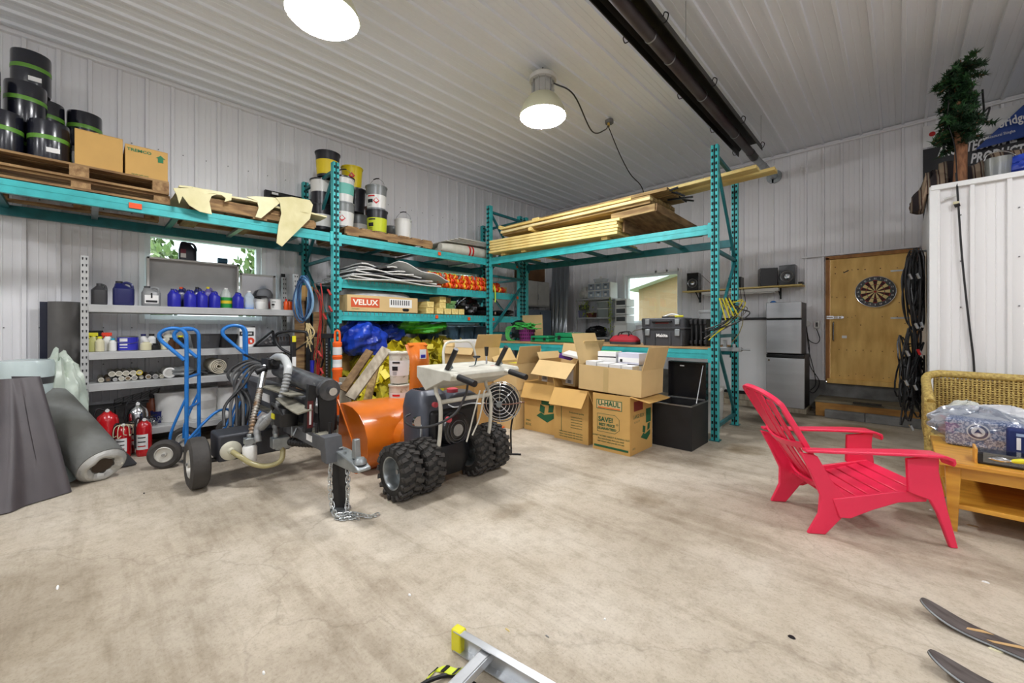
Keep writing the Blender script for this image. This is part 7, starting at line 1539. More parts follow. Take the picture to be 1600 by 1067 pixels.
# white board panel leaning along the back wall, on timbers
t = thing('white_board', 'big white board with black top edging standing along the back wall left of the fridges', 'board', (-2.35, 7.72, 0))
MB().box((0, 0, .83), (1.52, .04, 1.2)).build('panel', mat('panel_white', (214, 216, 218), .4), t, smooth=0); MB().box((0, -.005, 1.45), (1.52, .06, .04)).build('top_edging', black, t, smooth=0); MB().box((0, -.005, .2), (1.52, .06, .05)).build('bottom_edging', black, t, smooth=0)
for k, (y, z) in enumerate([(-.12, .045), (.0, .045), (-.06, .135)]): MB().box((0, y, z), (1.6, .1, .085)).build('timber', gw, t, smooth=0)
# shelf with speakers
t = thing('speaker_shelf', 'narrow wooden wall shelf carrying the black speakers over the white board', 'shelf', (-2.06, 7.93, 1.98))
MB().box((0, 0, 0), (1.86, .3, .022)).build('board', lumber, t, smooth=0)
for x in (-.7, .6): MB().box((x, .12, -.1), (.02, .03, .2)).build('bracket', blackm, t, smooth=0); MB().bar((x, -.1, -.02), (x, .13, -.18), .015, .015).build('bracket_brace', blackm, t, smooth=0)
t = thing('strip_light', 'white unlit strip light fitting under the speaker shelf', 'light fitting', (-2.05, 7.86, 1.905)); MB().prism([(-.06, .05), (.06, .05), (.05, 0), (-.05, 0)], lambda a, b, q: (-.6 + 1.2 * q, a, b)).build('housing', white_pl, t, smooth=0); 
for y in (-.02, .02): MB().cyl((-.55, y, -.012), (.55, y, -.012), .012).build('tube', white_pl, t)
def speaker(label, x, w, h, cone=True, rz=0):
    t = thing('speaker', label, 'speaker', (x, 7.9, 1.992), rz, 'black speakers on the wall shelf')
    MB().box((0, 0, h / 2), (w, .2, h)).build('cabinet', MATS['gloss_black'], t, bevel=.004)
    if cone:
        MB().lathe([(w * .42, 0), (w * .42, .008), (w * .36, .01), (w * .2, -.004), (.001, .0)], (0, -.1, h * .42), (0, -1, 0), n=28, caps=False).build('woofer', dgrey, t); MB().lathe([(w * .22, .004), (w * .16, .016), (.001, .02)], (0, -.1, h * .42), (0, -1, 0), n=20, caps=False).build('cone', chrome, t); MB().lathe([(w * .37, .0105), (w * .4, .014), (w * .42, .008)], (0, -.1, h * .42), (0, -1, 0), n=28, caps=False).build('trim_ring', steel, t)
    else: MB().box((0, -.102, h / 2), (w * .9, .006, h * .92)).build('grille', black, t, smooth=0)
    return t
speaker('black speaker with a silver cone nearest the window', -2.82, .2, .33, True, .1); speaker('small black speaker half hidden behind the teal posts', -2.1, .2, .19, False); speaker('black speaker with a plain grille, left of the pair near the door', -1.62, .25, .30, False, .4); speaker('black speaker with a silver cone, right of the pair near the door', -1.33, .22, .32)
t = thing('set_top_box', 'flat black device at the right end of the speaker shelf', 'device', (-1.19, 7.88, 1.992)); 
MB().box((.04, -.02, .02), (.06, .16, .03)).build('case', black, t, bevel=.003)
tag(MB().tube(curve([(-2.7, 7.97, 2.28), (-2.55, 8.0, 2.12), (-2.4, 7.97, 2.01)], 6), .004, n=5).build('speaker_wire', black), 'thin wire running down from the speaker nearest the window', 'wire')
for k, (x, z0, z1) in enumerate([(-1.95, 1.97, 1.5), (-2.0, 1.97, 1.3)]): tag(MB().tube(curve([(x, 7.76, z0), (x + .03, 7.76, (z0 + z1) / 2), (x - .02, 7.78, z1)], 6), .005, n=5).build('hanging_wire', black), 'black wire hanging below the speaker shelf, ' + ['shorter', 'longer'][k], 'wire')
# fridges
ss = mat('brushed_steel', (196, 198, 202), .3, .6, var=.15, scale=1.5, stretch=(1, 1, 5))
t = thing('mini_fridge', 'lower small fridge with a stainless door standing left of the door step', 'fridge', (-1.30, 7.70, .0))
MB().box((0, .02, .48), (.5, .42, .82)).build('cabinet', black, t, bevel=.006); MB().box((-.0, -.215, .45), (.50, .05, .76)).build('door', ss, t, bevel=.008, seg=2); MB().box((0, -.215, .858), (.5, .055, .055)).build('top_trim', MATS['gloss_black'], t, bevel=.01, seg=2); MB().cyl((-.21, -.243, .79), (-.21, -.248, .79), .014, n=14).build('badge', chrome, t)
MB().box((0, 0, .035), (.54, .5, .066)).build('plinth', gw, t, smooth=0)
t = thing('fridge', 'upper fridge with two stainless doors stacked on the small fridge', 'fridge', (-1.32, 7.70, .893))
MB().box((0, .02, .40), (.46, .42, .8)).build('cabinet', mat('fridge_side', (70, 70, 74), .45), t, bevel=.006); MB().box((0, -.21, .27), (.46, .05, .52)).build('door', ss, t, bevel=.008, seg=2); MB().box((0, -.21, .68), (.46, .05, .25)).build('freezer_door', ss, t, bevel=.008, seg=2); MB().box((0, -.2, .545), (.45, .04, .018)).build('door_gap', slot, t, smooth=0)
t = thing('blue_sponge', 'small blue cloth on top of the upper fridge', 'cloth', (-1.48, 7.6, 1.695)); MB().loft([(0, 0, 0, .05, .04, 2), (0, 0, .02, .04, .03, 2), (0, 0, .035, .02, .015, 2)]).build('cloth', blue_paint, t)
t = thing('socket_box', 'white electrical socket box on the wall left of the plywood door', 'socket', (-.97, YB - .05, 1.35)); MB().box((0, 0, 0), (.07, .05, .11)).build('cover', white_pl, t, bevel=.003); MB().box((0, -.027, 0), (.03, .005, .07)).build('outlets', dgrey, t, smooth=0)
t = thing('socket_box', 'round white electrical outlet beside the upper fridge', 'socket', (-1.10, YB - .05, 1.37)); MB().cyl((0, .02, 0), (0, -.02, 0), .045, n=18).build('cover', white_pl, t)
for k, pts in enumerate([[(-.97, 1.28), (-.93, 1.12), (-.98, 1.05), (-1.08, 1.12), (-1.1, 1.32)], [(-1.1, 1.32), (-1.07, .95), (-1.0, .6), (-.98, .4), (-1.05, .3)], [(-1.1, 1.32), (-1.06, 1.0), (-1.05, .7), (-.93, .45), (-1.0, .27), (-1.08, .3)]]):
    tag(MB().tube(curve([(a, YB - .085 - .02 * k, b) for a, b in pts], 7), .006, n=6).build('power_cord', black), ['short black cord looping between the two outlets', 'black cord dropping straight from the round outlet', 'black cord making a wide loop toward the step'][k], 'cord')

# dart board
t = thing('dart_board', 'round black and cream dart board hung on the plywood door', 'dart board', (-.275, YB - .095, 1.83))
DR = .225
MB().lathe([(.001, -.03), (DR, -.03), (DR, .0), (DR - .004, .004), (.001, .004)], (0, 0, 0), (0, -1, 0), n=60, caps=False).build('board', MATS['gloss_black'], t)
MB().tube([(DR * math.cos(a * PI / 24), -.006, DR * math.sin(a * PI / 24)) for a in range(48)], .003, n=6, closed=True).build('rim_wire', chrome, t)
dcr = mat('dart_cream', (222, 200, 140), .8); ddk = mat('dart_brown_black', (60, 22, 24), .8); dr_ = mat('dart_red', (150, 36, 34), .7); dg = mat('dart_green', (30, 90, 60), .7)
def sector(r0, r1, a0, a1, m, d, nm):
    n = 4; pts = [(r0 * math.cos(a0 + (a1 - a0) * i / n), r0 * math.sin(a0 + (a1 - a0) * i / n)) for i in range(n + 1)] + [(r1 * math.cos(a1 - (a1 - a0) * i / n), r1 * math.sin(a1 - (a1 - a0) * i / n)) for i in range(n + 1)]
    MB().prism(pts, lambda a, b, q: (a, -.0045 - d * q, b)).build(nm, m, t, smooth=0)
nums = [20, 1, 18, 4, 13, 6, 10, 15, 2, 17, 3, 19, 7, 16, 8, 11, 14, 9, 12, 5]
for k in range(20):
    a0 = PI / 2 - (k + .5) * PI / 10; a1 = a0 + PI / 10
    sector(.016, .168, a0, a1, ddk if k % 2 == 0 else dcr, .001, 'segment'); sector(.099, .107, a0, a1, dr_ if k % 2 == 0 else dg, .002, 'treble_ring'); sector(.160, .168, a0, a1, dr_ if k % 2 == 0 else dg, .002, 'double_ring')
    am = (a0 + a1) / 2; lettering(str(nums[k]), .032, label_white, t, (.193 * math.cos(am), -.007, .193 * math.sin(am)), (PI / 2, 0, 0), name='number')
MB().cyl((0, -.004, 0), (0, -.008, 0), .016, n=16).build('bull', dr_, t)
# black hoses and cables hung at the shed side
t = thing('hose_bundle', 'thick bundle of black hoses with chrome fittings hanging right of the plywood door', 'hoses', tuple(onD(1428, 512, 4.65)))
R6 = random.Random(5)
for k in range(26):
    cx2, w = 1430 + R6.uniform(-8, 9), R6.uniform(3, 13); top, bot = R6.uniform(386, 400), R6.uniform(470, 520); zz = 4.62 + R6.uniform(-.12, .12)
    P = [onD(min(1444, cx2 + w * math.cos(a) * (1.0 if math.sin(a) > 0 else .8)), (top + bot) / 2 - (bot - top) / 2 * math.sin(a), zz + .03 * math.sin(2 * a + k)) for a in [i * 2 * PI / 14 for i in range(14)]]
    MB().tube(P, .0085, n=6, closed=True).build('hose_loop', black if k % 4 else MATS['gloss_black'], t, world=True)
for k in range(30):
    cx2, w = 1428 + R6.uniform(-12, 10), R6.uniform(5, 16); top, bot = R6.uniform(500, 590), R6.uniform(600, 668); zz = 4.6 + R6.uniform(-.14, .1)
    if k % 4 == 0: cx2 -= 5; w += 4
    P = [onD(min(1444, cx2 + w * math.cos(a + .2 * k)), (top + bot) / 2 - (bot - top) / 2 * math.sin(a), zz + .04 * math.sin(2 * a + k)) for a in [i * 2 * PI / 14 for i in range(14)]]
    MB().tube(P, .0085, n=6, closed=True).build('hose_loop', black if k % 4 else MATS['gloss_black'], t, world=True)
for k in range(3): MB().tube(curve([onD(1428, 395, 4.6), onD(1414 - 2 * k, 430, 4.58), onD(1410 + k, 470, 4.58), onD(1416, 500, 4.6), onD(1426, 515, 4.6)], 7), .009, n=6).build('outer_hose', black, t, world=True)
for (px, py) in ((1422, 432), (1434, 431), (1440, 507), (1432, 509), (1418, 552), (1438, 552), (1416, 598), (1430, 605), (1424, 668), (1436, 550)): MB().cyl(onD(px - 2, py - 4, 4.44), onD(px + 2, py + 4, 4.44), .014, n=8).build('chrome_fitting', chrome if px != 1436 else red, t, world=True)
MB().cyl(onD(1426, 392, 4.65), onD(1446, 392, 4.65), .012).build('wall_hook', steel, t, world=True)

# ---------------------------------------------------------------- inner shed on the right
HX, HY, HZt = .215, 5.9, 2.72
sh = struct(MB().box(((HX + 3.6) / 2, (HY + YB) / 2 - .02, HZt / 2 - .01), (3.6 - HX, YB - HY - .06, HZt - .02)).build('wall_shed', white_steel, smooth=0))
wp2 = mat('shed_white', (236, 236, 236), .38, 0)
k = 0; u = HX
while u < 3.58:
    u1 = min(3.6, u + PITCH * 4); pr = rib_profile(u - HX - .03, u1 - HX - .03)
    mb = MB(); n = len(pr); mb.add([(a + HX + .03, HY - h * 1.3, .01) for a, h in pr] + [(a + HX + .03, HY - h * 1.3, HZt - .02) for a, h in pr], [(i, i + 1, n + i + 1, n + i) for i in range(n - 1)]); mb.build('siding_panel', wp2, sh, world=True, smooth=20); u = u1
MB().box((HX + .008, (HY + YB) / 2, HZt / 2), (.03, YB - HY - .1, HZt - .03)).build('side_panel', wp2, sh, world=True, smooth=0); MB().box((HX + .02, HY - .01, HZt / 2), (.06, .06, HZt - .01)).build('corner_trim', vinyl, sh, world=True, bevel=.004); MB().box(((HX + 3.6) / 2, HY - .012, HZt - .02), (3.6 - HX, .07, .05)).build('top_trim', vinyl, sh, world=True, bevel=.004)
for x in (.42, .78): 
    for z in (1.5, 1.95, 2.4): MB().cyl((x, HY - .004, z), (x, HY - .012, z), .007, n=6).build('screw', MATS['screw'], sh, world=True)
tag(MB().tube(curve([onY(1494, 270, HY - .03), onY(1496, 300, HY - .045), onY(1499, 345, HY - .05), onY(1503, 400, HY - .05), onY(1509, 460, HY - .05), onY(1516, 520, HY - .05), onY(1521, 560, HY - .05), onY(1523, 600, HY - .06)], 7), .008, n=6).build('power_cord', black), 'black cord hanging down the white shed wall behind the wicker seat', 'cord')
q_ = onY(1489, 308, HY - .045)
t = thing('light_string', 'short clear bulb string clipped beside the cord at the top of the shed wall', 'lights', tuple(q_)); MB().tube([(-.06, 0, -.01), (.02, 0, .012)], .012, n=8).build('clear_bulb', mat('bulb_glass', (210, 212, 210), .15), t); MB().cyl((-.0, 0, -.06), (.04, 0, -.06), .016, n=8).build('plug', ivory, t); MB().cyl((.01, 0, -.09), (.045, 0, -.08), .018, n=8).build('black_plug', black, t)
# tree
TX, TY = .425, 6.06
t = thing('christmas_tree', 'narrow artificial green tree with a bare trunk standing on top of the shed', 'tree', (TX, TY, HZt))
MB().tube([(0, 0, 0), (.01, .0, .4), (-.02, 0, .9), (.0, 0, 1.26)], .045, n=12, radii=[.052, .045, .03, .012]).build('trunk', mat('bark', (150, 104, 72), .8, 0, rgb2=(110, 72, 48), scale=12, stretch=(4, 4, 1)), t)
lf_ = [mat('needle_green', (30, 66, 34), .6, 0, rgb2=(14, 38, 18), scale=20), mat('needle_light', (52, 92, 50), .6)]
R7 = random.Random(2)
for k in range(96):
    z = .40 + .83 * R7.random(); a = R7.uniform(0, 2 * PI); L = (.11 + .13 * max(0, 1 - abs(z - .55) / .25) + .07 * max(0, 1 - abs(z - 1.1) / .2)) * R7.uniform(.6, 1.3)
    tip = Vector((math.cos(a) * L, math.sin(a) * L, R7.uniform(-.09, .06))); b0 = Vector((0, 0, z)); 
    if (b0 + tip).z > 1.36: continue
    br = MB(); br.tube([b0, b0 + tip * .6 + Vector((0, 0, .02)), b0 + tip], .006, n=5); bo = br.build('branch', MATS['bark'], t)
    mb = MB()
    for q in range(110):
        f = R7.uniform(.1, 1.05); p = b0 + tip * f + Vector((0, 0, .02 * math.sin(f * PI))); d = Vector((R7.gauss(0, 1), R7.gauss(0, 1), R7.gauss(0, 1))).normalized() * .055; s2 = d.orthogonal().normalized() * .011; mb.add([p - s2, p + s2, p + d], [(0, 1, 2)])
    o = mb.build('needles', lf_[k % 3 == 0], bo); o['kind'] = 'stuff'
MB().tube(curve([onD(1535, 140, 4.1), onD(1537, 175, 4.08), onD(1530, 182, 4.05), onD(1546, 168, 4.05), onD(1540, 188, 4.06), onD(1536, 195, 4.1)], 6), .008, n=6).build('light_cord', black, t, world=True); MB().tube(curve([onD(1484, 140, 4.1), onD(1482, 165, 4.05), onD(1481, 190, 4.1), onD(1492, 230, 4.05), onD(1496, 290, 3.98)], 6), .005, n=6).build('light_cord', black, t, world=True)
# banners on the back wall
navyb = mat('banner_black', (22, 22, 28), .4); bw = mat('banner_white', (226, 226, 226), .4); bb = mat('banner_blue', (22, 62, 140), .4)
t = thing('banner', 'black and white banner lettered ARCHITECTURAL PRODUCTS hung high on the back wall', 'banner', (1.2, YB - .06, 3.0))
def wallb(mb, poly, y, m, nm, th=.004): return mb.prism(poly, lambda a, b, q: (a, y - th * q, b)).build(nm, m, t, world=True, smooth=0)
wallb(MB(), [(.22, 2.75), (2.6, 2.75), (2.6, 3.78), (.22, 3.78)], YB - .04, navyb, 'black_field'); wallb(MB(), [(.22, 3.80), (2.6, 3.80), (2.6, 4.1), (.22, 4.1)], YB - .04, bw, 'white_field')
lettering('JM', .12, navyb, t, (.36, YB - .048, 3.97), R180, world=True, shear=.3, bold=.006, align='LEFT', sx=1.1); MB().cyl((.31, YB - .047, 3.97), (.31, YB - .053, 3.97), .032, n=20).build('red_emblem', red, t, world=True)
lettering('ARCHITECTURAL', .19, bw, t, (.36, YB - .048, 3.69), R180, world=True, shear=.2, bold=.006, align='LEFT', sx=.46); lettering('PRODUCTS', .17, bw, t, (.66, YB - .048, 3.52), R180, world=True, shear=.2, bold=.006, align='LEFT', sx=.55)
t = thing('banner', 'blue banner lettered bridge Architectural Shingles hanging slantwise over the black one', 'banner', (1.2, YB - .2, 3.5))
MB().prism([(.69, 3.6), (1.08, 3.64), (2.3, 3.8), (2.3, 4.15), (1.35, 4.15), (1.08, 4.03)], lambda a, b, q: (a, YB - .16 - .006 * q - .03 * math.sin(a * 9), b)).build('blue_field', bb, t, world=True, smooth=0)
lettering('bridge', .15, bw, t, (.88, YB - .22, 3.84), Euler((PI / 2, 0, 0)).to_matrix() @ Euler((0, 0, .12)).to_matrix(), world=True, bold=.003, align='LEFT', sx=.62); lettering('Architectural Shingles', .05, bw, t, (.75, YB - .22, 3.70), Euler((PI / 2, 0, 0)).to_matrix() @ Euler((0, 0, .08)).to_matrix(), world=True, align='LEFT', sx=.6)
# striped blanket roll, blue tarp and stuff on the shed roof
t = thing('blanket', 'brown and beige striped blanket bunched along the shed roof, one end drooping over the side', 'blanket', (.9, 6.66, HZt + .002))
bm_ = bpy.data.materials.new('striped_blanket'); bm_.use_nodes = True; nt = bm_.node_tree; b_ = nt.nodes['Principled BSDF']; b_.inputs['Roughness'].default_value = .9
tc = nt.nodes.new('ShaderNodeTexCoord'); mp = nt.nodes.new('ShaderNodeMapping'); wv = nt.nodes.new('ShaderNodeTexWave'); wv.inputs['Scale'].default_value = 2.4; wv.inputs['Distortion'].default_value = .6; cr = nt.nodes.new('ShaderNodeValToRGB'); cr.color_ramp.interpolation = 'CONSTANT'
for p_, c_ in ((0, (40, 32, 34)), (.3, (112, 92, 76)), (.5, (152, 146, 128)), (.62, (74, 52, 44)), (.85, (160, 140, 118))):
    e_ = cr.color_ramp.elements.new(p_) if p_ not in (0,) else cr.color_ramp.elements[0]; e_.color = (*lin(c_), 1)
nt.links.new(tc.outputs['Object'], mp.inputs[0]); nt.links.new(mp.outputs[0], wv.inputs[0]); nt.links.new(wv.outputs['Fac'], cr.inputs[0]); nt.links.new(cr.outputs[0], b_.inputs['Base Color'])
def bl(u, v):
    a = u * PI; x = -.60 + 1.6 * v; r = .235 + .025 * math.sin(v * 14 + u * 6) + .02 * math.sin(v * 31); z = r * math.sin(a) * 1.5; y = -r * math.cos(a)
    return (x, y - .15, max(.0, z))
MB().grid(bl, 16, 40, thick=.012).build('bunched_cloth', bm_, t)
MB().grid(crump((-.66, -.28, .06), .16, .2, .2, 41), 30, 18).build('drooping_end', bm_, t, smooth=40)
for v_ in t.children[-1].data.vertices:
    if v_.co.x < -.715: v_.co.z -= .14
blob('blue_tarp', 'blue tarp corner bunched at the front of the shed roof', 'tarp', (1.0, 6.14, HZt + .002), (.32, .13, .12), bt_, 17, nu=36, nv=20, pname='tarp')
t = thing('clear_jar', 'clear plastic container behind the tree trunk on the shed roof', 'container', (.68, 6.12, HZt + .002)); MB().loft([(0, 0, 0, .08, .08, 3), (0, 0, .22, .09, .09, 3)]).build('body', mat('jar_clear', (150, 154, 148), .2, alpha=.7), t); MB().tube(curve([(-.09, 0, .22), (-.06, 0, .28), (.06, 0, .27), (.2, 0, .1), (.28, 0, .0)], 5), .006).build('wire', chrome, t)

# ---------------------------------------------------------------- red garden chair
pk_ = mat('pink_red_plastic', (236, 44, 84), .38, 0, coat=.1)
t = thing('garden_chair', 'pinkish red plastic slatted low garden chair standing alone on the open floor', 'chair', (-.30, 3.544, 0), math.radians(35))
def seatpt(s_, y): return Vector((.33 - .52 * s_, y, .335 - .11 * s_ - .02 * math.sin(s_ * PI)))
for k in range(7):
    a, b = k / 7 + .006, (k + 1) / 7 - .012
    MB().add([seatpt(q, y * (.255 - .015 * q)) + Vector((0, 0, dz)) for dz in (0, -.012) for q, y in ((a, -1), (a, 1), (b, 1), (b, -1))], [(0, 1, 2, 3), (7, 6, 5, 4), (0, 1, 5, 4), (1, 2, 6, 5), (2, 3, 7, 6), (3, 0, 4, 7)]).build('seat_slat', pk_, t, bevel=.003, seg=1)
BV = Vector((-.40, 0, .66)); B0 = Vector((-.17, 0, .225)); bl_ = BV.length; bn = Vector((BV.z, 0, -BV.x)).normalized()
for k in range(7):
    o_ = (k - 3) / 3.0; w0, w1 = .19, .255; top = .98 - .2 * o_ ** 2; hw = .034
    P = []
    for f in (0, .25, .5, .75, top): 
        y = o_ * (w0 + (w1 - w0) * min(1, f * 1.3)) * .88; P.append((f, y, hw * (.8 + .35 * f), -.03 * (1 - o_ * o_) * math.sin(f * PI) * .6 + .03 * abs(o_) ** 2))
    mb = MB(); vs_ = []
    for (f, y, h, c_) in P:
        for dy, dn_ in ((-h, 0), (h, 0), (h, .011), (-h, .011)): vs_.append(B0 + BV * f + Vector((0, y + dy, 0)) + bn * (c_ + dn_))
    fs = [(4 * i + j, 4 * i + (j + 1) % 4, 4 * i + 4 + (j + 1) % 4, 4 * i + 4 + j) for i in range(4) for j in range(4)] + [(0, 1, 2, 3), (16, 17, 18, 19)]
    mb.add(vs_, fs).build('back_slat', pk_, t, bevel=.003, seg=1)
rim = [(0, -.2)] + [(f, -1 * (.20 + .06 * min(1, f * 1.3))) for f in (.2, .45, .65)] + [(.80 + .2 * math.sin(a), -.265 * math.cos(a)) for a in [PI * i / 12 for i in range(1, 12)]] + [(f, (.20 + .06 * min(1, f * 1.3))) for f in (.65, .45, .2)] + [(0, .2)]
rimP = [B0 + BV * f + Vector((0, y, 0)) + bn * (.03 * (abs(y) / .265) ** 2 + .002) for f, y in rim]
mb = MB(); vs_ = []
for p in rimP:
    for d_, q in ((-.012, -.012), (.012, -.012), (.012, .018), (-.012, .018)):
        c_ = B0 + BV * .4; rad = (p - c_); rad = (rad - bn * rad.dot(bn)).normalized(); vs_.append(p + rad * d_ + bn * q)
N_ = len(rimP); mb.add(vs_, [(4 * i + j, 4 * i + (j + 1) % 4, 4 * i + 4 + (j + 1) % 4, 4 * i + 4 + j) for i in range(N_ - 1) for j in range(4)] + [(0, 1, 2, 3), tuple(4 * (N_ - 1) + j for j in range(4))]).build('back_rim', pk_, t, smooth=50, bevel=.003, seg=1)
for f in (.06, .46): 
    MB().grid(lambda u, v: B0 + BV * (f + .05 * v) + Vector((0, -.235 + .47 * u, 0)) + bn * (-.022 + .045 * (2 * u - 1) ** 2), 12, 1, thick=.014).build('back_rail', pk_, t, smooth=50)
for s_ in (-1, 1):
    y0 = s_ * .285
    # front leg: broad at the arm, tapering to the foot, splayed forward
    MB().prism([(.20, .51), (.37, .53), (.365, .44), (.40, .22), (.445, .0), (.405, .0), (.345, .2), (.31, .27), (.25, .29), (.2, .31)], lambda a, b, q: (a, y0 + s_ * (.03 * (1 - b / .53)) - s_ * .024 * q, b)).build('front_leg', pk_, t, bevel=.006, seg=2, smooth=30)
    MB().prism([(-.20, .235), (.33, .335), (.31, .25), (.16, .235), (.02, .18), (-.10, .12), (-.16, .12)], lambda a, b, q: (a, y0 - s_ * .03 + s_ * .02 * q - s_ * .0, b)).build('seat_rail', pk_, t, bevel=.005, seg=2, smooth=30)
    MB().prism([(-.26, .50), (-.17, .34), (-.08, .235), (.02, .215), (-.09, .14), (-.20, .0), (-.30, .0), (-.24, .13), (-.235, .25), (-.30, .40), (-.36, .52)], lambda a, b, q: (a - .03, y0 + s_ * (.0 - .03 * (1 - b / .5)) - s_ * .026 * q, b)).build('rear_leg', pk_, t, bevel=.006, seg=2, smooth=30)
    xs = [(-.37, .545, .028), (-.22, .545, .035), (0, .55, .045), (.2, .553, .055), (.36, .55, .06), (.415, .53, .05), (.425, .50, .045)]
    mb = MB(); vs_ = []
    for (x, z, w) in xs:
        for dy, dz in ((-w, 0), (w, 0), (w, -.018), (-w, -.018)): vs_.append((x + (.0 if dz == 0 else (-.014 if x > .4 else 0)), y0 + s_ * .0 + dy, z + dz))
    n_ = len(xs); mb.add(vs_, [(4 * i + j, 4 * i + (j + 1) % 4, 4 * i + 4 + (j + 1) % 4, 4 * i + 4 + j) for i in range(n_ - 1) for j in range(4)] + [(0, 1, 2, 3), tuple(4 * (n_ - 1) + j for j in range(4))]).build('armrest', pk_, t, bevel=.005, seg=2, smooth=50)

# ---------------------------------------------------------------- wicker seat
wk = mat('wicker', (186, 160, 92), .7, 0, rgb2=(134, 106, 52), scale=60, ramp=(.4, .55)); wkl = mat('wicker_rim', (206, 182, 104), .65, 0, rgb2=(160, 132, 70), scale=50)
t = thing('wicker_settee', 'tan woven wicker settee standing in front of the white shed wall', 'settee', (1.0, 5.25, 0))
WX0, WX1, WY0, WY1 = .17, 1.85, 4.95, 5.55
MB().box(((WX0 + WX1) / 2, WY1 - .02, .60), (WX1 - WX0 - .1, .03, .46)).build('back_core', wk, t, world=True, smooth=0)
mb = MB(); nx_ = int((WX1 - WX0 - .1) / .026)
for k in range(nx_): x = WX0 + .06 + k * .026; mb.cyl((x, WY1 - .045, .38), (x, WY1 - .045, .84), .008, n=6, caps=False)
o = mb.build('back_stakes', wkl, t, world=True); o['kind'] = 'stuff'
mb = MB()
for k in range(22): mb.tube([(WX0 + .05, WY1 - .046, .39 + .0205 * k), (WX1 - .05, WY1 - .046, .39 + .0205 * k)], .0065, n=5)
o = mb.build('back_weave', wk, t, world=True); o['kind'] = 'stuff'
MB().tube(curve([(WX0 + .01, WY0 + .05, .66), (WX0, WY0 + .2, .74), (WX0 + .0, WY1 - .12, .83), (WX0 + .06, WY1 - .04, .865), (WX0 + .2, WY1 - .03, .87), ((WX0 + WX1) / 2, WY1 - .03, .86), (WX1 - .1, WY1 - .03, .86)], 8), .034, n=12).build('top_rim', wkl, t, world=True)
for X_ in (WX0, WX1):
    mb = MB(); mb.grid(lambda u, v: (X_ + .015 * math.sin(v * 40) * .15, WY0 + .03 + (WY1 - WY0 - .05) * u, .36 + v * (.28 + .2 * u)), 14, 14, thick=.03); mb.build('arm_panel', wk, t, world=True, smooth=40)
    mb = MB()
    for k in range(18):
        f = k / 17; y = WY0 + .03 + .0 * f; mb.tube([(X_ - .018, WY0 + .02, .38 + .29 * f), (X_ - .02, (WY0 + WY1) / 2, .38 + .38 * f), (X_ - .018, WY1 - .03, .38 + .45 * f)], .009, n=6)
    o = mb.build('arm_weave', wkl, t, world=True); o['kind'] = 'stuff'
    for y in (WY0 + .03, WY1 - .06): MB().tube([(X_ + .01, y, .0), (X_ + .01, y, .40), (X_ + .01, y, .66)], .026, n=10, radii=[.022, .027, .03]).build('leg', wkl, t, world=True)
    MB().cyl((X_ + .01, WY0 + .03, .16), (X_ + .01, WY1 - .06, .16), .012).build('stretcher', wkl, t, world=True)
MB().box(((WX0 + WX1) / 2, (WY0 + WY1) / 2 - .02, .37), (WX1 - WX0 - .02, WY1 - WY0 - .06, .06)).build('seat', wk, t, world=True, bevel=.02, seg=2); MB().cyl((WX0, WY0 + .02, .36), (WX1, WY0 + .02, .36), .03).build('front_rim', wkl, t, world=True)
blob('plastic_bag', 'clear crumpled plastic wrap on the left of the wicker seat', 'plastic', (.40, 5.12, .402), (.14, .12, .14), mat('clear_bag', (206, 208, 200), .2, 0, bump=.6, bscale=12), 19, nu=36, nv=20)
# ---------------------------------------------------------------- low table
tw = mat('honey_wood', (226, 168, 62), .4, 0, rgb2=(196, 134, 42), scale=3, stretch=(1, 6, 6), coat=.3)
t = thing('coffee_table', 'honey coloured low wooden table in front of the wicker settee', 'table', (.75, 4.2, 0))
TX0, TX1, TY0, TY1, TH = .165, 1.35, 3.77, 4.62, .45
MB().box(((TX0 + TX1) / 2, (TY0 + TY1) / 2, TH - .014), (TX1 - TX0, TY1 - TY0, .028)).build('table_top', tw, t, world=True, bevel=.006, seg=2)
for x in (TX0 + .075, TX1 - .075):
    for y in (TY0 + .08, TY1 - .08): MB().loft([(x, y, 0, .02, .02, 8), (x, y, TH - .12, .034, .034, 8), (x, y, TH - .028, .036, .036, 8)], n=24).build('leg', tw, t, world=True, smooth=30)
for (a, b, c_, d_) in [((TX0 + TX1) / 2, TY0 + .08, TX1 - TX0 - .2, .02), ((TX0 + TX1) / 2, TY1 - .08, TX1 - TX0 - .2, .02), (TX0 + .075, (TY0 + TY1) / 2, .02, TY1 - TY0 - .2), (TX1 - .075, (TY0 + TY1) / 2, .02, TY1 - TY0 - .2)]: MB().box((a, b, TH - .075), (c_, d_, .07)).build('apron', tw, t, world=True, smooth=0)
MB().box(((TX0 + TX1) / 2, (TY0 + TY1) / 2, .16), (TX1 - TX0 - .12, TY1 - TY0 - .14, .03)).build('lower_shelf', tw, t, world=True, bevel=.003); MB().box(((TX0 + TX1) / 2, TY1 - .1, .28), (TX1 - TX0 - .2, .015, .22)).build('back_panel', mat('dark_honey', (150, 96, 40), .5), t, world=True, smooth=0)
for x in (TX0 + .075,): MB().lathe([(.02, 0), (.024, .01), (.01, .02)], (x, TY1 - .08, .0), n=12).build('castor', steel, t, world=True)
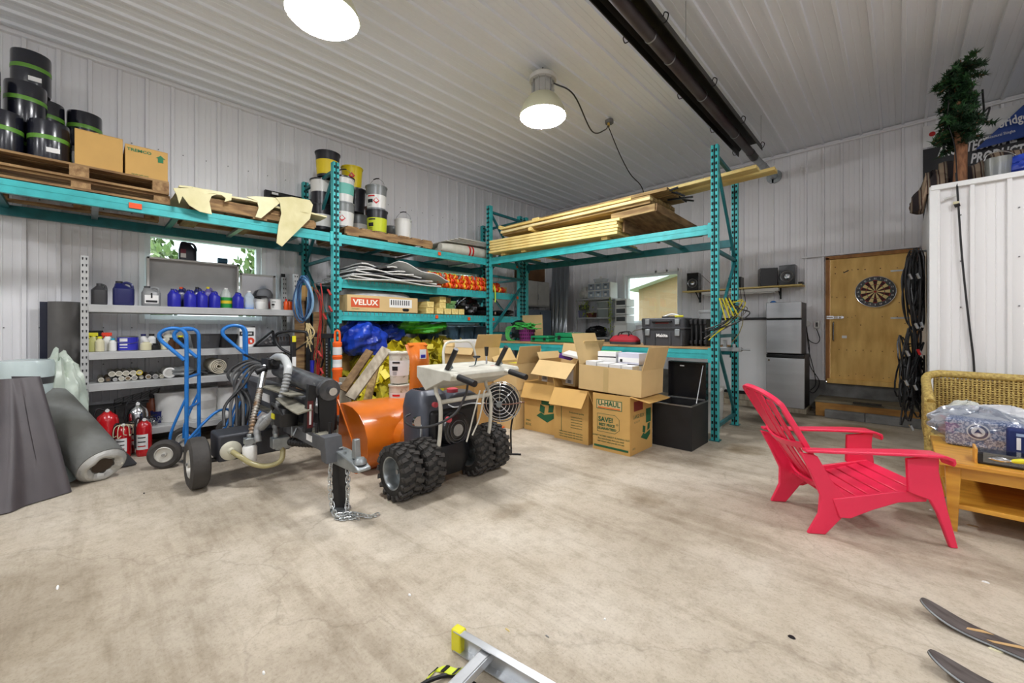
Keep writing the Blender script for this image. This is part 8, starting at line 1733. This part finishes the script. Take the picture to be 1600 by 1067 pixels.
# wrapped goods
film2 = glass_mat('wrap_film', (235, 238, 242), .16, .12)
t = thing('blanket_pack', 'grey blue patterned pack with a round crest, wrapped in clear film on the table', 'pack', (.40, 4.38, TH + .001), -.15)
MB().box((.02, 0, .1), (.36, .14, .2)).build('pack', mat('grey_blue_pattern', (110, 124, 156), .7, 0, rgb2=(196, 200, 214), scale=90, ramp=(.45, .5)), t, bevel=.02, seg=2)
MB().cyl((.0, -.071, .12), (.0, -.076, .12), .055, n=28).build('crest_disc', label_white, t); MB().cyl((.0, -.0755, .12), (.0, -.079, .12), .047, n=28).build('crest_blue', mat('crest_navy', (24, 44, 100), .5), t); MB().cyl((.0, -.0785, .12), (.0, -.0815, .12), .033, n=24).build('crest_inner', label_white, t); MB().prism([(-.02, -.012), (.0, .022), (.022, -.012), (.0, -.004)], lambda a, b, q: (a, -.081 - .002 * q, .12 + b)).build('crest_mark', MATS['crest_navy'], t, smooth=0)
f_ = crump((0, 0, .13), .26, .12, .14, 27); MB().grid(f_, 40, 24).build('film', film2, t, smooth=25)
t = thing('film_wrap', 'bulging heap of clear film with white folds behind the packs on the table', 'plastic', (.56, 4.5, TH + .001)); MB().grid(crump((0, 0, .12), .4, .09, .15, 29), 50, 26).build('film', mat('white_film', (222, 224, 228), .2, 0, bump=.7, bscale=14, alpha=.75), t, smooth=25)
t = thing('blue_packet', 'small bright blue packet at the left end of the table', 'packet', (.28, 4.46, TH + .001), .2); MB().box((0, 0, .055), (.05, .03, .11), (.1, .15, 0)).build('packet', mat('bright_blue', (30, 76, 210), .4), t, bevel=.003)
t = thing('jersey_pack', 'folded navy jersey with a white number 17 standing on the table', 'jersey', (.58, 4.14, TH + .001), -.1)
MB().box((0, 0, .1), (.17, .09, .2)).build('jersey', mat('navy_cloth', (22, 38, 92), .8), t, bevel=.015, seg=2); lettering('17', .1, label_white, t, (-.01, -.048, .105), R180, bold=.004); MB().box((-.0, -.0465, .165), (.09, .002, .018)).build('name_strip', mat('pale_strip', (150, 170, 200), .6), t, smooth=0)
t = thing('jersey_pack', 'folded navy jersey with a blue emblem right of the number 17', 'jersey', (.79, 4.14, TH + .001), -.1)
MB().box((0, 0, .1), (.17, .09, .2)).build('jersey', MATS['navy_cloth'], t, bevel=.015, seg=2); MB().cyl((-.03, -.046, .09), (-.03, -.05, .09), .04, n=20).build('emblem', mat('teal_blue', (30, 110, 170), .5), t); MB().box((-.03, -.0475, .02), (.1, .003, .012)).build('stripe', label_white, t, smooth=0)
t = thing('lure_box', 'black tray with a clear lid holding fishing lures at the front of the table', 'box', (.61, 3.93, TH + .001), -.02)
MB().box((0, 0, .035), (.54, .16, .07)).build('tray', MATS['gloss_black'], t, bevel=.006); MB().box((-.268, 0, .045), (.012, .16, .09)).build('end_panel', tw, t, smooth=0)
mb = MB(); mb.box((0, 0, .0745), (.5, .15, .003)); mb.box((0, -.083, .045), (.48, .003, .06)); mb.build('clear_lid', film2, t, smooth=0)
for k in range(5): MB().lathe([(.002, -.05), (.012, -.03), (.016, 0), (.008, .04), (.002, .05)], (-.17 + .08 * k, -.087 - .0, .045 + .008 * (k % 2)), (1, .0, .2 * (k % 2)), n=10).build('lure', [chrome, yc, mat('lure_green', (70, 150, 140), .3), galv, blue_pl][k], t)

# ---------------------------------------------------------------- foreground floor things
def ski(label, a, b, w=.1, tri=3):
    A_, B_ = onZ(*a), onZ(*b); d = (B_ - A_).normalized(); L = (B_ - A_).length; t = thing('ski', label, 'ski', tuple(A_), math.atan2(d.y, d.x), 'worn skis on the floor')
    def z(s_): return .006 + (.05 * ((.18 - s_) / .18) ** 2 if s_ < .18 else 0)
    def hw(s_): return w / 2 * (math.sqrt(max(0, 1 - ((.1 - s_) / .1) ** 2)) if s_ < .1 else 1 - .12 * math.sin(min(1, (s_ - .1) / L) * PI))
    n = 30; ss_ = [L * (i / n) ** 1.6 for i in range(n + 1)]
    MB().grid(lambda u, v: (ss_[int(round(u * n))], (v - .5) * 2 * max(.002, hw(ss_[int(round(u * n))])), z(ss_[int(round(u * n))]) + .012), n, 4, thick=.012).build('ski_body', mat('ski_grey', (92, 84, 82), .5, 0, rgb2=(60, 52, 48), scale=9, stretch=(1, 4, 1)), t)
    mb = MB(); 
    for sg in (-1, 1): mb.tube([(s_, sg * max(.002, hw(s_)), z(s_) + .006) for s_ in ss_], .0045, n=6)
    mb.build('steel_edges', galv, t)
    for k in range(tri):
        x = .1 + .1 * k; MB().prism([(x, -.03), (x + .02, -.03), (x + .11, .035), (x + .08, .035)], lambda p, q, h: (p, q, .0185 + .002 * h)).build('chevron', mat('ski_tan', (196, 160, 110), .6), t, smooth=0)
    return t
ski('worn grey ski with tan chevrons lying on the floor at the right, the farther one', (1440, 957), (1760, 1095), .1, 4)
ski('worn grey ski at the bottom right corner, the nearer one', (1452, 1043), (1700, 1150), .1, 2)
alu = mat('aluminium', (200, 203, 206), .3, .7, var=.12, scale=9)
L0, L1 = onZ(716, 1012), onZ(872, 1108); ld = (L1 - L0).normalized(); ln = Vector((ld.y, -ld.x, 0))
if (onZ(690, 1067) - L0).dot(ln) < 0: ln = -ln
t = thing('ladder', 'aluminium ladder lying on the floor at the bottom edge, yellow cap on its end', 'ladder', tuple(L0), math.atan2(ld.y, ld.x))
lyy = 1 if (Matrix.Rotation(-math.atan2(ld.y, ld.x), 3, 'Z') @ ln).y > 0 else -1
for k, y in enumerate((0, .36)):
    y *= lyy; x0 = .0 if k == 0 else .14
    mb = MB(); mb.box((x0 + .75, y, .045), (1.5, .004, .08)); mb.box((x0 + .75, y + lyy * .014 * (1 if k == 0 else -1), .083), (1.5, .032, .004)); mb.box((x0 + .75, y + lyy * .014 * (1 if k == 0 else -1), .007), (1.5, .032, .004)); mb.build('rail', alu, t, bevel=.001, seg=1)
for x in (.16, .46, .76): mb = MB(); mb.box((x, lyy * .18, .055), (.05, .36, .028)); mb.box((x, lyy * .18, .0705), (.04, .36, .004)); mb.build('rung', alu, t, bevel=.003)
MB().box((.01, lyy * .008, .045), (.05, .04, .088)).build('yellow_cap', yc, t, bevel=.006)
t = thing('strap', 'lime yellow and black webbing strap lying by the ladder at the bottom edge', 'strap', tuple(onZ(680, 1062)))
MB().grid(lambda u, v: onZ(630 + 85 * u, 1078 - 34 * u + 8 * math.sin(u * 8), .01 + .012 * math.sin(u * 9)) + Vector((.0, .03 * v, .004 * v)), 30, 2, thick=.003).build('webbing', mat('lime_webbing', (206, 220, 60), .6), t, world=True)
for k in range(5): MB().grid(lambda u, v: onZ(634 + 18 * k + 5 * u, 1076 - 7.4 * k - 2 * u + 8 * math.sin((k * 18 + 5 * u + 4) / 85 * 8), .014 + .012 * math.sin((k * 18 + 5 * u + 4) / 85 * 9)) + Vector((.0, .03 * v, .004 * v)), 3, 2, thick=.004).build('black_mark', black, t, world=True)
MB().tube(curve([onZ(640, 1085, .008), onZ(665, 1066, .02), onZ(700, 1055, .01), onZ(730, 1062, .008), onZ(748, 1074, .01)], 6), .008, n=6).build('buckle_cord', blackm, t, world=True)
for k, (px, py, w, d_, m_, nm, lb) in enumerate([(90, 918, .05, .012, label_white, 'paper_scrap', 'small white paper scrap on the left of the bare floor'), (793, 985, .03, .005, lumber_end, 'wood_sliver', 'thin wood sliver beside the ladder'), (945, 968, .012, .012, label_white, 'paper_scrap', 'tiny white speck in the middle foreground'), (1237, 996, .03, .02, blackm, 'dirt_clump', 'small dark clump on the floor toward the skis'), (1556, 1016, .045, .02, ivory, 'wood_chip', 'pale chip between the two skis'), (1540, 910, .03, .012, label_white, 'paper_scrap', 'white bit on the floor at the far right'), (855, 995, .02, .005, steel, 'nail', 'small nail on the floor right of the ladder'), (1520, 822, .06, .02, wood, 'dead_leaf', 'dry brown leaf beside the front table leg'), (412, 1052, .02, .01, label_white, 'paper_scrap', 'white crumb near the bottom edge'), (1455, 797, .02, .01, label_white, 'paper_scrap', 'white crumb between the chair and the table'), (618, 775, .012, .01, label_white, 'paper_scrap', 'white speck near the splitter jack foot'), (225, 771, .03, .01, blackm, 'dirt_clump', 'dark sliver on the floor near the fat grey roll'), (640, 930, .02, .012, label_white, 'paper_scrap', 'light speck left of the middle foreground')]):
    p = onZ(px, py); o = MB().loft([(p.x, p.y, .0005, w * .5, d_ * .5, 2), (p.x, p.y, .006, w * .35, d_ * .35, 2)], n=9).build(nm, m_, smooth=0); o.rotation_euler = (0, 0, 0); tag(o, lb, 'debris')
